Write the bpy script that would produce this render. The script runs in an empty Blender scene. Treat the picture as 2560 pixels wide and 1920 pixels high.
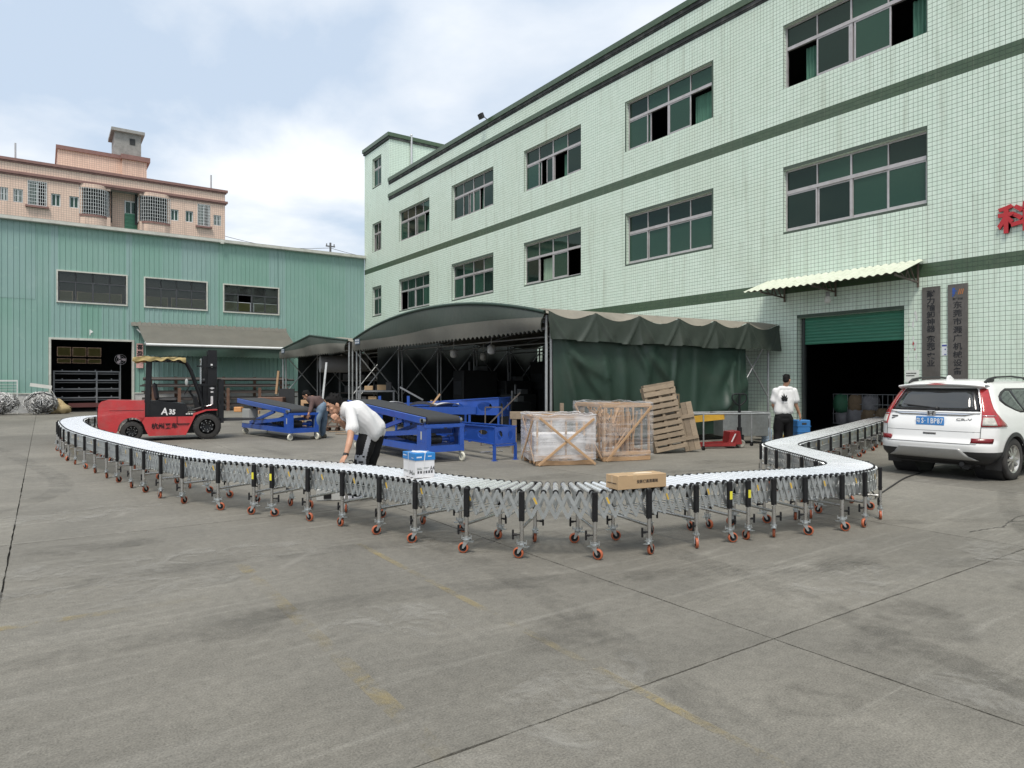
import bpy, bmesh, math, random
import numpy as np
from mathutils import Vector, Matrix, Quaternion

random.seed(11)
R_ = math.radians
scene = bpy.context.scene
COL = scene.collection

# ------------------------------------------------------------------ camera
CAM_H, CAM_F, CAM_YAW = 1.57, 1690.0 / 2560.0, R_(34.8)
cam_data = bpy.data.cameras.new('camera')
cam_data.sensor_fit = 'HORIZONTAL'
cam_data.sensor_width = 36.0
cam_data.lens = 36.0 * CAM_F
cam_data.clip_start = 0.05
cam_data.clip_end = 3000.0
cam = bpy.data.objects.new('camera', cam_data)
COL.objects.link(cam)
cam.location = (0, 0, CAM_H)
cam.rotation_euler = (R_(90.0), 0, -CAM_YAW)
scene.camera = cam

# ------------------------------------------------------------------ light: bright hazy sky, soft sun
SUN_EL, SUN_AZ = R_(62.0), R_(222.0)      # azimuth measured from +Y towards +X
world = bpy.data.worlds.new('World')
scene.world = world
world.use_nodes = True
wn, wl = world.node_tree.nodes, world.node_tree.links
for n in list(wn):
    wn.remove(n)
w_out = wn.new('ShaderNodeOutputWorld')
w_bg = wn.new('ShaderNodeBackground')
w_bg.inputs['Strength'].default_value = 0.115
w_sky = wn.new('ShaderNodeTexSky')
w_sky.sky_type = 'NISHITA'
w_sky.sun_disc = False
w_sky.sun_elevation = SUN_EL
w_sky.sun_rotation = SUN_AZ
w_sky.air_density = 1.3
w_sky.dust_density = 5.0
w_sky.ozone_density = 2.0
w_tc = wn.new('ShaderNodeTexCoord')
w_sep = wn.new('ShaderNodeSeparateXYZ')
wl.new(w_tc.outputs['Generated'], w_sep.inputs[0])


def wmath(op, a, b=None):
    n = wn.new('ShaderNodeMath')
    n.operation = op
    for i, x in enumerate((a, b)):
        if x is None:
            continue
        if isinstance(x, (int, float)):
            n.inputs[i].default_value = x
        else:
            wl.new(x, n.inputs[i])
    return n.outputs[0]


w_z = wmath('ADD', wmath('ABSOLUTE', w_sep.outputs[2]), 0.22)
w_com = wn.new('ShaderNodeCombineXYZ')
wl.new(wmath('DIVIDE', w_sep.outputs[0], w_z), w_com.inputs[0])
wl.new(wmath('DIVIDE', w_sep.outputs[1], w_z), w_com.inputs[1])
w_n1 = wn.new('ShaderNodeTexNoise')
w_n1.inputs['Scale'].default_value = 1.25
w_n1.inputs['Detail'].default_value = 9.0
w_n1.inputs['Roughness'].default_value = 0.52
w_n1.inputs['Distortion'].default_value = 0.25
w_map = wn.new('ShaderNodeMapping')
w_map.inputs['Location'].default_value = (3.15, 0.4, 0.0)
wl.new(w_com.outputs[0], w_map.inputs[0])
wl.new(w_map.outputs[0], w_n1.inputs['Vector'])
w_r1 = wn.new('ShaderNodeValToRGB')
w_r1.color_ramp.elements[0].position = 0.40
w_r1.color_ramp.elements[1].position = 0.63
w_r1.color_ramp.elements[0].color = (0, 0, 0, 1)
wl.new(w_n1.outputs[0], w_r1.inputs[0])
w_n2 = wn.new('ShaderNodeTexNoise')
w_n2.inputs['Scale'].default_value = 2.6
w_n2.inputs['Detail'].default_value = 6.0
wl.new(w_map.outputs[0], w_n2.inputs['Vector'])
w_r2 = wn.new('ShaderNodeValToRGB')
w_r2.color_ramp.elements[0].position = 0.3
w_r2.color_ramp.elements[1].position = 0.7
w_r2.color_ramp.elements[0].color = (8.4, 8.55, 8.75, 1)
w_r2.color_ramp.elements[1].color = (10.2, 10.15, 10.0, 1)
wl.new(w_n2.outputs[0], w_r2.inputs[0])
# hazy blue between the clouds: the Nishita sky lifted by a thin veil
w_veil = wn.new('ShaderNodeMixRGB')
w_veil.blend_type = 'MIX'
w_veil.inputs[0].default_value = 0.75
w_veil.inputs[2].default_value = (5.9, 6.95, 8.3, 1)
wl.new(w_sky.outputs[0], w_veil.inputs[1])
w_mix = wn.new('ShaderNodeMixRGB')
w_fac = wmath('MULTIPLY', w_r1.outputs[0], 0.85)
wl.new(w_fac, w_mix.inputs[0])
wl.new(w_veil.outputs[0], w_mix.inputs[1])
wl.new(w_r2.outputs[0], w_mix.inputs[2])
wl.new(w_mix.outputs[0], w_bg.inputs['Color'])
wl.new(w_bg.outputs[0], w_out.inputs['Surface'])

sun_data = bpy.data.lights.new('sun', 'SUN')
sun_data.energy = 3.1
sun_data.angle = R_(16.0)
sun_data.color = (1.0, 0.94, 0.85)
sun = bpy.data.objects.new('sun', sun_data)
COL.objects.link(sun)
_sd = Vector((math.sin(SUN_AZ) * math.cos(SUN_EL), math.cos(SUN_AZ) * math.cos(SUN_EL), math.sin(SUN_EL)))
sun.rotation_euler = _sd.to_track_quat('Z', 'Y').to_euler()

scene.view_settings.view_transform = 'Standard'
scene.view_settings.look = 'None'
scene.view_settings.exposure = 0.12
scene.view_settings.gamma = 1.0
scene.view_settings.use_curve_mapping = False
scene.render.engine = 'CYCLES'
scene.cycles.max_bounces = 8
scene.cycles.transparent_max_bounces = 16
scene.cycles.use_denoising = True

# ------------------------------------------------------------------ helpers
FWD = Vector((math.sin(CAM_YAW), math.cos(CAM_YAW), 0))
RGT = Vector((math.cos(CAM_YAW), -math.sin(CAM_YAW), 0))


def at(px, py, t):
    """Point of the place that lies t metres deep along the photograph's ray (survey helper)."""
    p = FWD * t + RGT * ((px - 1280.0) / 1690.0 * t)
    return Vector((p.x, p.y, CAM_H + t * (960.0 - py) / 1690.0))


def frame(fwd, up=(0, 0, 1)):
    y = Vector(fwd).normalized()
    u = Vector(up)
    if abs(y.dot(u)) > 0.98:
        u = Vector((1, 0, 0))
    x = y.cross(u).normalized()
    z = x.cross(y).normalized()
    return x, y, z


class MB:
    """Collects geometry and links it as ONE mesh object."""

    def __init__(s):
        s.v, s.f, s.m, s.s = [], [], [], []

    def add(s, vs, fs, mat=0, smooth=False):
        o = len(s.v)
        s.v.extend(tuple(v) for v in vs)
        for f in fs:
            s.f.append(tuple(o + i for i in f))
            s.m.append(mat)
            s.s.append(smooth)
        return s

    def box(s, x0, y0, z0, x1, y1, z1, mat=0, M=None):
        x0, x1 = min(x0, x1), max(x0, x1)
        y0, y1 = min(y0, y1), max(y0, y1)
        z0, z1 = min(z0, z1), max(z0, z1)
        vs = [Vector(p) for p in ((x0, y0, z0), (x1, y0, z0), (x1, y1, z0), (x0, y1, z0), (x0, y0, z1), (x1, y0, z1), (x1, y1, z1), (x0, y1, z1))]
        if M is not None:
            vs = [M @ v for v in vs]
        return s.add(vs, [(0, 3, 2, 1), (4, 5, 6, 7), (0, 1, 5, 4), (1, 2, 6, 5), (2, 3, 7, 6), (3, 0, 4, 7)], mat)

    def cbox(s, x0, y0, z0, x1, y1, z1, c=0.01, mat=0, M=None, smooth=False):
        """box with chamfered edges"""
        x0, x1 = min(x0, x1), max(x0, x1)
        y0, y1 = min(y0, y1), max(y0, y1)
        z0, z1 = min(z0, z1), max(z0, z1)
        c = min(c, (x1 - x0) * .49, (y1 - y0) * .49, (z1 - z0) * .49)
        bm = bmesh.new()
        pts = []
        for xs, xi in ((x0, 1), (x1, -1)):
            for ys, yi in ((y0, 1), (y1, -1)):
                for zs, zi in ((z0, 1), (z1, -1)):
                    pts.append((xs, ys + yi * c, zs + zi * c))
                    pts.append((xs + xi * c, ys, zs + zi * c))
                    pts.append((xs + xi * c, ys + yi * c, zs))
        vv = [bm.verts.new(p) for p in pts]
        bmesh.ops.convex_hull(bm, input=vv)
        bmesh.ops.dissolve_limit(bm, angle_limit=0.02, verts=bm.verts[:], edges=bm.edges[:])
        bm.verts.index_update()
        vs = [v.co.copy() for v in bm.verts]
        fs = [tuple(v.index for v in f.verts) for f in bm.faces]
        bm.free()
        if M is not None:
            vs = [M @ v for v in vs]
        return s.add(vs, fs, mat, smooth)

    def bar(s, p0, p1, w, h, up=(0, 0, 1), mat=0, ext=0.0):
        """rectangular bar between two points, w across, h along 'up'"""
        p0, p1 = Vector(p0), Vector(p1)
        x, y, z = frame(p1 - p0, up)
        p0, p1 = p0 - y * ext, p1 + y * ext
        vs = []
        for p in (p0, p1):
            for a, b in ((-1, -1), (1, -1), (1, 1), (-1, 1)):
                vs.append(p + x * (a * w / 2) + z * (b * h / 2))
        return s.add(vs, [(0, 1, 2, 3), (7, 6, 5, 4), (0, 4, 5, 1), (1, 5, 6, 2), (2, 6, 7, 3), (3, 7, 4, 0)], mat)

    def tube(s, p0, p1, r, n=10, r2=None, mat=0, cap=True, smooth=True):
        p0, p1 = Vector(p0), Vector(p1)
        r2 = r if r2 is None else r2
        x, y, z = frame(p1 - p0)
        vs = []
        for p, rr in ((p0, r), (p1, r2)):
            for i in range(n):
                a = 2 * math.pi * i / n
                vs.append(p + x * (math.cos(a) * rr) + z * (math.sin(a) * rr))
        s.add(vs, [(i, n + i, n + (i + 1) % n, (i + 1) % n) for i in range(n)], mat, smooth)
        if cap:
            s.add(vs[:n], [tuple(range(n))], mat)
            s.add(vs[n:], [tuple(reversed(range(n)))], mat)
        return s

    def path(s, pts, r, n=6, mat=0, closed=False):
        pts = [Vector(p) for p in pts]
        m = len(pts)
        vs = []
        ref = Vector((0.13, 0.21, 0.97))
        for i, p in enumerate(pts):
            a = pts[(i - 1) % m] if (i > 0 or closed) else p
            b = pts[(i + 1) % m] if (i < m - 1 or closed) else p
            d = (b - a).normalized()
            x = d.cross(ref)
            if x.length < 1e-3:
                x = d.cross(Vector((1, 0, 0)))
            x.normalize()
            z = x.cross(d)
            for k in range(n):
                t = 2 * math.pi * k / n
                vs.append(p + x * (math.cos(t) * r) + z * (math.sin(t) * r))
        fs = []
        for i in range(m if closed else m - 1):
            j = (i + 1) % m
            for k in range(n):
                k2 = (k + 1) % n
                fs.append((i * n + k, j * n + k, j * n + k2, i * n + k2))
        s.add(vs, fs, mat, True)
        if not closed:
            s.add(vs[:n], [tuple(range(n))], mat)
            s.add(vs[-n:], [tuple(reversed(range(n)))], mat)
        return s

    def lathe(s, prof, n=20, M=None, mat=0, smooth=True, mats=None):
        """profile of (radius, height) turned about local z"""
        M = M or Matrix()
        k = len(prof)
        vs = []
        for r, z in prof:
            for i in range(n):
                a = 2 * math.pi * i / n
                vs.append(M @ Vector((r * math.cos(a), r * math.sin(a), z)))
        for j in range(k - 1):
            s.add([], [], 0)
        o = len(s.v)
        s.v.extend(tuple(v) for v in vs)
        for j in range(k - 1):
            for i in range(n):
                i2 = (i + 1) % n
                s.f.append((o + j * n + i, o + j * n + i2, o + (j + 1) * n + i2, o + (j + 1) * n + i))
                s.m.append(mats[j] if mats else mat)
                s.s.append(smooth)
        return s

    def prism(s, poly, d0, d1, M=None, mat=0, smooth=False):
        """polygon in local xy, extruded along local z from d0 to d1"""
        M = M or Matrix()
        n = len(poly)
        vs = [M @ Vector((p[0], p[1], d0)) for p in poly] + [M @ Vector((p[0], p[1], d1)) for p in poly]
        s.add(vs, [tuple(reversed(range(n))), tuple(range(n, 2 * n))], mat)
        s.add(vs, [(i, (i + 1) % n, n + (i + 1) % n, n + i) for i in range(n)], mat, smooth)
        return s

    def grid(s, fn, nu, nv, mat=0, smooth=True, closed_u=False):
        vs = [fn(i / nu, j / nv) for j in range(nv + 1) for i in range(nu + 1)]
        fs = [(j * (nu + 1) + i, j * (nu + 1) + i + 1, (j + 1) * (nu + 1) + i + 1, (j + 1) * (nu + 1) + i) for j in range(nv) for i in range(nu)]
        return s.add(vs, fs, mat, smooth)

    def ball(s, c, rx, ry=None, rz=None, n=10, M=None, mat=0):
        ry = rx if ry is None else ry
        rz = rx if rz is None else rz
        c = Vector(c)
        k = max(5, n // 2 + 1)

        def fn(u, v):
            a, b = 2 * math.pi * u, math.pi * (v - .5)
            p = Vector((rx * math.cos(a) * math.cos(b), ry * math.sin(a) * math.cos(b), rz * math.sin(b)))
            if M is not None:
                p = M @ p
            return c + p
        return s.grid(fn, n, k, mat)

    def mesh(s, name, mats):
        me = bpy.data.meshes.new(name)
        me.from_pydata(s.v, [], s.f)
        if not isinstance(mats, (list, tuple)):
            mats = [mats]
        for m in mats:
            me.materials.append(m)
        me.polygons.foreach_set('material_index', s.m)
        me.polygons.foreach_set('use_smooth', s.s)
        me.update()
        return me

    def build(s, name, mats, parent=None, loc=None, rz=0.0):
        return place(name, s.mesh(name, mats), parent, loc, rz)


def place(name, me, parent=None, loc=None, rz=0.0, M=None):
    o = bpy.data.objects.new(name, me)
    COL.objects.link(o)
    if parent is not None:
        o.parent = parent
    if M is not None:
        o.matrix_basis = M
    else:
        if loc is not None:
            o.location = loc
        if rz:
            o.rotation_euler = (0, 0, rz)
    return o


def tag(o, label, cat, group=None):
    o['label'] = label
    o['category'] = cat
    if group:
        o['group'] = group
    return o


def thing(name, label, cat, loc=(0, 0, 0), rz=0.0, group=None):
    o = bpy.data.objects.new(name, None)
    o.empty_display_size = 0.2
    COL.objects.link(o)
    o.location = loc
    o.rotation_euler = (0, 0, rz)
    return tag(o, label, cat, group)


def kind(o, k):
    o['kind'] = k
    return o


# ------------------------------------------------------------------ materials
def new_mat(name):
    m = bpy.data.materials.new(name)
    m.use_nodes = True
    nt = m.node_tree
    b = nt.nodes['Principled BSDF']
    return m, nt, b


def nd(nt, t, **kw):
    n = nt.nodes.new(t)
    for k, v in kw.items():
        if k in n.inputs:
            n.inputs[k].default_value = v
        else:
            setattr(n, k, v)
    return n


def noise_of(nt, vec, scale, detail=5.0, rough=0.55, dist=0.0):
    n = nd(nt, 'ShaderNodeTexNoise')
    n.inputs['Scale'].default_value = scale
    n.inputs['Detail'].default_value = detail
    n.inputs['Roughness'].default_value = rough
    n.inputs['Distortion'].default_value = dist
    nt.links.new(vec, n.inputs['Vector'])
    return n.outputs[0]


def ramp(nt, x, a, b, va=0.0, vb=1.0):
    n = nd(nt, 'ShaderNodeMapRange')
    n.clamp = True
    n.inputs[1].default_value = a
    n.inputs[2].default_value = b
    n.inputs[3].default_value = va
    n.inputs[4].default_value = vb
    nt.links.new(x, n.inputs[0])
    return n.outputs[0]


def mixc(nt, fac, a, b, blend='MIX'):
    n = nd(nt, 'ShaderNodeMixRGB')
    n.blend_type = blend
    for i, x in enumerate((fac, a, b)):
        if isinstance(x, (int, float)):
            n.inputs[i].default_value = x
        elif isinstance(x, (tuple, list)):
            n.inputs[i].default_value = (*x[:3], 1)
        else:
            nt.links.new(x, n.inputs[i])
    return n.outputs[0]


def mth(nt, op, a, b=None):
    n = nd(nt, 'ShaderNodeMath')
    n.operation = op
    for i, x in enumerate((a, b)):
        if x is None:
            continue
        if isinstance(x, (int, float)):
            n.inputs[i].default_value = x
        else:
            nt.links.new(x, n.inputs[i])
    return n.outputs[0]


def bump_of(nt, b, height, strength, dist=0.01):
    n = nd(nt, 'ShaderNodeBump')
    n.inputs['Strength'].default_value = strength
    n.inputs['Distance'].default_value = dist
    nt.links.new(height, n.inputs['Height'])
    nt.links.new(n.outputs[0], b.inputs['Normal'])


def coords(nt, kind_='Object', scale=(1, 1, 1), rnd=True):
    tc = nd(nt, 'ShaderNodeTexCoord')
    if kind_ == 'World':
        g = nd(nt, 'ShaderNodeNewGeometry')
        out = g.outputs['Position']
    else:
        out = tc.outputs[kind_]
    mp = nd(nt, 'ShaderNodeMapping')
    mp.inputs['Scale'].default_value = scale
    nt.links.new(out, mp.inputs[0])
    if rnd and kind_ != 'World':
        oi = nd(nt, 'ShaderNodeObjectInfo')
        c = nd(nt, 'ShaderNodeCombineXYZ')
        k = mth(nt, 'MULTIPLY', oi.outputs['Random'], 37.0)
        for i in range(3):
            nt.links.new(k, c.inputs[i])
        nt.links.new(c.outputs[0], mp.inputs['Location'])
    return mp.outputs[0]


MATS = {}


def mat(name, col, rough=0.6, metal=0.0, var=0.10, scale=4.0, bump=0.0, bscale=60.0, spec=0.5, dirt=0.0,
        dirtcol=(0.10, 0.085, 0.065), dscale=2.0, stretch=(1, 1, 1), co='Object', tint=0.0, coat=0.0, rvar=0.08):
    """generic procedural surface: tone variation, dirt with a shape of its own, fine relief"""
    if name in MATS:
        return MATS[name]
    m, nt, b = new_mat(name)
    v = coords(nt, co, stretch)
    n1 = noise_of(nt, v, scale, 6.0, 0.6)
    n2 = noise_of(nt, v, scale * 9.0, 3.0, 0.6)
    k = mth(nt, 'ADD', ramp(nt, n1, 0.25, 0.75, 1.0 - var, 1.0 + var), ramp(nt, n2, 0.3, 0.7, -var * .35, var * .35))
    c = nd(nt, 'ShaderNodeCombineXYZ')
    for i in range(3):
        nt.links.new(k, c.inputs[i])
    out = mixc(nt, 1.0, col, c.outputs[0], 'MULTIPLY')
    if tint:
        oi = nd(nt, 'ShaderNodeObjectInfo')
        hs = nd(nt, 'ShaderNodeHueSaturation')
        nt.links.new(out, hs.inputs['Color'])
        nt.links.new(ramp(nt, oi.outputs['Random'], 0, 1, 1 - tint, 1 + tint), hs.inputs['Value'])
        out = hs.outputs[0]
    if dirt:
        dn = noise_of(nt, v, dscale, 8.0, 0.65, 0.4)
        out = mixc(nt, ramp(nt, dn, 0.48, 0.72, 0.0, dirt), out, dirtcol)
    nt.links.new(out, b.inputs['Base Color'])
    b.inputs['Metallic'].default_value = metal
    if rvar:
        nt.links.new(ramp(nt, n1, 0.25, 0.75, max(0.02, rough - rvar), min(1.0, rough + rvar)), b.inputs['Roughness'])
    else:
        b.inputs['Roughness'].default_value = rough
    b.inputs['Specular IOR Level'].default_value = spec
    b.inputs['Coat Weight'].default_value = coat
    b.inputs['Coat Roughness'].default_value = 0.05
    if bump:
        bump_of(nt, b, noise_of(nt, v, bscale, 4.0, 0.6), bump)
    MATS[name] = m
    return m


def wood_mat(name, col, dark, tint=0.18):
    if name in MATS:
        return MATS[name]
    m, nt, b = new_mat(name)
    v = coords(nt, 'Object', (3, 3, 3))
    g = coords(nt, 'Object', (4, 30, 30))
    n1 = noise_of(nt, g, 2.0, 6.0, 0.65, 0.6)
    n2 = noise_of(nt, v, 1.2, 6.0, 0.6)
    out = mixc(nt, ramp(nt, n1, 0.3, 0.7), col, dark)
    out = mixc(nt, ramp(nt, n2, 0.5, 0.75, 0, .45), out, (dark[0] * .6, dark[1] * .6, dark[2] * .6))
    oi = nd(nt, 'ShaderNodeObjectInfo')
    hs = nd(nt, 'ShaderNodeHueSaturation')
    nt.links.new(out, hs.inputs['Color'])
    nt.links.new(ramp(nt, oi.outputs['Random'], 0, 1, 1 - tint, 1 + tint), hs.inputs['Value'])
    nt.links.new(hs.outputs[0], b.inputs['Base Color'])
    b.inputs['Roughness'].default_value = 0.75
    bump_of(nt, b, n1, 0.35, 0.004)
    MATS[name] = m
    return m


def glass_mat(name, tintc, refl=0.9, rough=0.02, see=0.5, dfac=0.25):
    """tinted pane: part reflection, part view through a tint"""
    if name in MATS:
        return MATS[name]
    m = bpy.data.materials.new(name)
    m.use_nodes = True
    nt = m.node_tree
    nt.nodes.remove(nt.nodes['Principled BSDF'])
    out = nt.nodes['Material Output']
    tr = nd(nt, 'ShaderNodeBsdfTransparent')
    tr.inputs[0].default_value = (tintc[0] * see, tintc[1] * see, tintc[2] * see, 1)
    gl = nd(nt, 'ShaderNodeBsdfGlossy')
    gl.inputs['Color'].default_value = (*(refl if isinstance(refl, tuple) else (refl, refl, refl)), 1)
    gl.inputs['Roughness'].default_value = rough
    df = nd(nt, 'ShaderNodeBsdfDiffuse')
    df.inputs[0].default_value = (*tintc, 1)
    fr = nd(nt, 'ShaderNodeFresnel')
    fr.inputs[0].default_value = 1.52
    v = coords(nt, 'Object', (1, 1, 1))
    bp = nd(nt, 'ShaderNodeBump')
    bp.inputs['Strength'].default_value = 0.06
    bp.inputs['Distance'].default_value = 0.02
    nt.links.new(noise_of(nt, v, 1.3, 2.0), bp.inputs['Height'])
    nt.links.new(bp.outputs[0], gl.inputs['Normal'])
    m1 = nd(nt, 'ShaderNodeMixShader')
    m1.inputs[0].default_value = dfac
    nt.links.new(tr.outputs[0], m1.inputs[1])
    nt.links.new(df.outputs[0], m1.inputs[2])
    m2 = nd(nt, 'ShaderNodeMixShader')
    nt.links.new(fr.outputs[0], m2.inputs[0])
    nt.links.new(m1.outputs[0], m2.inputs[1])
    nt.links.new(gl.outputs[0], m2.inputs[2])
    nt.links.new(m2.outputs[0], out.inputs['Surface'])
    MATS[name] = m
    return m


# lettering: the built-in font turned into a mesh
_txt = {}


def text_mesh(s, size=1.0, depth=0.004, m=None, align='CENTER', offset=0.0, key=''):
    k = (s, size, depth, m.name if m else '', align, offset)
    if k in _txt:
        return _txt[k]
    cu = bpy.data.curves.new('lettering', 'FONT')
    cu.body = s
    cu.size = size
    cu.extrude = depth / 2
    cu.offset = offset
    cu.align_x = align
    cu.align_y = 'CENTER'
    cu.resolution_u = 2
    o = bpy.data.objects.new('lettering_tmp', cu)
    COL.objects.link(o)
    bpy.context.view_layer.update()
    me = bpy.data.meshes.new_from_object(o.evaluated_get(bpy.context.evaluated_depsgraph_get()))
    me.name = 'lettering'
    bpy.data.objects.remove(o)
    me.materials.clear()
    if m:
        me.materials.append(m)
    _txt[k] = me
    return me


def basis(origin, x, y, z=None):
    """matrix with local x, y (and z) laid along the given world directions"""
    x, y = Vector(x).normalized(), Vector(y).normalized()
    z = x.cross(y).normalized() if z is None else Vector(z)
    M = Matrix(((x.x, y.x, z.x, origin[0]), (x.y, y.y, z.y, origin[1]), (x.z, y.z, z.z, origin[2]), (0, 0, 0, 1)))
    return M


def holes_wall(mb, P, u0, u1, z0, z1, holes, mat_=0):
    """flat wall with rectangular openings; P(u, z) gives the point, holes are (u0, u1, z0, z1)"""
    us = sorted({u0, u1, *[min(max(h[i], u0), u1) for h in holes for i in (0, 1)]})
    zs = sorted({z0, z1, *[min(max(h[i], z0), z1) for h in holes for i in (2, 3)]})
    for a, b in zip(us, us[1:]):
        for c, d in zip(zs, zs[1:]):
            um, zm = (a + b) / 2, (c + d) / 2
            if any(h[0] < um < h[1] and h[2] < zm < h[3] for h in holes):
                continue
            mb.add([P(a, c), P(b, c), P(b, d), P(a, d)], [(0, 1, 2, 3)], mat_)


def catmull(pts, n=12):
    pts = [Vector(p) for p in pts]
    out = []
    for i in range(len(pts) - 1):
        p0 = pts[max(i - 1, 0)]
        p1, p2 = pts[i], pts[i + 1]
        p3 = pts[min(i + 2, len(pts) - 1)]
        for k in range(n):
            t = k / n
            out.append(0.5 * ((2 * p1) + (p2 - p0) * t + (2 * p0 - 5 * p1 + 4 * p2 - p3) * t * t + (3 * p1 - p0 - 3 * p2 + p3) * t ** 3))
    out.append(pts[-1])
    return out

# ================================================================== SETTING
XG, YT = 18.5, 44.66          # planes of the two facades round the yard

# ---- concrete yard
def concrete_mat():
    m, nt, b = new_mat('yard_concrete')
    v = coords(nt, 'World')
    oi = nd(nt, 'ShaderNodeObjectInfo')
    n0 = noise_of(nt, v, 0.24, 5.0, 0.6, 0.8)
    n1 = noise_of(nt, v, 0.9, 8.0, 0.62, 0.4)
    n2 = noise_of(nt, v, 14.0, 6.0, 0.7)
    n3 = noise_of(nt, v, 95.0, 3.0, 0.6)
    lx = coords(nt, 'World', (0.35, 5.5, 1))
    ns = noise_of(nt, lx, 1.4, 7.0, 0.62, 0.6)          # streaks left by sweeping and tyres
    ly = coords(nt, 'World', (5.0, 0.3, 1))
    nt_ = noise_of(nt, ly, 0.9, 6.0, 0.6, 0.4)
    base = mixc(nt, ramp(nt, n0, 0.32, 0.66), (0.124, 0.117, 0.100), (0.196, 0.186, 0.160))
    base = mixc(nt, ramp(nt, n1, 0.42, 0.70, 0.0, 0.55), base, (0.120, 0.115, 0.101))
    base = mixc(nt, ramp(nt, ns, 0.54, 0.74, 0.0, 0.42), base, (0.268, 0.258, 0.228))
    base = mixc(nt, ramp(nt, nt_, 0.56, 0.78, 0.0, 0.35), base, (0.112, 0.107, 0.094))
    # dark spots and pale scuffs
    nsp = noise_of(nt, v, 2.7, 5.0, 0.75, 1.2)
    base = mixc(nt, ramp(nt, nsp, 0.66, 0.76, 0.0, 0.5), base, (0.068, 0.066, 0.059))
    base = mixc(nt, ramp(nt, noise_of(nt, v, 0.55, 6.0, 0.7, 2.0), 0.60, 0.72, 0.0, 0.45), base, (0.272, 0.260, 0.232))
    k = mth(nt, 'ADD', ramp(nt, n2, 0.25, 0.75, 0.80, 1.20), ramp(nt, n3, 0.25, 0.75, -0.38, 0.38))
    k = mth(nt, 'MULTIPLY', k, ramp(nt, oi.outputs['Random'], 0, 1, 0.90, 1.10))
    c = nd(nt, 'ShaderNodeCombineXYZ')
    for i in range(3):
        nt.links.new(k, c.inputs[i])
    out = mixc(nt, 1.0, base, c.outputs[0], 'MULTIPLY')
    nt.links.new(out, b.inputs['Base Color'])
    b.inputs['Roughness'].default_value = 0.82
    b.inputs['Specular IOR Level'].default_value = 0.35
    # broomed ribs in patches + grain
    g = nd(nt, 'ShaderNodeNewGeometry')
    rot = nd(nt, 'ShaderNodeMapping')
    rot.inputs['Rotation'].default_value = (0, 0, R_(-4))
    nt.links.new(g.outputs['Position'], rot.inputs[0])
    wv = nd(nt, 'ShaderNodeTexWave')
    wv.bands_direction = 'Y'
    wv.inputs['Scale'].default_value = 5.2
    wv.inputs['Distortion'].default_value = 0.8
    wv.inputs['Detail'].default_value = 2.0
    nt.links.new(rot.outputs[0], wv.inputs['Vector'])
    msk = ramp(nt, noise_of(nt, v, 0.45, 3.0, 0.5, 0.8), 0.50, 0.62, 0.0, 1.0)
    h = mth(nt, 'ADD', mth(nt, 'MULTIPLY', mth(nt, 'MULTIPLY', wv.outputs['Fac'], msk), 1.5), mth(nt, 'ADD', n2, n3))
    bump_of(nt, b, h, 0.42, 0.006)
    return m


M_CONC = concrete_mat()
M_JOINT = mat('joint_dirt', (0.075, 0.07, 0.06), 0.95, var=0.3, scale=6, co='World')
ground = MB()
ground.add([(-400, -400, -0.03), (400, -400, -0.03), (400, 900, -0.03), (-400, 900, -0.03)], [(0, 1, 2, 3)])
ground = kind(ground.build('ground', M_JOINT), 'structure')
ground['label'] = 'grey concrete factory yard cast in large slabs'
SX = [-0.1 + 3.87 * i for i in range(-10, 6)]
SX[10], SX[11], SX[12] = -0.25, 3.70, 7.78
SY = [2.5 + 5.7 * i for i in range(-2, 8)] + [52.0]
for i in range(len(SX) - 1):
    for j in range(len(SY) - 1):
        x0, x1, y0, y1 = SX[i], SX[i + 1], SY[j], SY[j + 1]
        cx, cy = (x0 + x1) / 2, (y0 + y1) / 2
        if Vector((cx, cy, 0)).dot(FWD) < -4:
            continue
        mb = MB()
        rnd = random.Random(i * 100 + j)
        hx, hy = (x1 - x0) / 2 - .0045, (y1 - y0) / 2 - .0045
        # slightly uneven rim so that the joint wanders like a sawn and worn one
        rim = []
        near = math.hypot(cx, cy) < 14
        for (ax, ay), (bx_, by_) in (((-hx, -hy), (hx, -hy)), ((hx, -hy), (hx, hy)), ((hx, hy), (-hx, hy)), ((-hx, hy), (-hx, -hy))):
            n = 40 if near else 4
            for k in range(n):
                t = k / n
                w = rnd.uniform(-.006, .002) if near and k else 0
                nx, ny = (by_ - ay), -(bx_ - ax)
                l = math.hypot(nx, ny)
                rim.append((ax + (bx_ - ax) * t + nx / l * w, ay + (by_ - ay) * t + ny / l * w))
        mb.prism(rim, -0.03, 0.0)
        place('concrete_slab', mb.mesh('concrete_slab', M_CONC), ground, (cx, cy, 0))


def paint_mat():
    m, nt, b = new_mat('worn_yellow_paint')
    v = coords(nt, 'World')
    n = noise_of(nt, v, 3.0, 8.0, 0.75, 0.5)
    n2 = noise_of(nt, v, 0.7, 2.0, 0.5)
    b.inputs['Base Color'].default_value = (0.34, 0.27, 0.12, 1)
    b.inputs['Roughness'].default_value = 0.8
    a = mth(nt, 'MULTIPLY', ramp(nt, n, 0.45, 0.62), ramp(nt, n2, 0.42, 0.62, 0.06, 0.55))
    nt.links.new(a, b.inputs['Alpha'])
    return m


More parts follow.
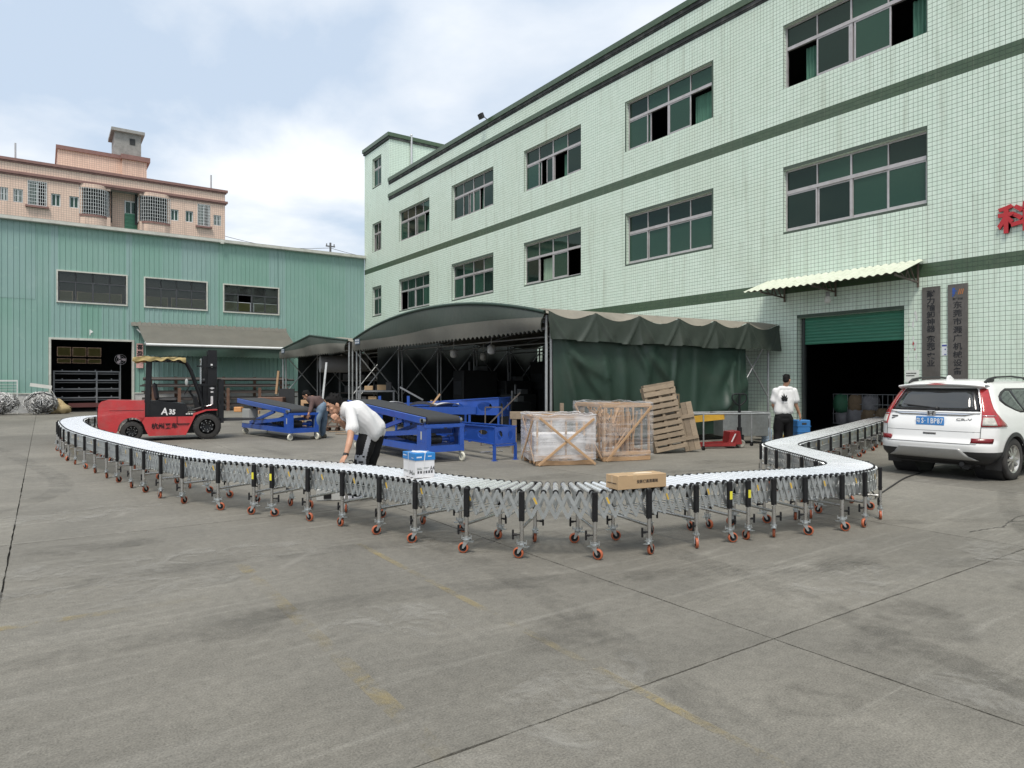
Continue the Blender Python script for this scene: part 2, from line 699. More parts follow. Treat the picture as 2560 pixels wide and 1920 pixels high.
M_PAINT = paint_mat()
for k, (p0, p1, w) in enumerate((((1.42, 6.2), (1.38, 1.6), .10), ((-2.2, 5.52), (1.0, 5.36), .09), ((-2.4, 6.15), (0.4, 6.1), .08), ((0.62, 16.5), (0.6, 22.5), .11), ((2.55, 6.3), (2.5, 1.6), .06), ((5.2, 6.2), (6.4, 6.1), .1))):
    mb = MB()
    d = Vector((p1[0] - p0[0], p1[1] - p0[1], 0)).normalized()
    n = Vector((-d.y, d.x, 0)) * w / 2
    a, b_ = Vector((*p0, .004)), Vector((*p1, .004))
    mb.add([a - n, b_ - n, b_ + n, a + n], [(0, 1, 2, 3)])
    o = kind(mb.build('painted_line', M_PAINT), 'structure')
M_CRACK = mat('crack_dirt', (0.06, 0.057, 0.05), 0.95, var=0.3)
for k, pts in enumerate((((2425, 1331), (2470, 1322), (2508, 1318), (2525, 1305), (2560, 1303), (2640, 1285)), ((2525, 1305), (2545, 1292), (2575, 1286)))):
    mb = MB()
    P = []
    for px, py in pts:
        t = CAM_H * 1690 / (py - 960)
        P.append(at(px, py, t))
    pts2 = []
    rr = random.Random(5 + k)
    for a, b_ in zip(P, P[1:]):
        for i in range(6):
            p = a.lerp(b_, i / 6)
            pts2.append(Vector((p.x + rr.uniform(-.012, .012), p.y + rr.uniform(-.012, .012), 0.004)))
    for a, b_ in zip(pts2, pts2[1:]):
        n = Vector((-(b_ - a).y, (b_ - a).x, 0)).normalized() * rr.uniform(.003, .008)
        mb.add([a - n, b_ - n, b_ + n, a + n], [(0, 1, 2, 3)])
    kind(mb.build('crack', M_CRACK), 'structure')


# wear with a shape of its own: tyre tracks, oil stains, pale scuffs
def stain_mat(name, col, scale, lo, hi, amax):
    m, nt, b = new_mat(name)
    v = coords(nt, 'World')
    n = noise_of(nt, v, scale, 8.0, 0.72, 0.6)
    tc = nd(nt, 'ShaderNodeUVMap')
    sp = nd(nt, 'ShaderNodeSeparateXYZ')
    nt.links.new(tc.outputs[0], sp.inputs[0])
    e = mth(nt, 'MULTIPLY', ramp(nt, sp.outputs[0], 0.0, 0.55, 0.0, 1.0), ramp(nt, n, lo, hi, 0.0, amax))
    b.inputs['Base Color'].default_value = (*col, 1)
    b.inputs['Roughness'].default_value = 0.8
    nt.links.new(e, b.inputs['Alpha'])
    return m


M_TYRE = stain_mat('tyre_dust', (.070, .067, .060), 2.2, .40, .70, .26)
M_OIL = stain_mat('old_oil', (.045, .042, .036), 3.5, .38, .66, .24)
M_SCUFF = stain_mat('pale_scuff', (.33, .32, .29), 3.0, .46, .66, .42)


def flat_obj(name, verts, faces, uvx, m, z):
    me = bpy.data.meshes.new(name)
    me.from_pydata([(x, y, z) for x, y in verts], [], faces)
    uv = me.uv_layers.new(name='UVMap')
    for l in me.loops:
        uv.data[l.index].uv = (uvx[l.vertex_index], 0.0)
    me.materials.append(m)
    kind(place(name, me), 'structure')


def track(pts, w, m, z, name='tyre_mark'):
    pts = catmull([Vector((x, y, 0)) for x, y in pts], 10)
    vs, us, fs = [], [], []
    n = len(pts)
    for i, p in enumerate(pts):
        d = (pts[min(i + 1, n - 1)] - pts[max(i - 1, 0)]).normalized()
        nn = Vector((-d.y, d.x, 0))
        end = min(1.0, min(i, n - 1 - i) / 6.0)
        for k, q in ((-1, 0.0), (-.45, 1.0), (.45, 1.0), (1, 0.0)):
            vs.append(((p + nn * w / 2 * k).x, (p + nn * w / 2 * k).y))
            us.append(q * end)
    for i in range(n - 1):
        for k in range(3):
            fs.append((4 * i + k, 4 * i + k + 1, 4 * i + k + 5, 4 * i + k + 4))
    flat_obj(name, vs, fs, us, m, z)


def blot(c, r, m, z, seed, name='stain'):
    rr = random.Random(seed)
    vs, us, fs = [c], [1.0], []
    N = 22
    ph = [rr.uniform(0, 6.28) for _ in range(3)]
    for ring, q in ((.5, 1.0), (1.0, 0.0)):
        for i in range(N):
            a = 2 * math.pi * i / N
            k = r * ring * (1 + .25 * math.sin(2 * a + ph[0]) + .14 * math.sin(3 * a + ph[1]) + .08 * math.sin(7 * a + ph[2]))
            vs.append((c[0] + 1.3 * k * math.cos(a), c[1] + .8 * k * math.sin(a)))
            us.append(q)
    for i in range(N):
        j = (i + 1) % N
        fs.append((0, 1 + i, 1 + j))
        fs.append((1 + i, 1 + N + i, 1 + N + j, 1 + j))
    flat_obj(name, vs, fs, us, m, z)


zz = 0.0042
for pts, w in ((((-3, 4.2), (1.5, 4.7), (5, 3.5), (9, 1.2)), .34), (((-3, 5.9), (1.6, 6.3), (5.3, 5.2), (9.6, 2.9)), .32), (((2.2, .6), (3.0, 3.6), (3.1, 6.6), (2.1, 12), (1.9, 18)), .30), (((3.8, .4), (4.7, 3.4), (5.1, 7.5), (4.6, 12), (4.3, 18)), .30),
               (((7.2, 2.0), (9.5, 3.2), (12.2, 4.2)), .26), (((7.8, .6), (10.2, 1.9), (13, 2.7)), .26), (((-1.5, 9), (.2, 12), (-.3, 17), (-1.6, 24)), .36)):
    track(pts, w, M_TYRE, zz)
    zz += .0002
for k, (x, y, r) in enumerate(((2.7, 3.3, .35), (4.6, 2.1, .5), (1.1, 4.6, .3), (5.8, 3.2, .28), (6.6, 1.9, .4), (3.1, 1.9, .22), (8.8, 2.7, .35), (.4, 7.6, .4), (4.4, 9.2, .7), (5.6, 14.2, .9), (9.2, 8.2, .6), (2.6, 13.6, .5), (11.2, 8.8, .5), (7.0, 9.0, .45), (3.9, 3.9, .18))):
    blot((x, y), r, M_OIL, zz, k)
    zz += .0002
for k, (x, y, r) in enumerate(((.6, 5.9, .55), (1.3, 6.6, .6), (-.2, 6.6, .7), (1.9, 4.1, .45), (2.2, 2.6, .5), (5.2, 2.9, .5), (3.3, 6.0, .4), (7.2, 2.5, .5), (4.0, 1.4, .4), (.2, 9.6, .8), (5.0, 10.4, .9), (8.2, 7.6, .8))):
    blot((x, y), r, M_SCUFF, zz, 50 + k, 'scuff')
    zz += .0002

# ---- green tiled factory building ------------------------------------------------
PITCH = 0.1132


def tile_mat(name, base, alt, streak, sat=1.0):
    m, nt, b = new_mat(name)
    g = nd(nt, 'ShaderNodeNewGeometry')
    sn = nd(nt, 'ShaderNodeVectorMath')
    sn.operation = 'SNAP'
    sn.inputs[1].default_value = (PITCH, PITCH, PITCH)
    nt.links.new(g.outputs['Position'], sn.inputs[0])
    wnz = nd(nt, 'ShaderNodeTexWhiteNoise')
    nt.links.new(sn.outputs[0], wnz.inputs['Vector'])
    v = coords(nt, 'World')
    vs = coords(nt, 'World', (2.6, 2.6, 0.14))
    n1 = noise_of(nt, v, 0.35, 6.0, 0.6, 0.5)
    n2 = noise_of(nt, vs, 1.5, 7.0, 0.68, 0.3)
    out = mixc(nt, ramp(nt, wnz.outputs[0], 0, 1, 0.0, 1.0), base, alt)
    out = mixc(nt, ramp(nt, n1, 0.45, 0.75, 0.0, 0.35), out, streak)
    out = mixc(nt, ramp(nt, n2, 0.54, 0.80, 0.0, 0.6), out, (streak[0] * .66, streak[1] * .64, streak[2] * .60))
    # rain streaks hanging below sills and cornices: strongest just under an edge, ragged lower down
    sp = nd(nt, 'ShaderNodeSeparateXYZ')
    nt.links.new(g.outputs['Position'], sp.inputs[0])
    tot = None
    for ze in (6.18, 10.53, 13.49):
        d = mth(nt, 'SUBTRACT', ze, sp.outputs[2])
        k_ = mth(nt, 'MULTIPLY', ramp(nt, d, 0.0, 0.02, 0.0, 1.0), ramp(nt, d, 0.0, 1.6, 1.0, 0.0))
        tot = k_ if tot is None else mth(nt, 'MAXIMUM', tot, k_)
    vr = coords(nt, 'World', (5.5, 5.5, 0.10))
    rs_ = ramp(nt, noise_of(nt, vr, 1.0, 5.0, 0.7), 0.56, 0.78, 0.0, 0.62)
    out = mixc(nt, mth(nt, 'MULTIPLY', tot, rs_), out, (0.30, 0.30, 0.25))
    nt.links.new(out, b.inputs['Base Color'])
    nt.links.new(ramp(nt, n1, 0.3, 0.7, 0.22, 0.42), b.inputs['Roughness'])
    b.inputs['Specular IOR Level'].default_value = 0.45
    return m


M_TILE = tile_mat('pale_green_tile', (0.575, 0.695, 0.600), (0.625, 0.735, 0.645), (0.47, 0.53, 0.42))
M_TILE_D = tile_mat('dark_green_tile', (0.050, 0.088, 0.050), (0.065, 0.105, 0.060), (0.085, 0.10, 0.075))
M_GROUT = mat('tile_grout', (0.065, 0.09, 0.072), 0.9, var=0.25, scale=2.0, co='World')
M_GROUT2 = mat('tile_grout_pale', (0.17, 0.21, 0.15), 0.9, var=0.25, scale=2.0, co='World')
M_ALU = mat('window_aluminium', (0.44, 0.42, 0.42), 0.42, 0.35, var=0.12, scale=5, dirt=0.3)
M_GLASS = glass_mat('green_window_glass', (0.085, 0.20, 0.145), (.55, .75, .66), 0.02, 0.9)
M_GLASS_D = glass_mat('dark_window_glass', (0.030, 0.062, 0.050), (.55, .70, .63), 0.03, 0.9)
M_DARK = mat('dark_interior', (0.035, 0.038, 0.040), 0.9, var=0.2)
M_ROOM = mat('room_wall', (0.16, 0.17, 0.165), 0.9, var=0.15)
M_CURT = mat('green_curtain', (0.075, 0.19, 0.135), 0.85, var=0.2, scale=3, stretch=(8, 8, .5))
M_CURT2 = mat('pale_curtain', (0.24, 0.34, 0.25), 0.85, var=0.2, scale=3, stretch=(8, 8, .5))
M_CORN = mat('cornice_render', (0.045, 0.05, 0.05), 0.9, var=0.35, scale=3, dirt=0.5, dirtcol=(0.2, 0.19, 0.18), dscale=3.0, co='World')

bld = thing('factory_building', 'three storey factory building clad in pale green square tiles', 'building', (XG, 20, 0))
bo = Vector((XG, 20, 0))


def B(o):
    """parent keeping world coordinates (the building's Empty is only translated)"""
    o.parent = bld
    o.location = Vector(o.location) - bo
    return o


WY0, WPITCH, WW = 8.11, 6.73, 4.05
win_rects = []           # (y0, y1, z0, z1, column, row)
for c in range(-1, 5):
    y0 = WY0 + WPITCH * c
    for r, (z0, z1) in enumerate(((6.18, 8.05), (10.53, 12.42))):
        win_rects.append((y0, y0 + WW, z0, z1, c, r))
for r, (z0, z1) in enumerate(((6.2, 8.05), (10.55, 12.44), (14.92, 16.82))):
    win_rects.append((41.9, 43.25, z0, z1, 9, r))
DOOR = (8.65, 11.70, 0.0, 3.53)
holes = [w[:4] for w in win_rects] + [DOOR]
ZROOF, YEND, YSTART, YTOW = 14.52, YT, -3.0, 40.6


def tile_ok(yc, zc):
    return not any(h[0] - .045 < yc < h[1] + .045 and h[2] - .045 < zc < h[3] + .045 for h in holes)


mb = MB()
PW = lambda u, z: (XG, u, z)
holes_wall(mb, PW, YSTART, YTOW, 0, ZROOF, holes)
holes_wall(mb, PW, YTOW, YEND, 0, 17.5, holes)
for h in holes:        # reveals
    y0, y1, z0, z1 = h
    d = 0.32 if h is DOOR else 0.22
    for a, b_ in (((y0, z0), (y0, z1)), ((y0, z1), (y1, z1)), ((y1, z1), (y1, z0))) + (() if h is DOOR else (((y1, z0), (y0, z0)),)):
        mb.add([(XG, a[0], a[1]), (XG, b_[0], b_[1]), (XG + d, b_[0], b_[1]), (XG + d, a[0], a[1])], [(0, 1, 2, 3)], 1)
# far end, tower flank, roof deck, back
mb.add([(XG, YEND, 0), (XG + 14, YEND, 0), (XG + 14, YEND, 17.5), (XG, YEND, 17.5)], [(0, 1, 2, 3)], 1)
mb.add([(XG, YTOW, ZROOF - .1), (XG + 6.5, YTOW, ZROOF - .1), (XG + 6.5, YTOW, 17.5), (XG, YTOW, 17.5)], [(0, 1, 2, 3)], 2)
mb.add([(XG, YSTART, 13.9), (XG + 14, YSTART, 13.9), (XG + 14, YEND, 13.9), (XG, YEND, 13.9)], [(0, 1, 2, 3)], 1)
mb.add([(XG, YTOW, 17.45), (XG + 6.5, YTOW, 17.45), (XG + 6.5, YEND, 17.45), (XG, YEND, 17.45)], [(0, 1, 2, 3)], 1)
mb.add([(XG, YSTART, 0), (XG + 14, YSTART, 0), (XG + 14, YSTART, 13.9), (XG, YSTART, 13.9)], [(0, 1, 2, 3)], 1)
mb.add([(XG + 14, YSTART, 0), (XG + 14, YEND, 0), (XG + 14, YEND, 13.9), (XG + 14, YSTART, 13.9)], [(0, 1, 2, 3)], 1)
mb.add([(XG + .25, YTOW, ZROOF - .6), (XG + .25, YSTART, ZROOF - .6), (XG + .25, YSTART, ZROOF), (XG + .25, YTOW, ZROOF)], [(0, 1, 2, 3)], 1)


def tilegrid_mat():
    """tower flank and reveals: tiles too far away to pick apart"""
    m, nt, b = new_mat('pale_green_tile_far')
    v = coords(nt, 'World', (1, 1, 1))
    sp = nd(nt, 'ShaderNodeSeparateXYZ')
    nt.links.new(v, sp.inputs[0])
    cb = nd(nt, 'ShaderNodeCombineXYZ')
    nt.links.new(mth(nt, 'ADD', sp.outputs[0], sp.outputs[1]), cb.inputs[0])
    nt.links.new(sp.outputs[2], cb.inputs[1])
    br = nd(nt, 'ShaderNodeTexBrick')
    br.offset = 0.0
    br.inputs['Scale'].default_value = 1.0
    br.inputs['Brick Width'].default_value = PITCH
    br.inputs['Row Height'].default_value = PITCH
    br.inputs['Mortar Size'].default_value = 0.005
    br.inputs['Color1'].default_value = (0.57, 0.68, 0.59, 1)
    br.inputs['Color2'].default_value = (0.61, 0.72, 0.63, 1)
    br.inputs['Mortar'].default_value = (0.09, 0.12, 0.10, 1)
    nt.links.new(cb.outputs[0], br.inputs['Vector'])
    nt.links.new(br.outputs[0], b.inputs['Base Color'])
    b.inputs['Roughness'].default_value = 0.35
    return m


M_TILE_FAR = tilegrid_mat()
B(mb.build('wall', [M_GROUT, M_TILE_FAR, M_TILE_FAR]))

# tiles: the nearest ones singly, the rest in one mesh
near_tiles, far_c, far_d = [], [], []
nz = int(17.5 / PITCH)
ny = int((YEND - YSTART) / PITCH)
for j in range(ny):
    yc = YSTART + (j + .5) * PITCH
    for i in range(nz):
        zc = (i + .5) * PITCH
        if yc < YTOW and zc > ZROOF - .05:
            break
        if 13.49 < zc < 13.88 and yc < YTOW:
            continue
        if yc > 13.5 and zc < 2.3 and yc < 40:
            continue
        if not tile_ok(yc, zc):
            continue
        darkband = abs(zc - 9.30) < 0.17 or abs(zc - 4.42) < 0.17
        if darkband:
            far_d.append((yc, zc))
        elif 5.95 < yc < 7.18 and 1.75 < zc < 4.22 + .9:
            near_tiles.append((yc, zc))
        else:
            far_c.append((yc, zc))


def tiles_mesh(cs, name, m):
    cs = np.array(cs, dtype=np.float32)
    n = len(cs)
    h = PITCH / 2 - 0.0038
    c = 0.0012
    x1 = XG - 0.004
    # 8 verts each: base rim at the wall and chamfered face
    off = np.array([(0.0, -h, -h), (0.0, h, -h), (0.0, h, h), (0.0, -h, h)], dtype=np.float32)
    offf = np.array([(0.0, -h + c, -h + c), (0.0, h - c, -h + c), (0.0, h - c, h - c), (0.0, -h + c, h - c)], dtype=np.float32)
    V = np.zeros((n, 8, 3), dtype=np.float32)
    rs = np.random.RandomState(3)
    V[:, :4] = off
    V[:, 4:] = offf
    V[:, :4, 0] = XG
    V[:, 4:, 0] = x1
    V[:, 4:, 0] += (rs.rand(n, 1) - .5) * 0.001 + (rs.rand(n, 4) - .5) * 0.0006
    V[:, :, 1] += cs[:, None, 0]
    V[:, :, 2] += cs[:, None, 1]
    q = np.array([(4, 7, 6, 5), (0, 4, 5, 1), (1, 5, 6, 2), (2, 6, 7, 3), (3, 7, 4, 0)], dtype=np.int32)
    F = (q[None] + (np.arange(n, dtype=np.int32) * 8)[:, None, None]).reshape(-1)
    me = bpy.data.meshes.new(name)
    me.vertices.add(n * 8)
    me.vertices.foreach_set('co', V.reshape(-1))
    nf = n * 5
    me.loops.add(nf * 4)
    me.loops.foreach_set('vertex_index', F)
    me.polygons.add(nf)
    me.polygons.foreach_set('loop_start', np.arange(nf, dtype=np.int32) * 4)
    me.polygons.foreach_set('loop_total', np.full(nf, 4, dtype=np.int32))
    me.polygons.foreach_set('use_smooth', np.zeros(nf, dtype=bool))
    me.materials.append(m)
    me.update()
    return me


kind(B(place('tile_field', tiles_mesh(far_c, 'tile_field', M_TILE))), 'stuff')
o = kind(B(place('tile_band', tiles_mesh(far_d, 'tile_band', M_TILE_D))), 'stuff')
o['label'] = 'dark green bands of three tile rows'
h = PITCH / 2 - 0.0038
tm = MB()
tm.cbox(-0.004, -h, -h, 0.001, h, h, 0.0012)
tm = tm.mesh('tile', M_TILE)
for yc, zc in near_tiles[:300]:
    B(place('tile', tm, None, (XG, yc, zc)))

# cornices (dark glazed tiles over a rendered underside)
for nm, zt, zl, zd, pr, y1 in (('roof_cornice', 14.92, 14.70, 14.52, 0.10, YTOW), ('cornice', 13.88, 13.67, 13.49, 0.09, YTOW)):
    mb = MB()
    mb.box(XG - pr, YSTART, zl, XG + .3, y1 + .02, zt, 0)
    mb.box(XG - pr * .55, YSTART, zd + .06, XG + .28, y1, zl - .002, 1)
    mb.box(XG - pr * .25, YSTART, zd, XG + .26, y1, zd + .058, 1)
    B(mb.build(nm, [M_TILE_D, M_CORN]))
mb = MB()
mb.box(XG - .14, YTOW - .14, 17.66, XG + 6.6, YEND + .14, 17.9, 0)
mb.box(XG - .08, YTOW - .08, 17.5, XG + 6.55, YEND + .08, 17.658, 1)
B(mb.build('tower_cornice', [M_TILE_D, M_CORN]))
mb = MB()
mb.box(XG + 2.4, YTOW - .04, 14.2, XG + 5.5, YTOW - .02, 15.3, 0)
B(mb.build('tower_door', mat('rust_door', (0.09, 0.05, 0.04), 0.7)))
mb = MB()
mb.box(XG + 2.2, YTOW - .25, 16.05, XG + 6.0, YTOW - .01, 16.15, 0)
B(mb.build('tower_ledge', M_CORN))
mb = MB()
mb.tube((XG + 1.55, YTOW - .1, 14.0), (XG + 1.55, YTOW - .1, 18.0), .07, 10)
mb.ball((XG + 1.55, YTOW - .1, 18.0), .085, n=10)
B(mb.build('vent_pipe', mat('vent_pipe_metal', (0.55, 0.56, 0.57), 0.4, 0.5)))

# windows
frame_cache = {}


def fac_window(y0, y1, z0, z1, col, row):
    rr = random.Random(col * 17 + row * 5 + 1)
    w, hgt = y1 - y0, z1 - z0
    ncol = 4 if w > 2 else 2
    zt = z0 + hgt * .64
    key = (round(w, 3), round(hgt, 3))
    if key not in frame_cache:
        mb = MB()
        t, d = .055, .07
        mb.box(0, 0, 0, d, t, hgt)
        mb.box(0, w - t, 0, d, w, hgt)
        mb.box(0, t, hgt - t, d, w - t, hgt)
        mb.box(0, t, 0, d, w - t, t)
        zz = zt - z0
        mb.box(-.012, t, zz - .05, d + .004, w - t, zz + .05)
        for k in range(1, ncol):
            y = w * k / ncol
            tk = .05 if k == ncol // 2 else .03
            mb.box(0, y - tk / 2, zz + .05, d - .002, y + tk / 2, hgt - t)
        if ncol == 4:
            mb.box(0, w / 2 - .04, t, d - .002, w / 2 + .04, zz - .05)
        frame_cache[key] = mb.mesh('window', M_ALU)
    win = B(place('window', frame_cache[key], None, (XG + .12, y0, z0)))
    cw = w / ncol
    # upper fixed lights
    for k in range(ncol):
        mb = MB()
        mb.box(.028, .032, 0, .036, cw - .032, z1 - zt - .11)
        place('pane', mb.mesh('pane', M_GLASS_D if rr.random() < .7 else M_GLASS), win, (0, cw * k, zt + .05 - z0))
    hh = zt - z0 - .05 - .055

    def sash(y, xoff, m):
        mb = MB()
        s = .045
        wd = cw - .01
        mb.box(0, 0, 0, .028, s, hh, 0)
        mb.box(0, wd - s, 0, .028, wd, hh, 0)
        mb.box(0, s, 0, .028, wd - s, s * 1.3, 0)
        mb.box(0, s, hh - s, .028, wd - s, hh, 0)
        mb.box(.010, s, s * 1.3, .018, wd - s, hh - s, 1)
        return place('sash', mb.mesh('sash', [M_ALU, m]), win, (xoff, y, .055))
    for k in range(ncol):
        g = M_GLASS if rr.random() < .6 else M_GLASS_D
        shift = 0.0
        op = OPEN.get((col, row), {}).get(k)
        if op is not None:
            shift = op * cw
        sash(min(max(cw * k + .005 + shift, .03), w - cw), .004 if k in (0, ncol - 1) else .034, g)
    # curtains behind some sashes
    for k in range(ncol):
        if rr.random() < .55:
            mb = MB()
            yy0, yy1 = cw * k + .06, cw * k + cw * rr.choice((.5, .95))
            mb.grid(lambda u, v, a=yy0, b=yy1: (.24 + .03 * math.sin(u * (b - a) * 60), a + (b - a) * u, .1 + v * (hh - .1)), 24, 1)
            place('curtain', mb.mesh('curtain', M_CURT if rr.random() < .65 else M_CURT2), win)
    return win


# which sashes are slid aside: k counts from the near (right-hand) jamb
OPEN = {(0, 1): {0: 0.92, 3: -0.98}, (1, 1): {0: .98, 2: .85}, (2, 1): {1: .9, 2: .45}, (3, 1): {1: .4, 2: .5}, (4, 1): {0: .75},
        (2, 0): {0: .97, 2: .97}, (4, 0): {3: -.95}, (9, 1): {1: -.4}, (0, 0): {}, (3, 0): {}, (1, 0): {}}
for wr in win_rects:
    fac_window(*wr)
# rooms behind the windows
mb = MB()
for z0, z1 in ((4.6, 9.2), (9.3, 13.85), (14.3, 17.4)):
    x0, x1 = XG + .42, XG + 7
    ya, yb = (YSTART + .1, YEND - .1) if z1 < 14 else (YTOW + .1, YEND - .1)
    if z1 > 14:
        x1 = XG + 6
    mb.add([(x0, ya, z0), (x1, ya, z0), (x1, yb, z0), (x0, yb, z0), (x0, ya, z1), (x1, ya, z1), (x1, yb, z1), (x0, yb, z1)],
           [(0, 1, 2, 3), (7, 6, 5, 4), (0, 4, 5, 1), (1, 5, 6, 2), (2, 6, 7, 3)])
    for h in win_rects:            # wall thickness between window and room
        pass
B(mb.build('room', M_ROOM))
# dark ground floor hall behind the roller door
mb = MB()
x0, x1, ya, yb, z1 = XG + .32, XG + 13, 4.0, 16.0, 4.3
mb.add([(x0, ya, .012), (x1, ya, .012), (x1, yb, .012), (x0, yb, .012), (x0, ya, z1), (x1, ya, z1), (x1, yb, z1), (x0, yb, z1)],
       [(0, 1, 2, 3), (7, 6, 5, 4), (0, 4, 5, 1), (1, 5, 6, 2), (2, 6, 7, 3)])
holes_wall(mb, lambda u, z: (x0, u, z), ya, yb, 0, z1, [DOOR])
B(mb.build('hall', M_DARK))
# roller shutter, half raised: slats
M_SHUT = mat('shutter_green', (0.045, 0.20, 0.13), 0.5, 0.1, var=0.12, scale=2, stretch=(1, .3, 3), dirt=.25)
shut = MB()
shut.box(XG + .20, DOOR[0] + .01, 3.20, XG + .31, DOOR[1] - .14, 3.5)
shut = B(shut.build('shutter', M_SHUT))
shut.location = Vector(shut.location)
sl = MB()
nslat = 7
sh = (3.20 - 2.74) / 5
sl.grid(lambda u, v: (-.018 * math.sin(math.pi * v) - .004, u * (DOOR[1] - DOOR[0] - .16), v * (sh - .012)), 1, 6)
sl.box(-.004, 0, sh - .012, .006, DOOR[1] - DOOR[0] - .16, sh - .002)
slm = sl.mesh('slat', M_SHUT)
z = 2.74
while z < 3.52:
    place('slat', slm, shut, (XG + .20 - .002, DOOR[0] + .02, z))
    z += sh
mb = MB()
mb.box(XG + .16, DOOR[1] - .13, 0, XG + .26, DOOR[1] - .06, 3.5)
mb.box(XG + .16, DOOR[0] - .0, 0, XG + .26, DOOR[0] + .015, 3.5)
place('guide_rail', mb.mesh('guide_rail', mat('dark_steel', (.05, .055, .055), .5, .3)), shut)

# floodlight on the parapet
fl = thing('floodlight', 'small dark floodlight clamped on the roof parapet', 'floodlight', (XG - .05, 28.8, 14.92))
mb = MB()
mb.cbox(-.33, -.17, .12, -.16, .17, .38, .02, M=Matrix.Rotation(R_(-25), 4, 'Y'))
mb.build('lamp_housing', mat('lamp_black', (.02, .02, .022), .5), fl)
mb = MB()
mb.path([(.1, 0, 0), (-.06, 0, .08), (-.20, 0, .16)], .02)
mb.build('bracket', mat('lamp_black', (.02, .02, .022), .5), fl)

# ---- canopy over the roller door
M_RUST = mat('rusty_angle_iron', (0.14, 0.12, 0.105), 0.7, 0.4, var=.3, scale=8, dirt=.5, dirtcol=(.12, .06, .03))
M_FIBRE = mat('weathered_canopy_sheet', (0.52, 0.56, 0.46), 0.6, var=.15, scale=3, dirt=.4, dirtcol=(.16, .15, .10), dscale=3)
can = thing('door_canopy', 'corrugated pale sheet canopy on rusty brackets over the roller door', 'canopy', (XG, 10.8, 4.6))
mb = MB()
cy0, cy1, cd = -2.65, 1.85, 1.25


def can_fn(u, v):
    yy = cy0 + (cy1 - cy0) * u
    return (-.03 - cd * v, yy, .16 - .44 * v + .022 * math.cos(yy * 2 * math.pi / .21) - .02 * math.sin(u * 3.1) * v)


for dz in (0, -.006):
    mb.grid(lambda u, v, dz=dz: (can_fn(u, v)[0], can_fn(u, v)[1], can_fn(u, v)[2] + dz), 200, 6)
mb.build('roof_sheet', M_FIBRE, can)
for yy in (-2.5, -0.3, 1.3):
    mb = MB()
    t = .04
    mb.bar((-.04, yy, .1), (-.04, yy, -.55), t, t)
    mb.bar((-.04, yy, -.42), (-1.22, yy, -.34), t, t)
    mb.bar((-.04, yy, .08), (-1.22, yy, -.31), t, t)
    for a, b_ in ((-.2, -.45), (-.45, -.62), (-.7, -.62), (-.7, -.95)):
        mb.bar((a, yy, -.40), (b_, yy, .05 + b_ * .32), .025, .025)
    mb.build('bracket', M_RUST, can)
mb = MB()
for xx in (-.3, -.75, -1.15):
    mb.bar((xx, cy0 + .1, .16 - .44 * (-xx - .03) / cd - .05), (xx, cy1 - .1, .16 - .44 * (-xx - .03) / cd - .05), .03, .03)
mb.build('purlin', M_RUST, can)
lb = thing('bulb_lamp', 'white bulb lamp hanging under the door canopy', 'lamp', (XG - .35, 10.55, 4.05))
mb = MB()
mb.lathe([(.0, .12), (.05, .12), (.06, .0), (.055, -.02)], 14)
mb.build('socket', mat('lamp_grey', (.3, .3, .3), .6), lb)
mb = MB()
mb.lathe([(.055, -.02), (.085, -.06), (.085, -.17), (.05, -.21), (0, -.215)], 14)
mb.build('bulb', mat('lamp_white', (.6, .6, .57), .3), lb)

# ---- name boards and red character
M_STEEL_SIGN = mat('brushed_sign_steel', (0.16, 0.145, 0.13), 0.38, 0.75, var=.22, scale=2.2, stretch=(1, 1, .5), dirt=.35, dirtcol=(.07, .06, .05))
M_INK = mat('black_ink', (0.012, 0.012, 0.014), 0.5, var=.1)
for nm, y0, y1, z1, chars, top, lab in (
        ('name_board', 7.78, 8.205, 4.03, '耐力输卸神器︵东莞︶实业', 3.84, 'tall steel name board with bold black characters nearest the roller door'),
        ('name_board', 7.165, 7.605, 4.03, '东莞市灏广机械设备', 3.50, 'tall steel name board with a blue and orange logo on top')):
    s = thing(nm, lab, 'sign', (XG - .02, (y0 + y1) / 2, 1.30), 0, 'name boards on the tiled wall')
    mb = MB()
    mb.cbox(-.025, -(y1 - y0) / 2, 0, .004, (y1 - y0) / 2, z1 - 1.30, .004)
    mb.build('plate', M_STEEL_SIGN, s)
    pit = .178 if len(chars) > 9 else .203
    sz = .20 if len(chars) > 9 else .205
    z = top - 1.30
    for ch in chars:
        st = .62 if ch in '︵︶' else 1.0
        if ch in '︵︶':
            z += pit * .18
        place('character', text_mesh(ch, sz, .006, M_INK, offset=.0045 if len(chars) > 9 else .003), s, M=basis((-.0275, 0, z), (0, -1, 0), (0, 0, 1)) @ Matrix.Diagonal((1.0, .9, 1, 1)))
        z -= pit * st + (pit * .18 if ch in '︵︶' else 0) * 0
    if len(chars) == 9:
        mb = MB()
        mb.box(-.030, .055, 2.48, -.0255, .115, 2.64)
        mb.box(-.030, .02, 2.545, -.0255, .056, 2.575)
        mb.prism([(.115, 2.47), (.06, 2.47), (.115, 2.41)], -.030, -.0255, M=Matrix(((0, 0, 1, 0), (1, 0, 0, 0), (0, 1, 0, 0), (0, 0, 0, 1))))
        mb.build('logo', mat('logo_blue', (.03, .08, .30), .5), s)
        mb = MB()
        for a in (0, .045, .09):
            mb.bar((-.028, -.02 - a * .9, 2.47), (-.028, -.05 - a * .9, 2.60), .005, .018, up=(0, 1, 0))
        mb.build('logo', mat('logo_orange', (.42, .16, .05), .5), s)
        place('lettering', text_mesh('灏广机械', .058, .004, M_INK), s, M=basis((-.0275, 0, 2.36), (0, -1, 0), (0, 0, 1)))
M_RED = mat('red_letter', (0.42, 0.02, 0.025), 0.4, var=.08)
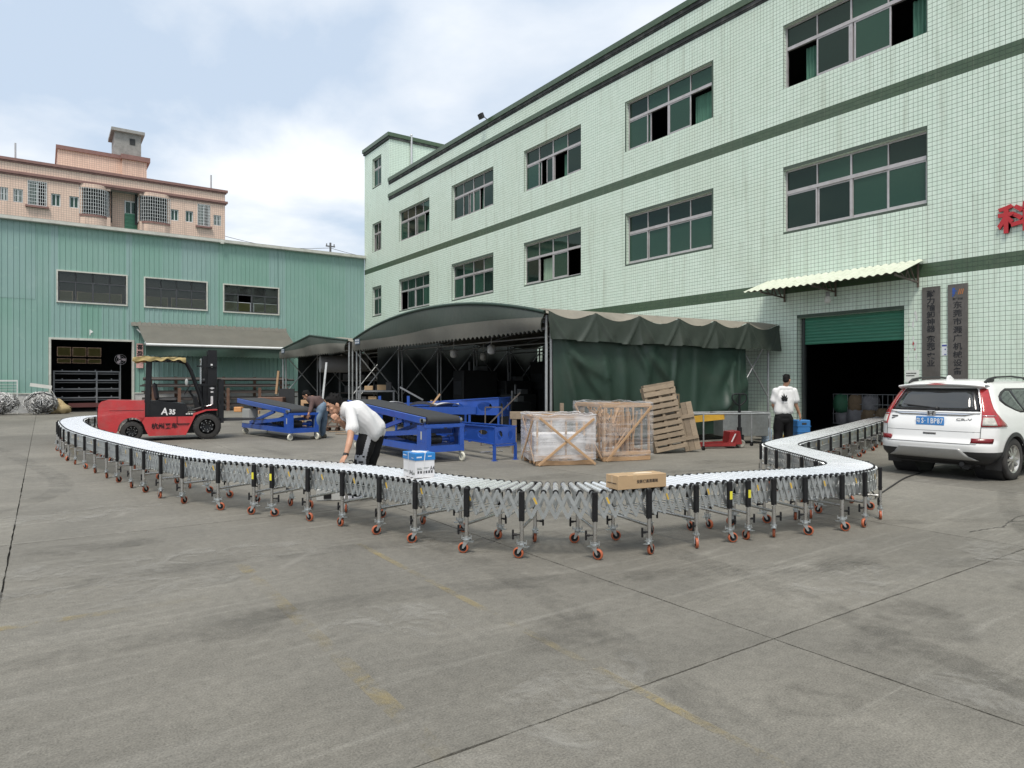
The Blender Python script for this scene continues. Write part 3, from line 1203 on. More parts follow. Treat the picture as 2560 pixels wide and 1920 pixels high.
s = place('red_character', text_mesh('科', .68, .06, M_RED, offset=.022), M=basis((XG - .045, 6.19, 5.36), (0, -1, 0), (0, 0, 1)))
tag(s, 'bold red raised character fixed high on the tiled wall', 'sign')
nb = MB()
nb.box(XG - .012, 7.635, 2.28, XG - .007, 7.755, 2.56, 0)
nb.box(XG - .014, 7.64, 2.51, XG - .0125, 7.75, 2.55, 1)
nb.box(XG - .014, 7.65, 2.30, XG - .0125, 7.70, 2.32, 1)
nb.box(XG - .014, 7.66, 2.42, XG - .0125, 7.69, 2.45, 1)
tag(nb.build('address_plate', [mat('plate_white', (.6, .63, .66), .5), mat('plate_blue', (.05, .07, .28), .5)]), 'small white and blue address plate between the name boards', 'sign')
nb = MB()
nb.box(XG - .011, 8.29, 1.62, XG - .008, 8.63, 1.93, 0)
o = nb.build('paper_notice', mat('paper_white', (.62, .64, .60), .8))
tag(o, 'white paper notice pasted low beside the roller door', 'notice')
for k in range(2):
    mb = MB()
    for i in range(7 - k):
        y = 8.60 - i * (.036 if k == 0 else .034)
        mb.box(XG - .0125, y - .028, 1.83 - k * .06, XG - .0112, y, 1.86 - k * .06)
    mb.build('lettering', M_INK, o)
# torn poster remains
M_TORN = mat('torn_paper', (.55, .57, .56), .8, var=.2)
M_TORNR = mat('torn_paper_red', (.35, .04, .05), .8)
tp = MB()
rr = random.Random(8)
for k in range(16):
    y, z = rr.choice((8.36, 8.5, 8.42)) + rr.uniform(-.05, .05), rr.uniform(2.15, 3.45)
    w, hh = rr.uniform(.015, .045), rr.uniform(.03, .14)
    pts = [(y + w * math.cos(a) * rr.uniform(.2, 1), z + hh * math.sin(a) * rr.uniform(.5, 1)) for a in [i * math.pi / 4 for i in range(8)]]
    tp.prism(pts, -.0105 - k * .0001, -.008, M=Matrix(((0, 0, 1, XG), (1, 0, 0, 0), (0, 1, 0, 0), (0, 0, 0, 1))), mat=1 if k in (3, 9) else 0)
tag(tp.build('torn_posters', [M_TORN, M_TORNR]), 'scraps of torn posters left on tiles by the roller door', 'poster scraps')

# ================================================================== TEAL METAL SHED
def teal_mat():
    m, nt, b = new_mat('teal_sheet_metal')
    v = coords(nt, 'World')
    oi = nd(nt, 'ShaderNodeObjectInfo')
    vs = coords(nt, 'World', (3.5, 3.5, 0.22))
    n1 = noise_of(nt, v, 0.22, 4.0, 0.55, 0.4)
    n2 = noise_of(nt, vs, 0.9, 6.0, 0.62)
    base = mixc(nt, ramp(nt, n1, 0.35, 0.65), (0.175, 0.330, 0.270), (0.225, 0.365, 0.322))
    base = mixc(nt, ramp(nt, oi.outputs['Random'], 0.3, 0.95, 0.0, 0.55), base, (0.27, 0.375, 0.385))
    base = mixc(nt, ramp(nt, n2, 0.5, 0.78, 0.0, 0.42), base, (0.15, 0.30, 0.235))
    base = mixc(nt, ramp(nt, noise_of(nt, v, 0.8, 6.0, 0.7, 0.8), 0.60, 0.74, 0.0, 0.32), base, (0.34, 0.49, 0.43))
    nt.links.new(base, b.inputs['Base Color'])
    b.inputs['Roughness'].default_value = 0.42
    b.inputs['Specular IOR Level'].default_value = 0.4
    bump_of(nt, b, noise_of(nt, coords(nt, 'World', (1, 1, .6)), 1.6, 3.0, .5), .25, .05)
    return m


M_TEAL = teal_mat()
M_GLASS_S = glass_mat('smoky_shed_glass', (.72, .76, .73), (.5, .55, .55), .03, 1.0, .03)
M_TRIM = mat('pale_metal_trim', (0.52, 0.53, 0.48), 0.5, 0.1, var=.1, scale=3, dirt=.3)
M_PLINTH = mat('white_plinth', (0.50, 0.50, 0.49), 0.8, var=.15, dirt=.45, dscale=1.5, co='World')
M_DFRAME = mat('dark_window_frame', (0.055, 0.06, 0.065), 0.5, 0.2)
shed = thing('metal_shed', 'long teal corrugated metal shed with three wide windows', 'building', (-2, YT, 0))
so = Vector((-2, YT, 0))


def S(o):
    o.parent = shed
    o.location = Vector(o.location) - so
    return o


TW = [(0.71, 3.97, 6.13, 7.77), (4.94, 8.25, 6.11, 7.76), (9.27, 12.56, 6.09, 7.73)]
TD = (0.40, 4.27, 0.0, 4.01)
ZT = 10.3
X0S, X1S = -30.0, XG - .02
RIB = 0.256


def corr(mb, a, b_, z0, z1, lift=0.0):
    """ribbed sheet from x=a to b"""
    xs = [(a, 0.0)]
    k = math.floor(a / RIB)
    while k * RIB < b_ + .1:
        c = k * RIB
        for dx, dy in ((-.034, 0), (-.018, .03), (.018, .03), (.034, 0)):
            x = c + dx
            if a < x < b_:
                xs.append((x, dy))
        k += 1
    xs.append((b_, 0.0))
    vs = []
    for x, dy in xs:
        vs += [(x, YT - dy - lift, z0), (x, YT - dy - lift, z1)]
    mb.add(vs, [(2 * i, 2 * i + 2, 2 * i + 3, 2 * i + 1) for i in range(len(xs) - 1)])


x = X0S
while x < X1S - .01:
    xe = min(x + RIB * 4, X1S)
    cuts = sorted({x, xe, *[c for h in TW + [TD] for c in h[:2] if x < c < xe]})
    pieces = {}
    for a, b_ in zip(cuts, cuts[1:]):
        xm = (a + b_) / 2
        spans = [(1.05, ZT)]
        for h in TW + [TD]:
            if h[0] < xm < h[1]:
                ns = []
                for s0, s1 in spans:
                    if h[3] <= s0 or h[2] >= s1:
                        ns.append((s0, s1))
                    else:
                        if h[2] > s0:
                            ns.append((s0, h[2]))
                        if h[3] < s1:
                            ns.append((h[3], s1))
                spans = ns
        for s0, s1 in spans:
            if xe < -.0 and s1 - s0 > 6:          # left of the door the sheets are lapped half way up
                pieces.setdefault((s0, 6.2, a), []).append((a, b_))
                pieces.setdefault((6.15, s1, a), []).append((a, b_))
            else:
                pieces.setdefault((s0, s1, a), []).append((a, b_))
    for (s0, s1, _), lst in pieces.items():
        mb = MB()
        for a, b_ in lst:
            corr(mb, a, b_, s0, s1, .012 if (s0, s1) == (6.15, ZT) else 0.0)
        S(mb.build('wall_sheet', M_TEAL))
    x = xe
mb = MB()
mb.box(X0S, YT - .02, 0, TD[0] - .1, YT + .2, 1.02)
mb.box(TD[1] + .1, YT - .02, 0, X1S, YT + .2, 1.02)
S(mb.build('plinth', M_PLINTH))
mb = MB()
mb.box(X0S, YT - .06, 1.02, TD[0] - .1, YT + .03, 1.08)
mb.box(TD[1] + .1, YT - .06, 1.02, X1S, YT + .03, 1.08)
S(mb.build('base_trim', M_TRIM))
# eave gutter
mb = MB()
mb.box(X0S, YT - .28, ZT - .02, X1S + .02, YT + .05, ZT + .03)
mb.box(X0S, YT - .30, ZT + .0, X1S + .02, YT - .27, ZT + .16)
mb.box(X0S, YT - .30, ZT + .165, X1S + .02, YT + .4, ZT + .175)
mb.box(9.6 - .6, YT - .36, ZT - .1, 9.8 - .6, YT - .305, ZT + .08)
S(mb.build('eave_gutter', M_TRIM))
mb = MB()
mb.add([(X0S, YT, ZT), (X1S, YT, ZT), (X1S, YT + 14, ZT + .6), (X0S, YT + 14, ZT + .6)], [(0, 1, 2, 3)])
S(mb.build('roof', M_TEAL))
# white door surround
mb = MB()
t = .11
mb.box(TD[0] - t, YT - .07, 0, TD[0], YT + .3, TD[3])
mb.box(TD[1], YT - .07, 0, TD[1] + t, YT + .3, TD[3])
mb.box(TD[0] - t, YT - .07, TD[3], TD[1] + t, YT + .3, TD[3] + t)
S(mb.build('door_frame', M_TRIM))
# windows
for i, (a, b_, z0, z1) in enumerate(TW):
    mb = MB()
    t = .075
    mb.box(a - t, YT - .075, z0 - t, a, YT + .05, z1 + t)
    mb.box(b_, YT - .075, z0 - t, b_ + t, YT + .05, z1 + t)
    mb.box(a, YT - .075, z0 - t, b_, YT + .05, z0)
    mb.box(a, YT - .075, z1, b_, YT + .05, z1 + t)
    w = S(mb.build('window', M_TRIM))
    mb = MB()
    zt = z0 + (z1 - z0) * .66
    cw = (b_ - a) / 4
    t = .06
    mb.box(a + .002, YT - .02, zt - t / 2, b_ - .002, YT + .04, zt + t / 2)
    mb.box(a + .002, YT - .02, z0 + .002, b_ - .002, YT + .04, z0 + t)
    for k in range(5):
        xx = a + cw * k
        xx = min(max(xx, a + t / 2 + .002), b_ - t / 2 - .002)
        tt = t * (1.5 if k == 2 else 1)
        mb.box(xx - tt / 2, YT - .018, z0 + t, xx + tt / 2, YT + .038, zt - t / 2)
        if 0 < k < 4:
            mb.box(xx - .012, YT - .01, zt + t / 2, xx + .012, YT + .02, z1 - .002)
    place('frame', mb.mesh('frame', M_DFRAME), w)
    for k in range(4):
        for z_0, z_1 in ((z0 + .06, zt - .03), (zt + .03, z1 - .01)):
            if i == 2 and z_1 < zt and k == 1:
                continue
            mb = MB()
            xa = a + cw * k + .03
            mb.box(xa, YT + .005, z_0, xa + cw - .06, YT + .012, z_1)
            place('pane', mb.mesh('pane', M_GLASS_S), w)
# lit back wall strip and dark hall inside
M_SKYL = mat('yellowed_back_sheet', (0.62, 0.64, 0.36), 0.7, var=.15, stretch=(3, 1, 1))
mb = MB()
xa, xb, yb = -6.0, XG - .1, YT + 13
mb.add([(xa, YT + .35, .015), (xb, YT + .35, .015), (xb, yb, .015), (xa, yb, .015), (xa, YT + .35, ZT - .1), (xb, YT + .35, ZT - .1), (xb, yb, ZT + .3), (xa, yb, ZT + .3)],
       [(0, 1, 2, 3), (7, 6, 5, 4), (0, 3, 7, 4), (1, 2, 6, 5)])
# back wall with a band of openings that let daylight show
bwin = [(-1.0 + 3.05 * k, 1.8 + 3.05 * k, 7.35, 8.2) for k in range(6)] + [(.87 + .92 * k, 1.69 + .92 * k, z0_, z1_) for k in range(3) for z0_, z1_ in ((3.55, 4.2), (3.06, 3.38))]
holes_wall(mb, lambda u, z: (u, yb, z), xa, xb, 0, ZT + .3, bwin)
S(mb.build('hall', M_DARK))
M_PANEL = mat('translucent_louvre', (0.52, 0.56, 0.36), 0.6, var=.1)


def skylight_mat():
    m, nt, b = new_mat('daylit_louvre')
    b.inputs['Base Color'].default_value = (0.4, 0.42, 0.30, 1)
    b.inputs['Transmission Weight'].default_value = 0.0
    tl = nd(nt, 'ShaderNodeBsdfTranslucent')
    tl.inputs[0].default_value = (0.42, 0.45, 0.30, 1)
    ad = nd(nt, 'ShaderNodeMixShader')
    ad.inputs[0].default_value = 0.75
    nt.links.new(b.outputs[0], ad.inputs[1])
    nt.links.new(tl.outputs[0], ad.inputs[2])
    nt.links.new(ad.outputs[0], nt.nodes['Material Output'].inputs['Surface'])
    return m


M_LOUV = skylight_mat()
for hh in bwin:
    mb = MB()
    mb.box(hh[0] + .02, yb - .02, hh[2] + .02, hh[1] - .02, yb - .01, hh[3] - .02)
    S(mb.build('louvre', M_LOUV))
# steel rack and a fan seen through the door
M_RACK = mat('rack_grey', (0.22, 0.23, 0.24), 0.5, 0.4, var=.15)
rk = thing('storage_rack', 'grey steel storage rack standing just inside the shed door', 'rack', (.5, YT + 1.2, 0))
mb = MB()
for z in (.75, 1.25, 1.75, 2.25):
    mb.box(0, 0, z, 3.3, .06, z + .07)
    mb.box(0, .3, z - .12, 3.3, .34, z - .07)
    for k in range(4):
        mb.box(.4 + k * .8, -.01, z + .072, .46 + k * .8, .05, z + .14)
mb.build('beam', M_RACK, rk)
for xx in (0.0, 2.05, 3.2):
    mb = MB()
    mb.box(xx, -.07, .0, xx + .08, -.005, 2.3)
    mb.build('upright', M_RACK, rk)
mb = MB()
mb.box(.9, -.2, .25, 3.6, .3, .48)
tag(mb.build('red_beam', mat('dull_red_steel', (.10, .03, .028), .6), None, (.3, YT + .9, 0)), 'dull red steel beam lying on the floor inside the shed door', 'beam')
fan = thing('wall_fan', 'round industrial fan beside the shed door', 'fan', (3.75, YT + .7, 3.0))
mb = MB()
for r in (.30, .2, .1):
    mb.path([(r * math.cos(a), -.02, r * math.sin(a)) for a in [i * math.pi / 10 for i in range(20)]], .008, closed=True)
mb.build('guard', mat('fan_chrome', (.5, .48, .5), .4, .6), fan)
for k in range(3):
    mb = MB()
    M = Matrix.Rotation(k * 2 * math.pi / 3, 4, 'Y')
    mb.prism([(.03, -.02), (.25, -.10), (.27, .06), (.05, .05)], 0, .01, M=M @ Matrix.Rotation(R_(90), 4, 'X'))
    mb.build('blade', mat('fan_blade', (.45, .38, .40), .4), fan)
mb = MB()
mb.tube((0, .05, 0), (0, .05, -3.0), .03)
mb.build('pole', M_RACK, fan)
# white P-shaped mark and red couplet strip on the wall
mb = MB()
mb.add([(2.18, YT - .035, 4.30), (2.22, YT - .035, 4.30), (2.22, YT - .035, 4.62), (2.18, YT - .035, 4.62)], [(0, 1, 2, 3)])
mb.prism([(2.225, 4.40), (2.36, 4.50), (2.225, 4.62)], -.036, -.034, M=Matrix(((1, 0, 0, 0), (0, 0, 1, YT), (0, 1, 0, 0), (0, 0, 0, 1))))
S(mb.build('painted_mark', mat('white_mark', (.7, .72, .7), .7)))
cp = thing('couplet_strip', 'faded pink couplet strip with black characters beside the shed door', 'poster', (4.66, YT - .06, 2.5))
mb = MB()
mb.grid(lambda u, v: (-.17 + .34 * u - .03 * (1 - v) ** 3 * (1 - u), -.01 - .05 * (1 - v) ** 4, v * 1.42), 4, 10)
mb.build('paper', mat('faded_pink_paper', (.52, .31, .29), .8, var=.2, scale=6), cp)
for k, ch in enumerate('喜盈门'):
    place('character', text_mesh(ch, .31, .006, M_INK, offset=.006), cp, M=basis((0, -.066 if k > 1 else -.02, 1.2 - .37 * k), (1, 0, 0), (0, 0, 1)))

# utility insulator sticking up behind the eave
up = MB()
up.tube((0, 0, -.6), (0, 0, .55), .09, 10)
up.bar((-.42, 0, .22), (.42, 0, .22), .1, .1)
up.tube((-.35, 0, .27), (-.35, 0, .45), .05, 8)
up.tube((.35, 0, .27), (.35, 0, .45), .05, 8)
tag(up.build('utility_pole', mat('old_pole', (.12, .12, .12), .8), None, at(826, 622, 62)), 'top of a utility pole with cross arm behind the shed roof', 'pole')
wr = MB()
p0 = at(826, 620, 62)
wr.path([p0 + Vector((-9, 4, .9)) * (1 - k / 8) + Vector((0, 0, -.5 * math.sin(math.pi * k / 8))) for k in range(9)], .02, 4)
wr.path([p0 + (Vector((7, -2, -.5)) * (k / 8)) + Vector((0, 0, -.4 * math.sin(math.pi * k / 8))) for k in range(9)], .02, 4)
tag(wr.build('overhead_wire', mat('cable_black', (.02, .02, .02), .7)), 'thin overhead wires sagging from the utility pole', 'wire')

# ================================================================== PINK APARTMENT BUILDING (behind the shed)
YP = 62.0


def brick_far(name, c1, c2, mo):
    m, nt, b = new_mat(name)
    v = coords(nt, 'World')
    sp = nd(nt, 'ShaderNodeSeparateXYZ')
    nt.links.new(v, sp.inputs[0])
    cb = nd(nt, 'ShaderNodeCombineXYZ')
    nt.links.new(mth(nt, 'ADD', sp.outputs[0], sp.outputs[1]), cb.inputs[0])
    nt.links.new(sp.outputs[2], cb.inputs[1])
    br = nd(nt, 'ShaderNodeTexBrick')
    br.offset = 0.0
    br.inputs['Scale'].default_value = 1.0
    br.inputs['Brick Width'].default_value = .165
    br.inputs['Row Height'].default_value = .165
    br.inputs['Mortar Size'].default_value = 0.014
    br.inputs['Color1'].default_value = (*c1, 1)
    br.inputs['Color2'].default_value = (*c2, 1)
    br.inputs['Mortar'].default_value = (*mo, 1)
    nt.links.new(cb.outputs[0], br.inputs['Vector'])
    vs = coords(nt, 'World', (1.5, 1.5, .15))
    out = mixc(nt, ramp(nt, noise_of(nt, vs, 0.9, 6.0, .65), .52, .8, 0, .45), br.outputs[0], (.22, .17, .14))
    nt.links.new(out, b.inputs['Base Color'])
    b.inputs['Roughness'].default_value = 0.6
    return m


M_PINK = brick_far('pink_wall_tiles', (.62, .445, .355), (.67, .49, .39), (.38, .285, .24))
M_MAROON = mat('maroon_trim_tiles', (.20, .105, .09), .6, var=.2, scale=3, co='World')
M_RAWC = mat('raw_cement', (.27, .265, .25), .9, var=.35, scale=1.6, co='World')
M_WHITEBAR = mat('white_bars', (.62, .63, .63), .5, var=.1)
M_GGLASS = glass_mat('apartment_green_glass', (.10, .24, .17), .8, .05, .6)
apt = thing('apartment_building', 'pink tiled apartment building rising behind the teal shed', 'building', (0, YP, 0))


def A(o):
    o.parent = apt
    o.location = Vector(o.location) - Vector((0, YP, 0))
    return o


def Xp(px):
    k = (px - 1280) / 1690
    dx, dy = FWD.x + k * RGT.x, FWD.y + k * RGT.y
    return dx * YP / dy, YP / dy          # x, depth


def Zp(px, py):
    return CAM_H + Xp(px)[1] * (960 - py) / 1690


def zrect(a, b_, c, d):
    """zoom-picture rectangle (x0,x1,y0,y1) -> metres on the facade"""
    s = .28933
    x0, x1 = a * s, b_ * s
    xm = (x0 + x1) / 2
    return Xp(x0)[0], Xp(x1)[0], Zp(x0, 300 + d * s), Zp(x0, 300 + c * s)


XA0, XA1 = -16.0, 12.95
APW = [zrect(0, 70, 575, 690), zrect(115, 198, 590, 705), zrect(240, 403, 520, 728), zrect(443, 523, 632, 740), zrect(600, 680, 655, 755),
       zrect(1475, 1543, 768, 865), zrect(1603, 1668, 782, 878), zrect(1708, 1813, 725, 908), zrect(1845, 1910, 818, 908)]
xr0, xr1 = zrect(955, 1205, 600, 900)[:2]
APW = [(min(a, b_), max(a, b_), c, d) for a, b_, c, d in APW]
APG = {0: 'g', 1: 'g', 2: 'G', 3: 's', 4: 's', 5: 's', 6: 's', 7: 'G', 8: 'g'}
mb = MB()
recess = (xr0, xr1, 8.0, 17.1)
holes_wall(mb, lambda u, z: (u, YP, z), XA0, XA1, 0, 18.2, APW + [recess] + [(min(q[0], q[1]) - .1, max(q[0], q[1]) + .1, q[2] - .1, q[3] + .05) for q in (zrect(725, 950, 590, 805), zrect(1200, 1435, 655, 860))])
mb.add([(XA1, YP, 0), (XA1, YP + 12, 0), (XA1, YP + 12, 18.2), (XA1, YP, 18.2)], [(0, 1, 2, 3)])
mb.add([(XA0, YP, 18.0), (XA1, YP, 18.0), (XA1, YP + 12, 18.0), (XA0, YP + 12, 18.0)], [(0, 1, 2, 3)])
mb.add([(XA0, YP + 12, 0), (XA1, YP + 12, 0), (XA1, YP + 12, 18.2), (XA0, YP + 12, 18.2)], [(0, 1, 2, 3)])
# balcony recess
mb.add([(xr0, YP, 8), (xr0, YP + 1.3, 8), (xr0, YP + 1.3, 17.1), (xr0, YP, 17.1)], [(0, 1, 2, 3)])
mb.add([(xr1, YP, 8), (xr1, YP + 1.3, 8), (xr1, YP + 1.3, 17.1), (xr1, YP, 17.1)], [(0, 1, 2, 3)])
mb.add([(xr0, YP + 1.3, 8), (xr1, YP + 1.3, 8), (xr1, YP + 1.3, 17.1), (xr0, YP + 1.3, 17.1)], [(0, 1, 2, 3)])
mb.add([(xr0, YP, 17.1), (xr1, YP, 17.1), (xr1, YP + 1.3, 17.1), (xr0, YP + 1.3, 17.1)], [(0, 1, 2, 3)], 1)
for h_ in APW:
    a, b_, c, d = h_
    for p, q in (((a, c), (a, d)), ((a, d), (b_, d)), ((b_, d), (b_, c)), ((b_, c), (a, c))):
        mb.add([(p[0], YP, p[1]), (q[0], YP, q[1]), (q[0], YP + .3, q[1]), (p[0], YP + .3, p[1])], [(0, 1, 2, 3)], 1)
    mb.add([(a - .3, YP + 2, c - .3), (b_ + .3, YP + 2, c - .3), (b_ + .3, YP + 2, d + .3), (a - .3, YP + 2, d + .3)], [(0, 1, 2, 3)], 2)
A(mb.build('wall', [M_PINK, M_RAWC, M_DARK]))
for z0, z1 in ((17.92, 18.24), (16.98, 17.28)):
    mb = MB()
    mb.box(XA0, YP - .18, z0 + .12, XA1 + .2, YP + .1, z1)
    mb.box(XA0, YP - .08, z0, XA1 + .1, YP + .1, z0 + .118)
    A(mb.build('string_course', M_MAROON))
# stair head and water tank
mb = MB()
xs0, xs1, xs2 = Xp(145)[0], Xp(268)[0], Xp(350)[0]
mb.box(xs0, YP + 2.5, 18, xs1 + 1.2, YP + 8, 20.2)
mb.box(xs1 + 1.2, YP + 2.0, 18, xs2 + .7, YP + 8.2, 20.1)
A(mb.build('stair_head', M_PINK))
mb = MB()
mb.box(xs0 - .1, YP + 2.35, 20.2, xs1 + 1.2, YP + 8.1, 20.5)
mb.box(xs1 + 1.1, YP + 1.8, 20.1, xs2 + .95, YP + 8.4, 20.48)
A(mb.build('stair_head_trim', M_MAROON))
mb = MB()
xt0, xt1 = Xp(262)[0] + .9, Xp(343)[0] + .6
mb.box(xt0, YP + 3, 20.4, xt1, YP + 6, 22.6)
mb.box(xt0 - .25, YP + 2.7, 22.6, xt1 + .25, YP + 6.3, 22.85)
mb.box(xt1 - .85, YP + 2.97, 21.7, xt1 - .45, YP + 3.02, 22.2, 1)
A(mb.build('roof_tank', [M_RAWC, M_DARK]))
for xx in (Xp(38)[0], Xp(530)[0]):
    mb = MB()
    mb.tube((xx, YP + .4, 18), (xx, YP + .4, 19.5), .07, 6)
    A(mb.build('vent_pole', mat('grey_pole', (.4, .4, .42), .6)))


def grille(mb, a, b_, c, d, y, nx, nzz):
    for k in range(nx + 1):
        x_ = a + (b_ - a) * k / nx
        mb.box(x_ - .012, y - .03, c, x_ + .012, y, d)
    for k in range(nzz + 1):
        z_ = c + (d - c) * k / nzz
        mb.box(a - .012, y - .034, z_ - .012, b_ + .012, y - .031, z_ + .012)


for i, (a, b_, c, d) in enumerate(APW):
    w = MB()
    t = .07
    y = YP + .12
    w.box(a, y, c, a + t, y + .06, d)
    w.box(b_ - t, y, c, b_, y + .06, d)
    w.box(a + t, y, c, b_ - t, y + .06, c + t)
    w.box(a + t, y, d - t, b_ - t, y + .06, d)
    w.box((a + b_) / 2 - .03, y, c + t, (a + b_) / 2 + .03, y + .06, d - t)
    win = A(w.build('window', M_WHITEBAR))
    for k in range(2):
        p = MB()
        xa_ = a + t if k == 0 else (a + b_) / 2 + .03
        xb_ = (a + b_) / 2 - .03 if k == 0 else b_ - t
        if APG[i] == 'G' and k == 1:
            continue
        p.box(xa_, y + .025, c + t, xb_, y + .032, d - t)
        place('pane', p.mesh('pane', M_GGLASS), win)
    if APG[i] in 'gG':
        g = MB()
        grille(g, a, b_, c, d, YP - .02 if APG[i] == 'G' else YP + .05, 5 if APG[i] == 'g' else 9, 2 if APG[i] == 'g' else 7)
        place('grille', g.mesh('grille', M_WHITEBAR), win)
    if APG[i] == 'G':
        s_ = MB()
        s_.box(a - .15, YP - .25, c - .2, b_ + .15, YP - .002, c - .05)
        place('sill', s_.mesh('sill', M_MAROON), win)
# rounded balconies either side of the recess
for side, (a, b_, c, d) in (('l', zrect(725, 950, 590, 805)), ('r', zrect(1200, 1435, 655, 860))):
    a, b_ = min(a, b_), max(a, b_)
    out = .75
    n = 14
    rad = 1.0
    outline = []
    if side == 'l':      # straight then curving back into the recess on the right
        outline.append((a - .3, YP - .02))
        outline.append((a + .1, YP - .25))
        for k in range(n + 1):
            t = k / n * math.pi / 2
            outline.append((b_ - rad + rad * math.sin(t), YP - .25 - .2 + (rad * (1 - math.cos(t))) + .1))
        outline.append((b_, YP + 1.2))
    else:
        outline.append((a, YP + 1.2))
        for k in range(n + 1):
            t = k / n * math.pi / 2
            outline.append((a + rad - rad * math.cos(t), YP - .35 + rad * (1 - math.sin(t))))
        outline.append((b_ - .1, YP - .25))
        outline.append((b_ + .3, YP - .02))
    mb = MB()
    for (p, q) in zip(outline, outline[1:]):
        mb.add([(p[0], p[1], 9), (q[0], q[1], 9), (q[0], q[1], c - .1), (p[0], p[1], c - .1)], [(0, 1, 2, 3)], 0)
        mb.add([(p[0], p[1] - .05, c - .25), (q[0], q[1] - .05, c - .25), (q[0], q[1] - .05, c - .08), (p[0], p[1] - .05, c - .08)], [(0, 1, 2, 3)], 1)
        mb.add([(p[0], p[1], d + .05), (q[0], q[1], d + .05), (q[0], q[1], 17.1), (p[0], p[1], 17.1)], [(0, 1, 2, 3)], 0)
    bal = A(mb.build('balcony', [M_PINK, M_MAROON]))
    mb = MB()
    tot = [0]
    for p, q in zip(outline, outline[1:]):
        tot.append(tot[-1] + math.hypot(q[0] - p[0], q[1] - p[1]))
    nb_ = 20
    for k in range(nb_ + 1):
        s_ = tot[-1] * k / nb_
        j = max(i for i in range(len(tot)) if tot[i] <= s_ + 1e-6)
        j = min(j, len(outline) - 2)
        f = (s_ - tot[j]) / max(1e-6, tot[j + 1] - tot[j])
        x_ = outline[j][0] + (outline[j + 1][0] - outline[j][0]) * f
        y_ = outline[j][1] + (outline[j + 1][1] - outline[j][1]) * f
        mb.box(x_ - .012, y_ - .012, c - .1, x_ + .012, y_ + .012, d + .05)
    for k in range(8):
        z_ = c + (d - c) * k / 7
        mb.path([(p[0], p[1], z_) for p in outline], .013, 4)
    place('grille', mb.mesh('grille', M_WHITEBAR), bal)
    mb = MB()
    mb.add([(a - .2, YP + .9, c - .3), (b_ + .2, YP + .9, c - .3), (b_ + .2, YP + .9, d + .3), (a - .2, YP + .9, d + .3)], [(0, 1, 2, 3)])  # dark sheet put in for the shadow behind the grille
    place('painted_shade', mb.mesh('painted_shade', M_DARK), bal)
a, b_, c, d = zrect(1015, 1127, 655, 960)
a, b_ = min(a, b_) + .6, max(a, b_) + .6
mb = MB()
zmid = c + (d - c) * .6
mb.box(a, YP + 1.22, c - 1, b_, YP + 1.28, zmid, 0)
for k in range(9):
    mb.box(a + .02, YP + 1.19, c - .8 + k * .3, b_ - .02, YP + 1.215, c - .62 + k * .3, 0)
mb.box(a, YP + 1.2, zmid, b_, YP + 1.29, zmid + .12, 1)
mb.box(a, YP + 1.2, d - .1, b_, YP + 1.29, d, 1)
for xx in (a, (a + b_) / 2 - .04, b_ - .08):
    mb.box(xx, YP + 1.2, zmid + .12, xx + .08, YP + 1.29, d - .1, 1)
mb.box(a + .08, YP + 1.24, zmid + .12, b_ - .08, YP + 1.26, d - .1, 2)
A(mb.build('balcony_door', [mat('green_louvre', (.06, .21, .13), .5), M_WHITEBAR, M_GGLASS]))

# ================================================================== AWNING ON THE SHED
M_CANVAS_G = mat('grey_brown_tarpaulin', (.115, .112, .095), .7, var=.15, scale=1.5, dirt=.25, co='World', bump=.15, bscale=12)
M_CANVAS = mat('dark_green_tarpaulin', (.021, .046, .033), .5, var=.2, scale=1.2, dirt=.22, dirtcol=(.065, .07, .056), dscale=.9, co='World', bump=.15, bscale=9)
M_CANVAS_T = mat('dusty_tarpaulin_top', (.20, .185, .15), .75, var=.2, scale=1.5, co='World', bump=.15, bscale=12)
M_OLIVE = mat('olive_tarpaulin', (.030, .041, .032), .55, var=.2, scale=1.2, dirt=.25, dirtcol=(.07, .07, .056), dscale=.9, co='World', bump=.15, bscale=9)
M_GALV = mat('galvanised_pipe', (.36, .375, .38), .42, .5, var=.18, scale=6, dirt=.25)
YA = 42.6
aw = thing('wall_awning', 'grey brown retractable awning with green valance on the teal shed', 'awning', (8.5, YT, 3.7))
ao = Vector((8.5, YT, 3.7))


def AW(o):
    o.parent = aw
    o.location = Vector(o.location) - ao
    return o


mb = MB()
xa0, xa1, xb0, xb1 = 4.2, 13.05, 4.75, 13.2
mb.grid(lambda u, v: (xa0 + .35 + (xb0 - xa0 - .35) * v + u * ((xa1 - xa0 - .35) * (1 - v) + (xb1 - xb0) * v), YT - .25 - (YT - YA - .25) * v, 4.95 - 1.15 * v - .05 * math.sin(math.pi * v)), 20, 6)
AW(mb.build('canvas', M_CANVAS_G))
mb = MB()
for k in range(34):
    x_ = xa0 + (xa1 - xa0) * k / 34
    mb.add([(x_, YT - .06, 5.18 - .05), (x_ + .26, YT - .06, 5.18 + (.04 if k % 2 else 0)), (x_ + .26, YT - .3, 4.92), (x_, YT - .3, 4.92)], [(0, 1, 2, 3)])
AW(mb.build('hood', M_CANVAS_G))
mb = MB()
mb.tube((xb0, YA, 3.78), (xb1, YA, 3.78), .075, 10)
AW(mb.build('front_bar', mat('white_bar', (.66, .68, .68), .35)))
mb = MB()
nsc = 76


def val(u, v):
    x_ = xb0 + (xb1 - xb0) * u
    ed = .05 * abs(math.sin(u * nsc / 2 * math.pi))
    zz = 3.70 - v * (.56 - ed)
    return (x_, YA + .02 + .04 * math.sin(u * 9 + v * 2) + .03 * math.sin(u * 23) * v, zz)


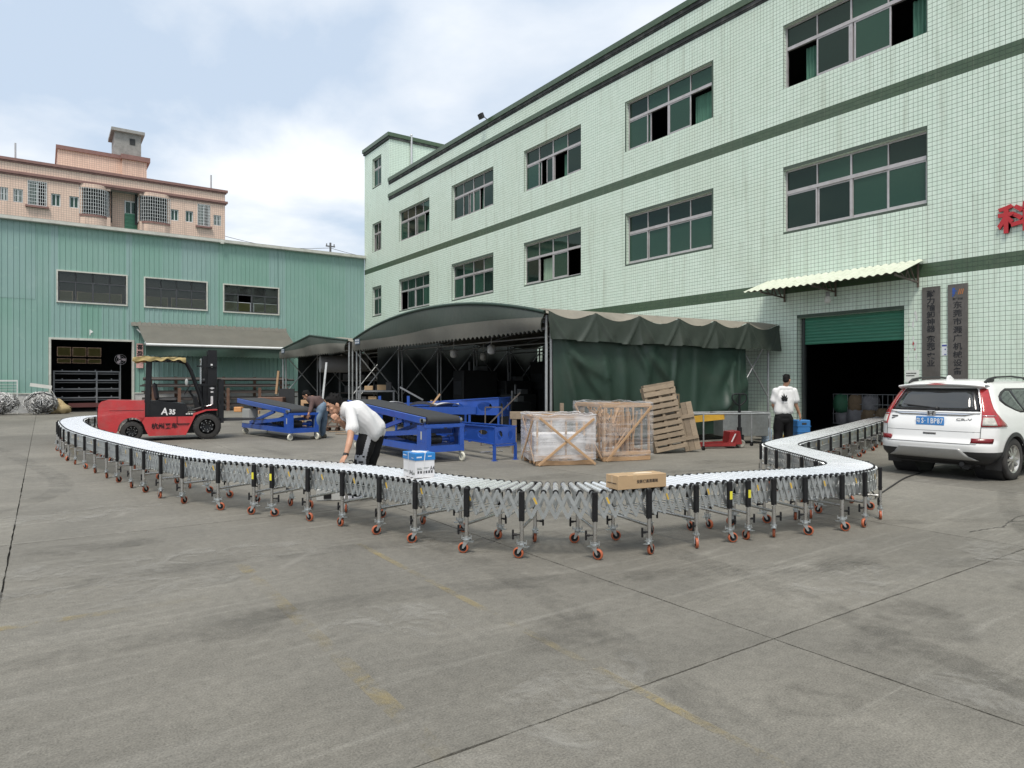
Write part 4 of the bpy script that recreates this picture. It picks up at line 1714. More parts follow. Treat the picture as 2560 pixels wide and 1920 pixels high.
mb.grid(val, nsc * 3, 4)
AW(mb.build('valance', M_CANVAS))
for xx in (4.5, 12.6):
    mb = MB()
    mb.tube((xx, YT - .15, 4.75), (xx + .4, (YT + YA) / 2, 4.2), .05)
    mb.tube((xx + .4, (YT + YA) / 2, 4.2), (xx + .2, YA, 3.8), .05)
    AW(mb.build('arm', M_GALV))

# ================================================================== TARPAULIN SHELTERS
XT = 9.65


def shelter(name, label, y0, y1, ztop, apex, arch, xback, side_flap, nposts):
    o = thing(name, label, 'shelter', (XT, y0, 0))
    org = Vector((XT, y0, 0))

    def Q(ob):
        ob.parent = o
        ob.location = Vector(ob.location) - org
        return ob

    def roofz(u):
        if arch:
            return ztop + (apex - ztop) * (1 - abs(2 * u - 1) ** 2.1)
        return ztop + (apex - ztop) * (1 - abs(u - arch_mid) / (arch_mid if u < arch_mid else 1 - arch_mid))
    arch_mid = .5
    # roof skin
    mb = MB()
    nu = 40 if arch else 12
    mb.grid(lambda u, v: (XT - .05 + (xback - XT) * v, y0 + (y1 - y0) * u, roofz(u) - .10 * abs(math.sin(v * math.pi * 5)) * (0.35 + 0.65 * abs(2 * u - 1) ** 3)), nu, 40)
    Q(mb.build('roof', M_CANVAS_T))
    # gable curtain with saw-tooth hem
    mb = MB()
    nt_ = int((y1 - y0) / .20)

    def gb(u, v):
        zt = roofz(u)
        zb = 2.77 + .075 * abs(math.sin(u * nt_ * math.pi / 1.0))
        xx = XT - .10 - .05 * math.sin(u * 17 + v * 2) * v - .06 * math.sin(v * math.pi)
        return (xx, y0 + (y1 - y0) * u, zt + (zb - zt) * v)
    mb.grid(gb, nt_ * 4, 8)
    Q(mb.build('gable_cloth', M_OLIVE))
    # lower dusty hem
    mb = MB()

    def hem(u, v):
        k = .62 if arch else .45
        u_, v_ = u, k + (1 - k) * v
        p = gb(u_, v_)
        return (p[0] - .014 - .02 * math.sin(u * 31) * v, p[1], p[2])

    def hem2(u, v):
        zb = 2.762 + .075 * abs(math.sin(u * nt_ * math.pi / 1.0))
        zh = 2.77 + .34 + .05 * math.sin(u * 7) + .12 * (1 - abs(2 * u - 1))
        zt = roofz(u)
        vv = (zt - (zh + (zb - zh) * v)) / max(.05, zt - 2.762)
        x_ = gb(u, min(vv, 1.0))[0] - .03 - .012 * math.sin(u * 41)
        return (x_, y0 + (y1 - y0) * u, zh + (zb - zh) * v)
    mb.grid(hem2, nt_ * 4, 4)
    Q(mb.build('hem', M_CANVAS_G))
    # edge rope along the roof line
    mb = MB()
    mb.path([(XT - .10, y0 + (y1 - y0) * i / 40, roofz(i / 40) + .02) for i in range(41)], .045, 6)
    Q(mb.build('edge_pipe', M_CANVAS))
    # posts with cross braces along both long sides
    for yy, which in ((y0 + .06, 0), (y1 - .06, 1)):
        for k in range(nposts):
            if side_flap and which == 0 and k in (1, 2, 3):
                continue                      # hidden behind the hanging curtain
            xx = XT + (xback - XT - .15) * k / (nposts - 1)
            for dx in ((0, .14) if k < nposts - 1 else (0,)):
                mb = MB()
                mb.tube((xx + dx, yy, 0), (xx + dx, yy, ztop - .05), .035, 8)
                Q(mb.build('post', M_GALV))
        for k in range(nposts - 1):
            if side_flap and which == 0 and k < nposts - 2:
                continue
            xa_ = XT + (xback - XT - .15) * k / (nposts - 1) + .14
            xb_ = XT + (xback - XT - .15) * (k + 1) / (nposts - 1)
            for z0_, z1_ in ((1.15, 2.95), (2.95, 1.15)):
                mb = MB()
                mb.tube((xa_, yy, z0_), (xb_, yy, z1_), .024, 6)
                Q(mb.build('brace', M_GALV))
    # roof bows
    for k in range(nposts):
        xx = XT + .02 + (xback - XT - .15) * k / (nposts - 1)
        mb = MB()
        mb.path([(xx, y0 + .06 + (y1 - y0 - .12) * i / 16, roofz(i / 16) - .22) for i in range(17)], .03, 6)
        mb.path([(xx, y0 + .06, ztop - .35), (xx, y1 - .06, ztop - .35)], .025, 6)
        Q(mb.build('roof_bow', M_GALV))
    return o, Q, roofz


big, QB, rzb = shelter('tarpaulin_shelter', 'large arched dark green tarpaulin shelter over the machine yard', 12.42, 24.1, 3.22, 3.84, True, 18.35, True, 6)
sml, QS, rzs = shelter('tarpaulin_shelter', 'smaller ridged tarpaulin shelter next to the teal shed', 24.75, 33.5, 3.22, 3.66, False, 16.6, False, 5)
big['group'] = sml['group'] = 'tarpaulin shelters'
for Q, yy, zz in ((QB, 23.3, 3.02), (QS, 32.6, 3.05)):
    mb = MB()
    mb.box(XT - .205, yy, zz, XT - .185, yy + .42, zz + .20, 0)
    for r in range(2):
        for k in range(3):
            mb.box(XT - .207, yy + .04 + k * .13, zz + .03 + r * .09, XT - .2055, yy + .13 + k * .13, zz + .085 + r * .09, 1)
    Q(mb.build('phone_print', [mat('print_blue', (.08, .12, .17), .7), mat('print_white', (.5, .52, .55), .7)]))

# side flap: heavy scalloped cloth hanging over the eave on the door side
NF = 6


def flap(u, v):
    x_ = XT - .12 + (18.42 - XT + .12) * u
    sw = abs(math.sin(u * NF * math.pi))           # 0 at a bow, 1 mid-span
    sag = .17 * sw ** 1.2
    ph = (u * NF) % 1.0
    fold = 0.0
    for kk, c in ((.0, .34), (.0, -.30), (1.0, -.36), (1.0, .26)):       # creases running down from each bow
        fold += .045 * math.exp(-((ph - kk - c * v) / .045) ** 2) * (1 - .35 * v)
    fold += .045 * (1 - sw) ** 3 + .012 * math.sin(u * 83 + v * 4) * v
    top = 3.26 - sag + (.10 * u)
    bot = 2.60 + .012 * math.sin(u * 17) - (.03 if ph > .55 else 0.0)
    return (x_, 12.36 - .06 - .10 * sw * (1 - v) * .3 - fold * (.4 + v) - .08 * v, top + (bot - top) * v)


mb = MB()
mb.grid(flap, 240, 14)
QB(mb.build('side_flap', M_OLIVE))
mb = MB()
mb.grid(lambda u, v: (flap(u, 0)[0], 12.36 - .06 + .5 * v, flap(u, 0)[2] + .012 + .10 * v + .17 * abs(math.sin(u * NF * math.pi)) ** 1.2 * v), 240, 4)
QB(mb.build('eave_cloth', M_CANVAS_T))


# hanging curtain with deep folds
CREASE = [(.03, .02, .12, 1.0, .10, .10), (.08, .18, .22, .37, .08, .13), (.06, .07, .22, .62, .07, .09), (.43, .10, .57, .45, .09, .14), (.585, .05, .56, .55, .08, .08), (.43, .55, .53, .62, .05, .10),
          (.76, .78, .99, .55, .14, .16), (.87, .50, .81, 1.0, .11, .11), (.92, .25, .88, .65, .08, .09), (.30, .10, .33, .95, .06, .10), (.70, .05, .68, .9, .06, .10), (.22, .25, .26, 1.0, .05, .08), (.50, .62, .49, 1.0, .06, .10), (.96, .05, .95, .5, .05, .07), (.37, .05, .43, .35, .05, .09)]


def crease_sum(u, v):
    s = 0.0
    x, y = u * 7.3, v * 2.4
    for a, b_, c, d, amp, w in CREASE:
        ax, ay, bx2_, by2 = a * 7.3, b_ * 2.4, c * 7.3, d * 2.4
        dx, dy = bx2_ - ax, by2 - ay
        L2 = dx * dx + dy * dy
        t = max(0.0, min(1.0, ((x - ax) * dx + (y - ay) * dy) / L2))
        px_, py_ = ax + dx * t - x, ay + dy * t - y
        q = math.hypot(px_, py_) / w
        sidev = (dx * (y - ay) - dy * (x - ax))
        q *= 1.0 if sidev > 0 else .55           # one flank steep, the other soft
        s += amp * math.exp(-q * q) * (.35 + .65 * math.sin(math.pi * min(.95, max(.08, t))))
    return s


def curtain(u, v):
    x0_, x1_ = XT + .12, 17.0
    x_ = x0_ + (x1_ - x0_) * u
    ztop_ = 2.66
    zbot = .18 + (.62 - .18) * max(0, (u - .78) / .22) ** 1.5
    amp = .03 + .05 * v
    f = (amp * math.sin(u * 23 + 1.6 * math.sin(u * 9)) * .45 + .015 * math.sin(u * 61 + v * 3)
         + .12 * v * math.sin(u * 7 + v * 2.0)
         + .10 * math.exp(-((u - .18 - .13 * v) / .035) ** 2) * (1 - .4 * v)
         + .09 * math.exp(-((u - .46 + .10 * v) / .03) ** 2) + .10 * math.exp(-((u - .93 + .26 * v) / .045) ** 2)
         + .08 * math.exp(-((u - .36 - .07 * math.sin(v * 3)) / .022) ** 2))
    f += .16 * math.exp(-((v - .8) / .2) ** 2) * max(0, (u - .7)) * 3
    f = f * .45 + crease_sum(u, v)
    return (x_, 12.40 - f, ztop_ + (zbot - ztop_) * v)


mb = MB()
mb.grid(curtain, 240, 70)
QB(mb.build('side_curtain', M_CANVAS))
# hanging lamps inside the big shelter
for k, (yy, xx) in enumerate(((19.5, 11.2), (16.6, 10.8), (14.2, 12.4), (21.3, 13.5))):
    mb = MB()
    mb.tube((0, 0, .1), (0, 0, .45), .012, 6)
    mb.lathe([(.05, .1), (.12, .06), (.12, -.12), (.07, -.17), (.0, -.18)], 12)
    o = mb.build('hanging_lamp', mat('lamp_white', (.6, .6, .57), .3), None, (xx, yy, 2.62))
    tag(o, ('unlit lamp hanging left of centre in the big shelter', 'unlit lamp hanging nearest the middle of the big shelter mouth', 'unlit lamp hanging rightmost near the shelter curtain', 'unlit lamp hanging farthest back on the left of the big shelter')[k], 'lamp', 'lamps hanging in the big shelter')

# dark cloths on side and back, those at the back added to blacken the inside
M_BACK = mat('darkening_cloth_black', (.012, .018, .018), .8, var=.3, co='World')


def cloth(Q, a, b_, z0, z1, amp=.05):
    a, b_ = Vector(a), Vector(b_)
    n = Vector((-(b_ - a).y, (b_ - a).x, 0)).normalized()
    mb = MB()
    mb.grid(lambda u, v: a.lerp(b_, u) + n * amp * math.sin(u * 40 + v * 3) + Vector((0, 0, z0 + (z1 - z0) * v)), 60, 6)
    Q(mb.build('darkening_cloth', M_BACK))


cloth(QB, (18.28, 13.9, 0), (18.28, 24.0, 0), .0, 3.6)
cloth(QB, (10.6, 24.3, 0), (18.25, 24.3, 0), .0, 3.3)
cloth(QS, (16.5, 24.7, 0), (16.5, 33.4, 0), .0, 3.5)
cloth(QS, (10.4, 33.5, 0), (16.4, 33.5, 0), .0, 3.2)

# ================================================================== FLEXIBLE ROLLER CONVEYORS
def steel_mat(name, col, rough, metal=1.0):
    return mat(name, col, rough, metal, var=.08, scale=9, rvar=.05)


M_CHROME = steel_mat('roller_steel', (.88, .88, .88), .27, .72)
M_ZINC = steel_mat('zinc_plate', (.55, .575, .58), .34, .9)
M_POST = steel_mat('stainless_post', (.60, .59, .57), .28)
M_BLACKP = mat('black_plastic', (.009, .009, .010), .5, var=.15, spec=.3)
M_POLY = mat('orange_polyurethane', (.37, .095, .040), .45, var=.15, scale=9)
M_YLAB = mat('yellow_label', (.55, .36, .05), .6, var=.1)
M_YTAG = mat('bright_yellow_tag', (.66, .60, .04), .6, var=.1)

CONV_PTS = [(4.6, 24.0), (3.4, 24.35), (2.4, 24.45), (1.6, 24.2), (1.05, 23.5), (.75, 22.4), (.63, 21.0), (.63, 19.2), (.69, 17.4), (.82, 15.9), (1.0, 14.5), (1.18, 13.2),
            (1.36, 12.0), (1.53, 11.0), (1.72, 10.1), (1.95, 9.4), (2.22, 8.85), (2.52, 8.32), (2.80, 7.80), (3.02, 7.25), (3.20, 6.65), (3.33, 6.10), (3.48, 5.62),
            (3.70, 5.25), (3.98, 4.97), (4.32, 4.78), (4.78, 4.66), (5.4, 4.62), (6.1, 4.48), (6.75, 4.30), (7.25, 4.20), (7.72, 4.24), (8.08, 4.44), (8.38, 4.80), (8.85, 5.42),
            (9.30, 6.02), (9.70, 6.42), (10.3, 6.70), (11.3, 7.0), (12.6, 7.42), (14.2, 7.95), (16.0, 8.55), (18.0, 9.25), (20.5, 10.05), (22.5, 10.6)]
_cp = catmull([(x, y, 0) for x, y in CONV_PTS], 24)
_cs = [0.0]
for a, b_ in zip(_cp, _cp[1:]):
    _cs.append(_cs[-1] + (b_ - a).length)
CL = _cs[-1]


def cpos(s):
    s = min(max(s, 0), CL - 1e-4)
    lo, hi = 0, len(_cs) - 1
    while hi - lo > 1:
        m_ = (lo + hi) // 2
        if _cs[m_] <= s:
            lo = m_
        else:
            hi = m_
    f = (s - _cs[lo]) / (_cs[hi] - _cs[lo])
    p = _cp[lo].lerp(_cp[hi], f)
    i0, i1 = max(lo - 6, 0), min(hi + 6, len(_cp) - 1)
    d = (_cp[i1] - _cp[i0]).normalized()
    return p, d, Vector((d.y, -d.x, 0))          # point, heading, right-hand side


def s_of_px(px, lo, hi, side=.315, py=None):
    """arc length where the leg on the given side stands on the photograph's column px"""
    best, bs = 1e9, lo
    s = lo
    while s < hi:
        p, d, r = cpos(s)
        q = p + r * side
        t = q.dot(FWD)
        x_ = 1280 + q.dot(RGT) / t * 1690
        if abs(x_ - px) < best:
            best, bs = abs(x_ - px), s
        s += .02
    return bs


s_y = lambda x_, y_: min(((p - Vector((x_, y_, 0))).length, s) for p, s in zip(_cp, _cs))[1]
S_L0, S_MID0 = s_y(.63, 19.2), s_y(2.22, 8.85)
LEG1 = [s_of_px(px, S_L0, s_y(2.8, 7.8)) for px in (188.5, 211, 237, 266, 292.5, 327.5, 359.5, 401.7, 456.3, 546.3, 636)]
first = LEG1[0]
LEG1 = [first - .85 * k for k in range(12, 0, -1) if first - .85 * k > .2] + LEG1
LEG2 = [s_of_px(px, s_y(2.22, 8.85), s_y(6.1, 4.48)) for px in (681, 769, 856, 949, 1037, 1165, 1304, 1486, 1623, 1740, 1825)]
LEG3 = [s_of_px(px, s_y(4.78, 4.66), s_y(7.72, 4.24)) for px in (1869, 1933, 2013, 2104, 2163)]
s_ = LEG3[-1] + .48
e_ = s_y(9.3, 6.02)
while s_ < e_:
    LEG3.append(s_)
    s_ += .47
while s_ < s_y(18.0, 9.25):
    LEG3.append(s_)
    s_ += .62 if s_ < s_y(10.3, 6.7) + .3 else .86

ZR, ZB, RO = .588, .366, .275      # roller axle height, lower pivots, half width

# shared meshes -------------------------------------------------------------------
mb = MB()
L_ = .245
mb.tube((-L_, 0, 0), (L_, 0, 0), .025, 14, mat=0, cap=False)
for sg in (-1, 1):
    mb.tube((sg * L_, 0, 0), (sg * (L_ + .022), 0, 0), .027, 14, mat=1)
    mb.tube((sg * (L_ + .022), 0, 0), (sg * (RO + .012), 0, 0), .009, 8, mat=2)
ME_ROLLER = mb.mesh('roller', [M_CHROME, M_BLACKP, M_ZINC])


def link_geom(mb, p0, p1, nrm, w=.031, t=.0035):
    """flat scissor bar with rounded ends between two pivots"""
    p0, p1, nrm = Vector(p0), Vector(p1), Vector(nrm).normalized()
    d = (p1 - p0).normalized()
    x_ = d.cross(nrm).normalized()
    poly = []
    for c, sg in ((p0, -1), (p1, 1)):
        for k in range(5):
            a = math.pi * k / 4 - math.pi / 2
            poly.append(c + (d * math.cos(a) + x_ * math.sin(a) * 1.0) * (w / 2) * 1.0 if sg > 0 else c + (-d * math.cos(a) - x_ * math.sin(a)) * (w / 2))
    n = len(poly)
    vs = [p - nrm * t / 2 for p in poly] + [p + nrm * t / 2 for p in poly]
    mb.add(vs, [tuple(reversed(range(n))), tuple(range(n, 2 * n))] + [(i, (i + 1) % n, n + (i + 1) % n, n + i) for i in range(n)])
    for c in (p0, p0.lerp(p1, .5), p1):
        mb.tube(c + nrm * t / 2, c + nrm * (t / 2 + .004), .007, 8)


mb = MB()
link_geom(mb, (0, 0, 0), (1, 0, 0), (0, 1, 0))
ME_LINK = {}


def link_obj(p0, p1, nrm, parent, m):
    p0, p1 = Vector(p0), Vector(p1)
    L = (p1 - p0).length
    key = round(L, 2)
    if key not in ME_LINK:
        b2 = MB()
        link_geom(b2, (-key / 2, 0, 0), (key / 2, 0, 0), (0, 1, 0))
        ME_LINK[key] = b2.mesh('scissor_link', M_ZINC)
    x_ = (p1 - p0).normalized()
    y_ = Vector(nrm).normalized()
    return place('scissor_link', ME_LINK[key], parent, M=basis(p0.lerp(p1, .5), x_, y_, x_.cross(y_)) @ Matrix.Diagonal((L / key, 1, 1, 1)))


# leg stand: cross tube with two posts, sleeves, knobs and casters
HL = .315
mb = MB()
mb.tube((-HL + .02, 0, .27), (HL - .02, 0, .27), .014, 10)
ME_CROSS = mb.mesh('leg_frame', M_POST)
mb = MB()
mb.tube((0, 0, .155), (0, 0, .36), .019, 12)
ME_POST = mb.mesh('post', M_POST)
mb = MB()
mb.cbox(-.020, -.024, .335, .020, .024, .605, .006)
for z in (.37, .575):
    for sg in (-1, 1):
        mb.tube((sg * .020, 0, z), (sg * .024, 0, z), .007, 8)
ME_SLEEVE = mb.mesh('sleeve', M_BLACKP)
mb = MB()
mb.tube((0, 0, 0), (.075, 0, 0), .008, 8)
mb.tube((.045, 0, 0), (.078, 0, 0), .012, 8)
mb.cbox(.070, -.009, -.045, .088, .009, .045, .004)
ME_KNOB = mb.mesh('knob', M_BLACKP)
mb = MB()
mb.box(-.03, -.03, .128, .03, .03, .133)
mb.box(-.045, -.006, .136, .045, .006, .148)
for sg in (-1, 1):
    mb.tube((sg * .045, 0, .13), (sg * .045, 0, .165), .006, 6)
mb.tube((0, 0, .133), (0, 0, .158), .021, 12)
mb.lathe([(.028, .128), (.03, .115), (.022, .105)], 14)
for sg in (-1, 1):
    mb.prism([(-.024, .112), (.024, .112), (-.024, .045), (-.04, .045)], sg * .018 - .002, sg * .018 + .002, M=Matrix(((1, 0, 0, 0), (0, 0, 1, 0), (0, 1, 0, 0), (0, 0, 0, 1))))
mb.box(.01, -.024, .108, .07, .024, .112)
ME_FORK = mb.mesh('caster_fork', M_ZINC)
mb = MB()
MW = Matrix.Translation((-.032, 0, .05)) @ Matrix.Rotation(R_(90), 4, 'X')
mb.lathe([(.036, -.013), (.046, -.013), (.0495, -.008), (.0495, .008), (.046, .013), (.036, .013)], 20, MW, mats=[0] * 5)
mb.lathe([(.0, -.010), (.012, -.012), (.012, -.006), (.034, -.006), (.037, -.013)], 20, MW, mat=1)
mb.lathe([(.037, .013), (.034, .006), (.012, .006), (.012, .012), (.0, .010)], 20, MW, mat=1)
ME_WHEEL = mb.mesh('caster_wheel', [M_POLY, M_BLACKP])

UNITS = [
    ('roller_conveyor', 'left flexible roller conveyor curving round behind the red forklift', .4, (LEG1[-1] * .55 + LEG2[0] * .45), LEG1, .098),
    ('roller_conveyor', 'middle flexible roller conveyor carrying the two cartons', (LEG1[-1] * .45 + LEG2[0] * .55) + .06, (LEG2[-1] * .55 + LEG3[0] * .45) - .03, LEG2, .091),
    ('roller_conveyor', 'right flexible roller conveyor winding past the white car into the hall', (LEG2[-1] * .45 + LEG3[0] * .55) + .03, s_y(22.5, 10.6) - .1, LEG3, .072)]
LINK_I = 0
for ui, (nm, lab, s0, s1, legs, pitch) in enumerate(UNITS):
    p0 = cpos((s0 + s1) / 2)[0]
    unit = thing(nm, lab, 'conveyor', (p0.x, p0.y, 0), 0, 'flexible roller conveyors in the yard')
    off = Vector((p0.x, p0.y, 0))
    rr = random.Random(40 + ui)
    n = max(2, int((s1 - s0) / pitch))
    nodes = []
    for i in range(n + 1):
        s = s0 + (s1 - s0) * i / n
        nodes.append(cpos(s))
    # rollers
    for p, d, r in nodes:
        place('roller', ME_ROLLER, unit, M=basis(p - off + Vector((0, 0, ZR)), r, d) @ Matrix.Rotation(rr.uniform(0, 6), 4, 'X'))
    # scissor lattice on both sides
    for sg in (1, -1):
        joined = MB()
        labels = MB()
        single = (sg == 1 and ui == 1)
        for i in range(n):
            (pa, da, ra), (pb, db, rb) = nodes[i], nodes[i + 1]
            oa = pa - off + ra * (sg * RO)
            ob = pb - off + rb * (sg * RO)
            nrm = ((ra + rb) * sg).normalized()
            if sg == -1:
                oa, ob = ob, oa
            fr = nrm * .004
            A0, A1 = oa + Vector((0, 0, ZR)) + fr, ob + Vector((0, 0, ZB)) + fr
            B0, B1 = ob + Vector((0, 0, ZR)) - fr, oa + Vector((0, 0, ZB)) - fr
            if single:
                link_obj(A0, A1, nrm, unit, M_ZINC)
                link_obj(B0, B1, nrm, unit, M_ZINC)
            else:
                link_geom(joined, A0, A1, nrm)
                link_geom(joined, B0, B1, nrm)
            if sg == 1 and i % 6 == 3:
                c = A0.lerp(A1, .2)
                e = A0.lerp(A1, .46)
                labels.bar(c + nrm * .003, e + nrm * .003, .0012, .018, up=nrm.cross(e - c))
        if not single:
            kind(joined.build('scissor_lattice', M_ZINC, unit), 'stuff')
        if labels.v:
            kind(labels.build('label_stickers', M_YLAB, unit), 'stuff')
    # tie rods between the lower pivots
    rods = MB()
    for p, d, r in nodes:
        q = p - off
        rods.tube(q + r * RO + Vector((0, 0, ZB)), q - r * RO + Vector((0, 0, ZB)), .006, 6, cap=False)
        q2 = q + Vector((0, 0, (ZB + ZR) / 2))
    kind(rods.build('tie_rods', M_ZINC, unit), 'stuff')
    # legs
    for li, s in enumerate(legs):
        p, d, r = cpos(s)
        fr = place('leg_frame', ME_CROSS, unit, M=basis(p - off, r, d))
        for sg in (1, -1):
            place('post', ME_POST, fr, (sg * HL, 0, 0))
            place('sleeve', ME_SLEEVE, fr, (sg * HL, 0, 0))
            ang = rr.uniform(0, 2 * math.pi)
            place('caster_fork', ME_FORK, fr, (sg * HL, 0, 0), ang)
            place('caster_wheel', ME_WHEEL, fr, (sg * HL, 0, 0), ang)
            place('knob', ME_KNOB, fr, (sg * HL, 0, .215), rr.choice((math.pi / 2, -math.pi / 2, -math.pi / 2)) + rr.uniform(-.5, .5))
        if (ui == 0 and li == len(legs) - 1) or (ui == 1 and li in (0, len(legs) - 1)) or (ui == 2 and li == 0):
            mb = MB()
            mb.box(HL + .021, -.016, .43, HL + .0225, .016, .51)
            place('yellow_tag', mb.mesh('yellow_tag', M_YTAG), fr)

# power lead of the conveyor drive, lying across the yard to the car
cb = MB()
pts = [at(2150, 1160, 11.5)]
pts = catmull([Vector((8.9, 4.75, .45)), Vector((9.25, 4.72, .08)), Vector((9.6, 4.85, .012)), Vector((10.6, 5.15, .012)), Vector((11.8, 5.5, .012)), Vector((13.2, 5.8, .012)), Vector((15.0, 6.6, .012))], 8)
cb.path(pts, .011, 6)
tag(cb.build('power_cable', mat('cable_black', (.02, .02, .02), .7)), 'black power cable running from the conveyor under the white car', 'cable')

# ================================================================== RED FORKLIFT
M_FRED = mat('forklift_red', (.47, .036, .040), .36, var=.14, scale=2.5, dirt=.40, dirtcol=(.25, .13, .12), dscale=3, coat=.35)
M_FBLK = mat('forklift_black', (.010, .011, .013), .45, var=.2, dirt=.10, dirtcol=(.05, .047, .045), spec=.3)
M_RUBBER = mat('tyre_rubber', (.028, .027, .026), .85, var=.25, scale=12, dirt=.4, dirtcol=(.085, .078, .07), dscale=5)
M_RIM = mat('black_rim', (.02, .02, .021), .5, var=.2)
M_BOLT = mat('bolt_zinc', (.45, .45, .44), .4, .8)
M_YTARP = mat('dirty_yellow_sheet', (.42, .32, .13), .6, var=.3, scale=5, dirt=.5, dirtcol=(.30, .26, .16), dscale=4)
M_SEAT = mat('seat_vinyl', (.03, .03, .032), .6)
FO = at(518, 1098.6, 19.2)
FO.z = 0
fk = thing('forklift', 'red and black counterbalance forklift with a torn yellow sheet on its guard', 'forklift', FO, -CAM_YAW + R_(27.0))
fk.scale = (.88, 1, 1)          # overall length of the truck
# local axes: x towards the forks (right in the photo), y away from the camera, wheels on z = 0
WB, TRK = 2.13, 1.05


def wheel(parent, x, y, r, w, rim_r, nbolt=8, face=-1, lugs=22, nm='wheel'):
    mb = MB()
    M = Matrix.Translation((x, y, r)) @ Matrix.Diagonal((1 / .88, 1, 1, 1)) @ Matrix.Rotation(R_(90), 4, 'X')
    mb.lathe([(rim_r, -w / 2), (r * .86, -w / 2), (r * .965, -w * .44), (r * .985, -w * .3), (r * .985, w * .3), (r * .965, w * .44), (r * .86, w / 2), (rim_r, w / 2)], 40, M)
    for k in range(lugs):
        a = 2 * math.pi * k / lugs
        for sd in (-1, 1):
            a2 = a + (math.pi / lugs if sd > 0 else 0)
            Mk = M @ Matrix.Rotation(a2, 4, 'Z')
            mb.box(r * .955, -.035 * r / .36, sd * w * .06, r * 1.0, .035 * r / .36, sd * w * .49, M=Mk)
    tyre = mb.build(nm, M_RUBBER, parent)
    mb = MB()
    f = face
    mb.lathe([(rim_r * 1.02, f * w * .46), (rim_r * .94, f * w * .42), (rim_r * .90, f * w * .25), (rim_r * .62, f * w * .18), (rim_r * .55, f * w * .30), (rim_r * .2, f * w * .34), (0, f * w * .34)], 28, M)
    place('rim', mb.mesh('rim', M_RIM), tyre)
    mb = MB()
    for k in range(nbolt):
        a = 2 * math.pi * k / nbolt
        for rr_, s_ in ((.74, .022), (.45, .014)):
            c = M @ Vector((rim_r * rr_ * math.cos(a + s_ * 9), rim_r * rr_ * math.sin(a + s_ * 9), 0))
            d = M.to_3x3() @ Vector((0, 0, f))
            mb.tube(c + d * w * .18, c + d * (w * .36 if rr_ < .6 else w * .26), s_ * r / .37, 6)
    place('bolts', mb.mesh('bolts', M_BOLT), tyre)
    return tyre


for y in (.12, TRK + .12):
    wheel(fk, 0, y, .365, .24, .215, 8, -1 if y < 1 else 1, 24)
for y in (.13, TRK + .02):
    wheel(fk, -WB, y, .275, .19, .155, 8, -1 if y < 1 else 1, 20)
# side profile plates: (x, z) outlines extruded across the width
PXZ = Matrix(((1, 0, 0, 0), (0, 0, 1, 0), (0, 1, 0, 0), (0, 0, 0, 1)))


def arc(cx, cz, r, a0, a1, n=12):
    return [(cx + r * math.cos(R_(a0 + (a1 - a0) * k / n)), cz + r * math.sin(R_(a0 + (a1 - a0) * k / n))) for k in range(n + 1)]


# chassis side skirt
side = [(-1.66, .14), (-.62, .14), (-.40, .58), (-.36, .66), (-1.95, .66)] + [(-1.88, .60)] + arc(-WB, .275, .37, 45, 10, 5)[1:]
for y in (.02, TRK + .02):
    mb = MB()
    mb.prism(side, y, y + .16, PXZ)
    mb.build('side_skirt', M_FRED, fk)
mb = MB()
mb.box(-.86, .0, .44, -.50, .018, .465, 1)
mb.box(-.88, .005, .47, -.865, .02, .655, 1)
mb.build('step', [M_FRED, M_FBLK], fk)
mb = MB()
mb.box(-1.9, .19, .18, -.3, TRK, .62)
mb.box(-.5, .28, .3, .1, TRK - .05, .75)
mb.build('underframe', M_FBLK, fk)
# counterweight: lofted rounded block with grille slots
cw = [(-2.98, .22), (-3.02, .40), (-3.03, .62), (-3.02, .90), (-3.0, 1.02), (-2.93, 1.10), (-2.80, 1.135), (-1.80, 1.11), (-1.77, 1.05), (-1.77, .66), (-1.80, .60)] + arc(-WB, .275, .38, 42, 178, 14) + [(-2.56, .22)]
mb = MB()
mb.prism(cw, .02, TRK + .13, PXZ)
cwo = mb.build('counterweight', M_FRED, fk)
bv = cwo.modifiers.new('bevel', 'BEVEL')
bv.width = .07
bv.segments = 3
bv.limit_method = 'ANGLE'
bv.angle_limit = R_(40)
mb = MB()
for k in range(2):
    mb.cbox(-3.05, .10, .62 + k * .0, -2.78, .30, .90, .03)
mb.cbox(-3.05, .06, .40, -2.90, .24, .52, .02)
mb.cbox(-3.045, .40, .58, -3.0, .85, .95, .02)
place('vent', mb.mesh('vent', M_FBLK), cwo)
mb = MB()
mb.box(-2.72, .016, .845, -1.79, .022, .855)
place('seam', mb.mesh('seam', M_FBLK), cwo)
# bonnet and seat deck
bon = [(-1.77, .66), (-.62, .66), (-.55, .80), (-.58, .96), (-.66, 1.02), (-1.55, 1.10), (-1.77, 1.10)]
mb = MB()
mb.prism(bon, .06, TRK + .09, PXZ)
bo_ = mb.build('bonnet', M_FBLK, fk)
bv = bo_.modifiers.new('bevel', 'BEVEL')
bv.width = .04
bv.segments = 2
M_DECAL = mat('white_decal', (.66, .66, .66), .5)
txt = text_mesh('A', .27, .006, M_DECAL, offset=.006)
place('lettering', txt, fk, M=basis((-1.22, .052, .80), (1, 0, .0), (.25, 0, 1)))
place('lettering', text_mesh('35', .19, .006, M_DECAL, offset=.008), fk, M=basis((-1.01, .052, .785), (1, 0, .0), (.18, 0, 1)))
place('lettering', text_mesh('杭州叉车', .165, .006, M_FBLK, offset=.004), fk, M=basis((-1.22, .012, .40), (1, 0, 0), (0, 0, 1)) @ Matrix.Diagonal((1.12, 1, 1, 1)))
mb = MB()
mb.cbox(-1.42, .36, 1.06, -.86, .86, 1.17, .05)
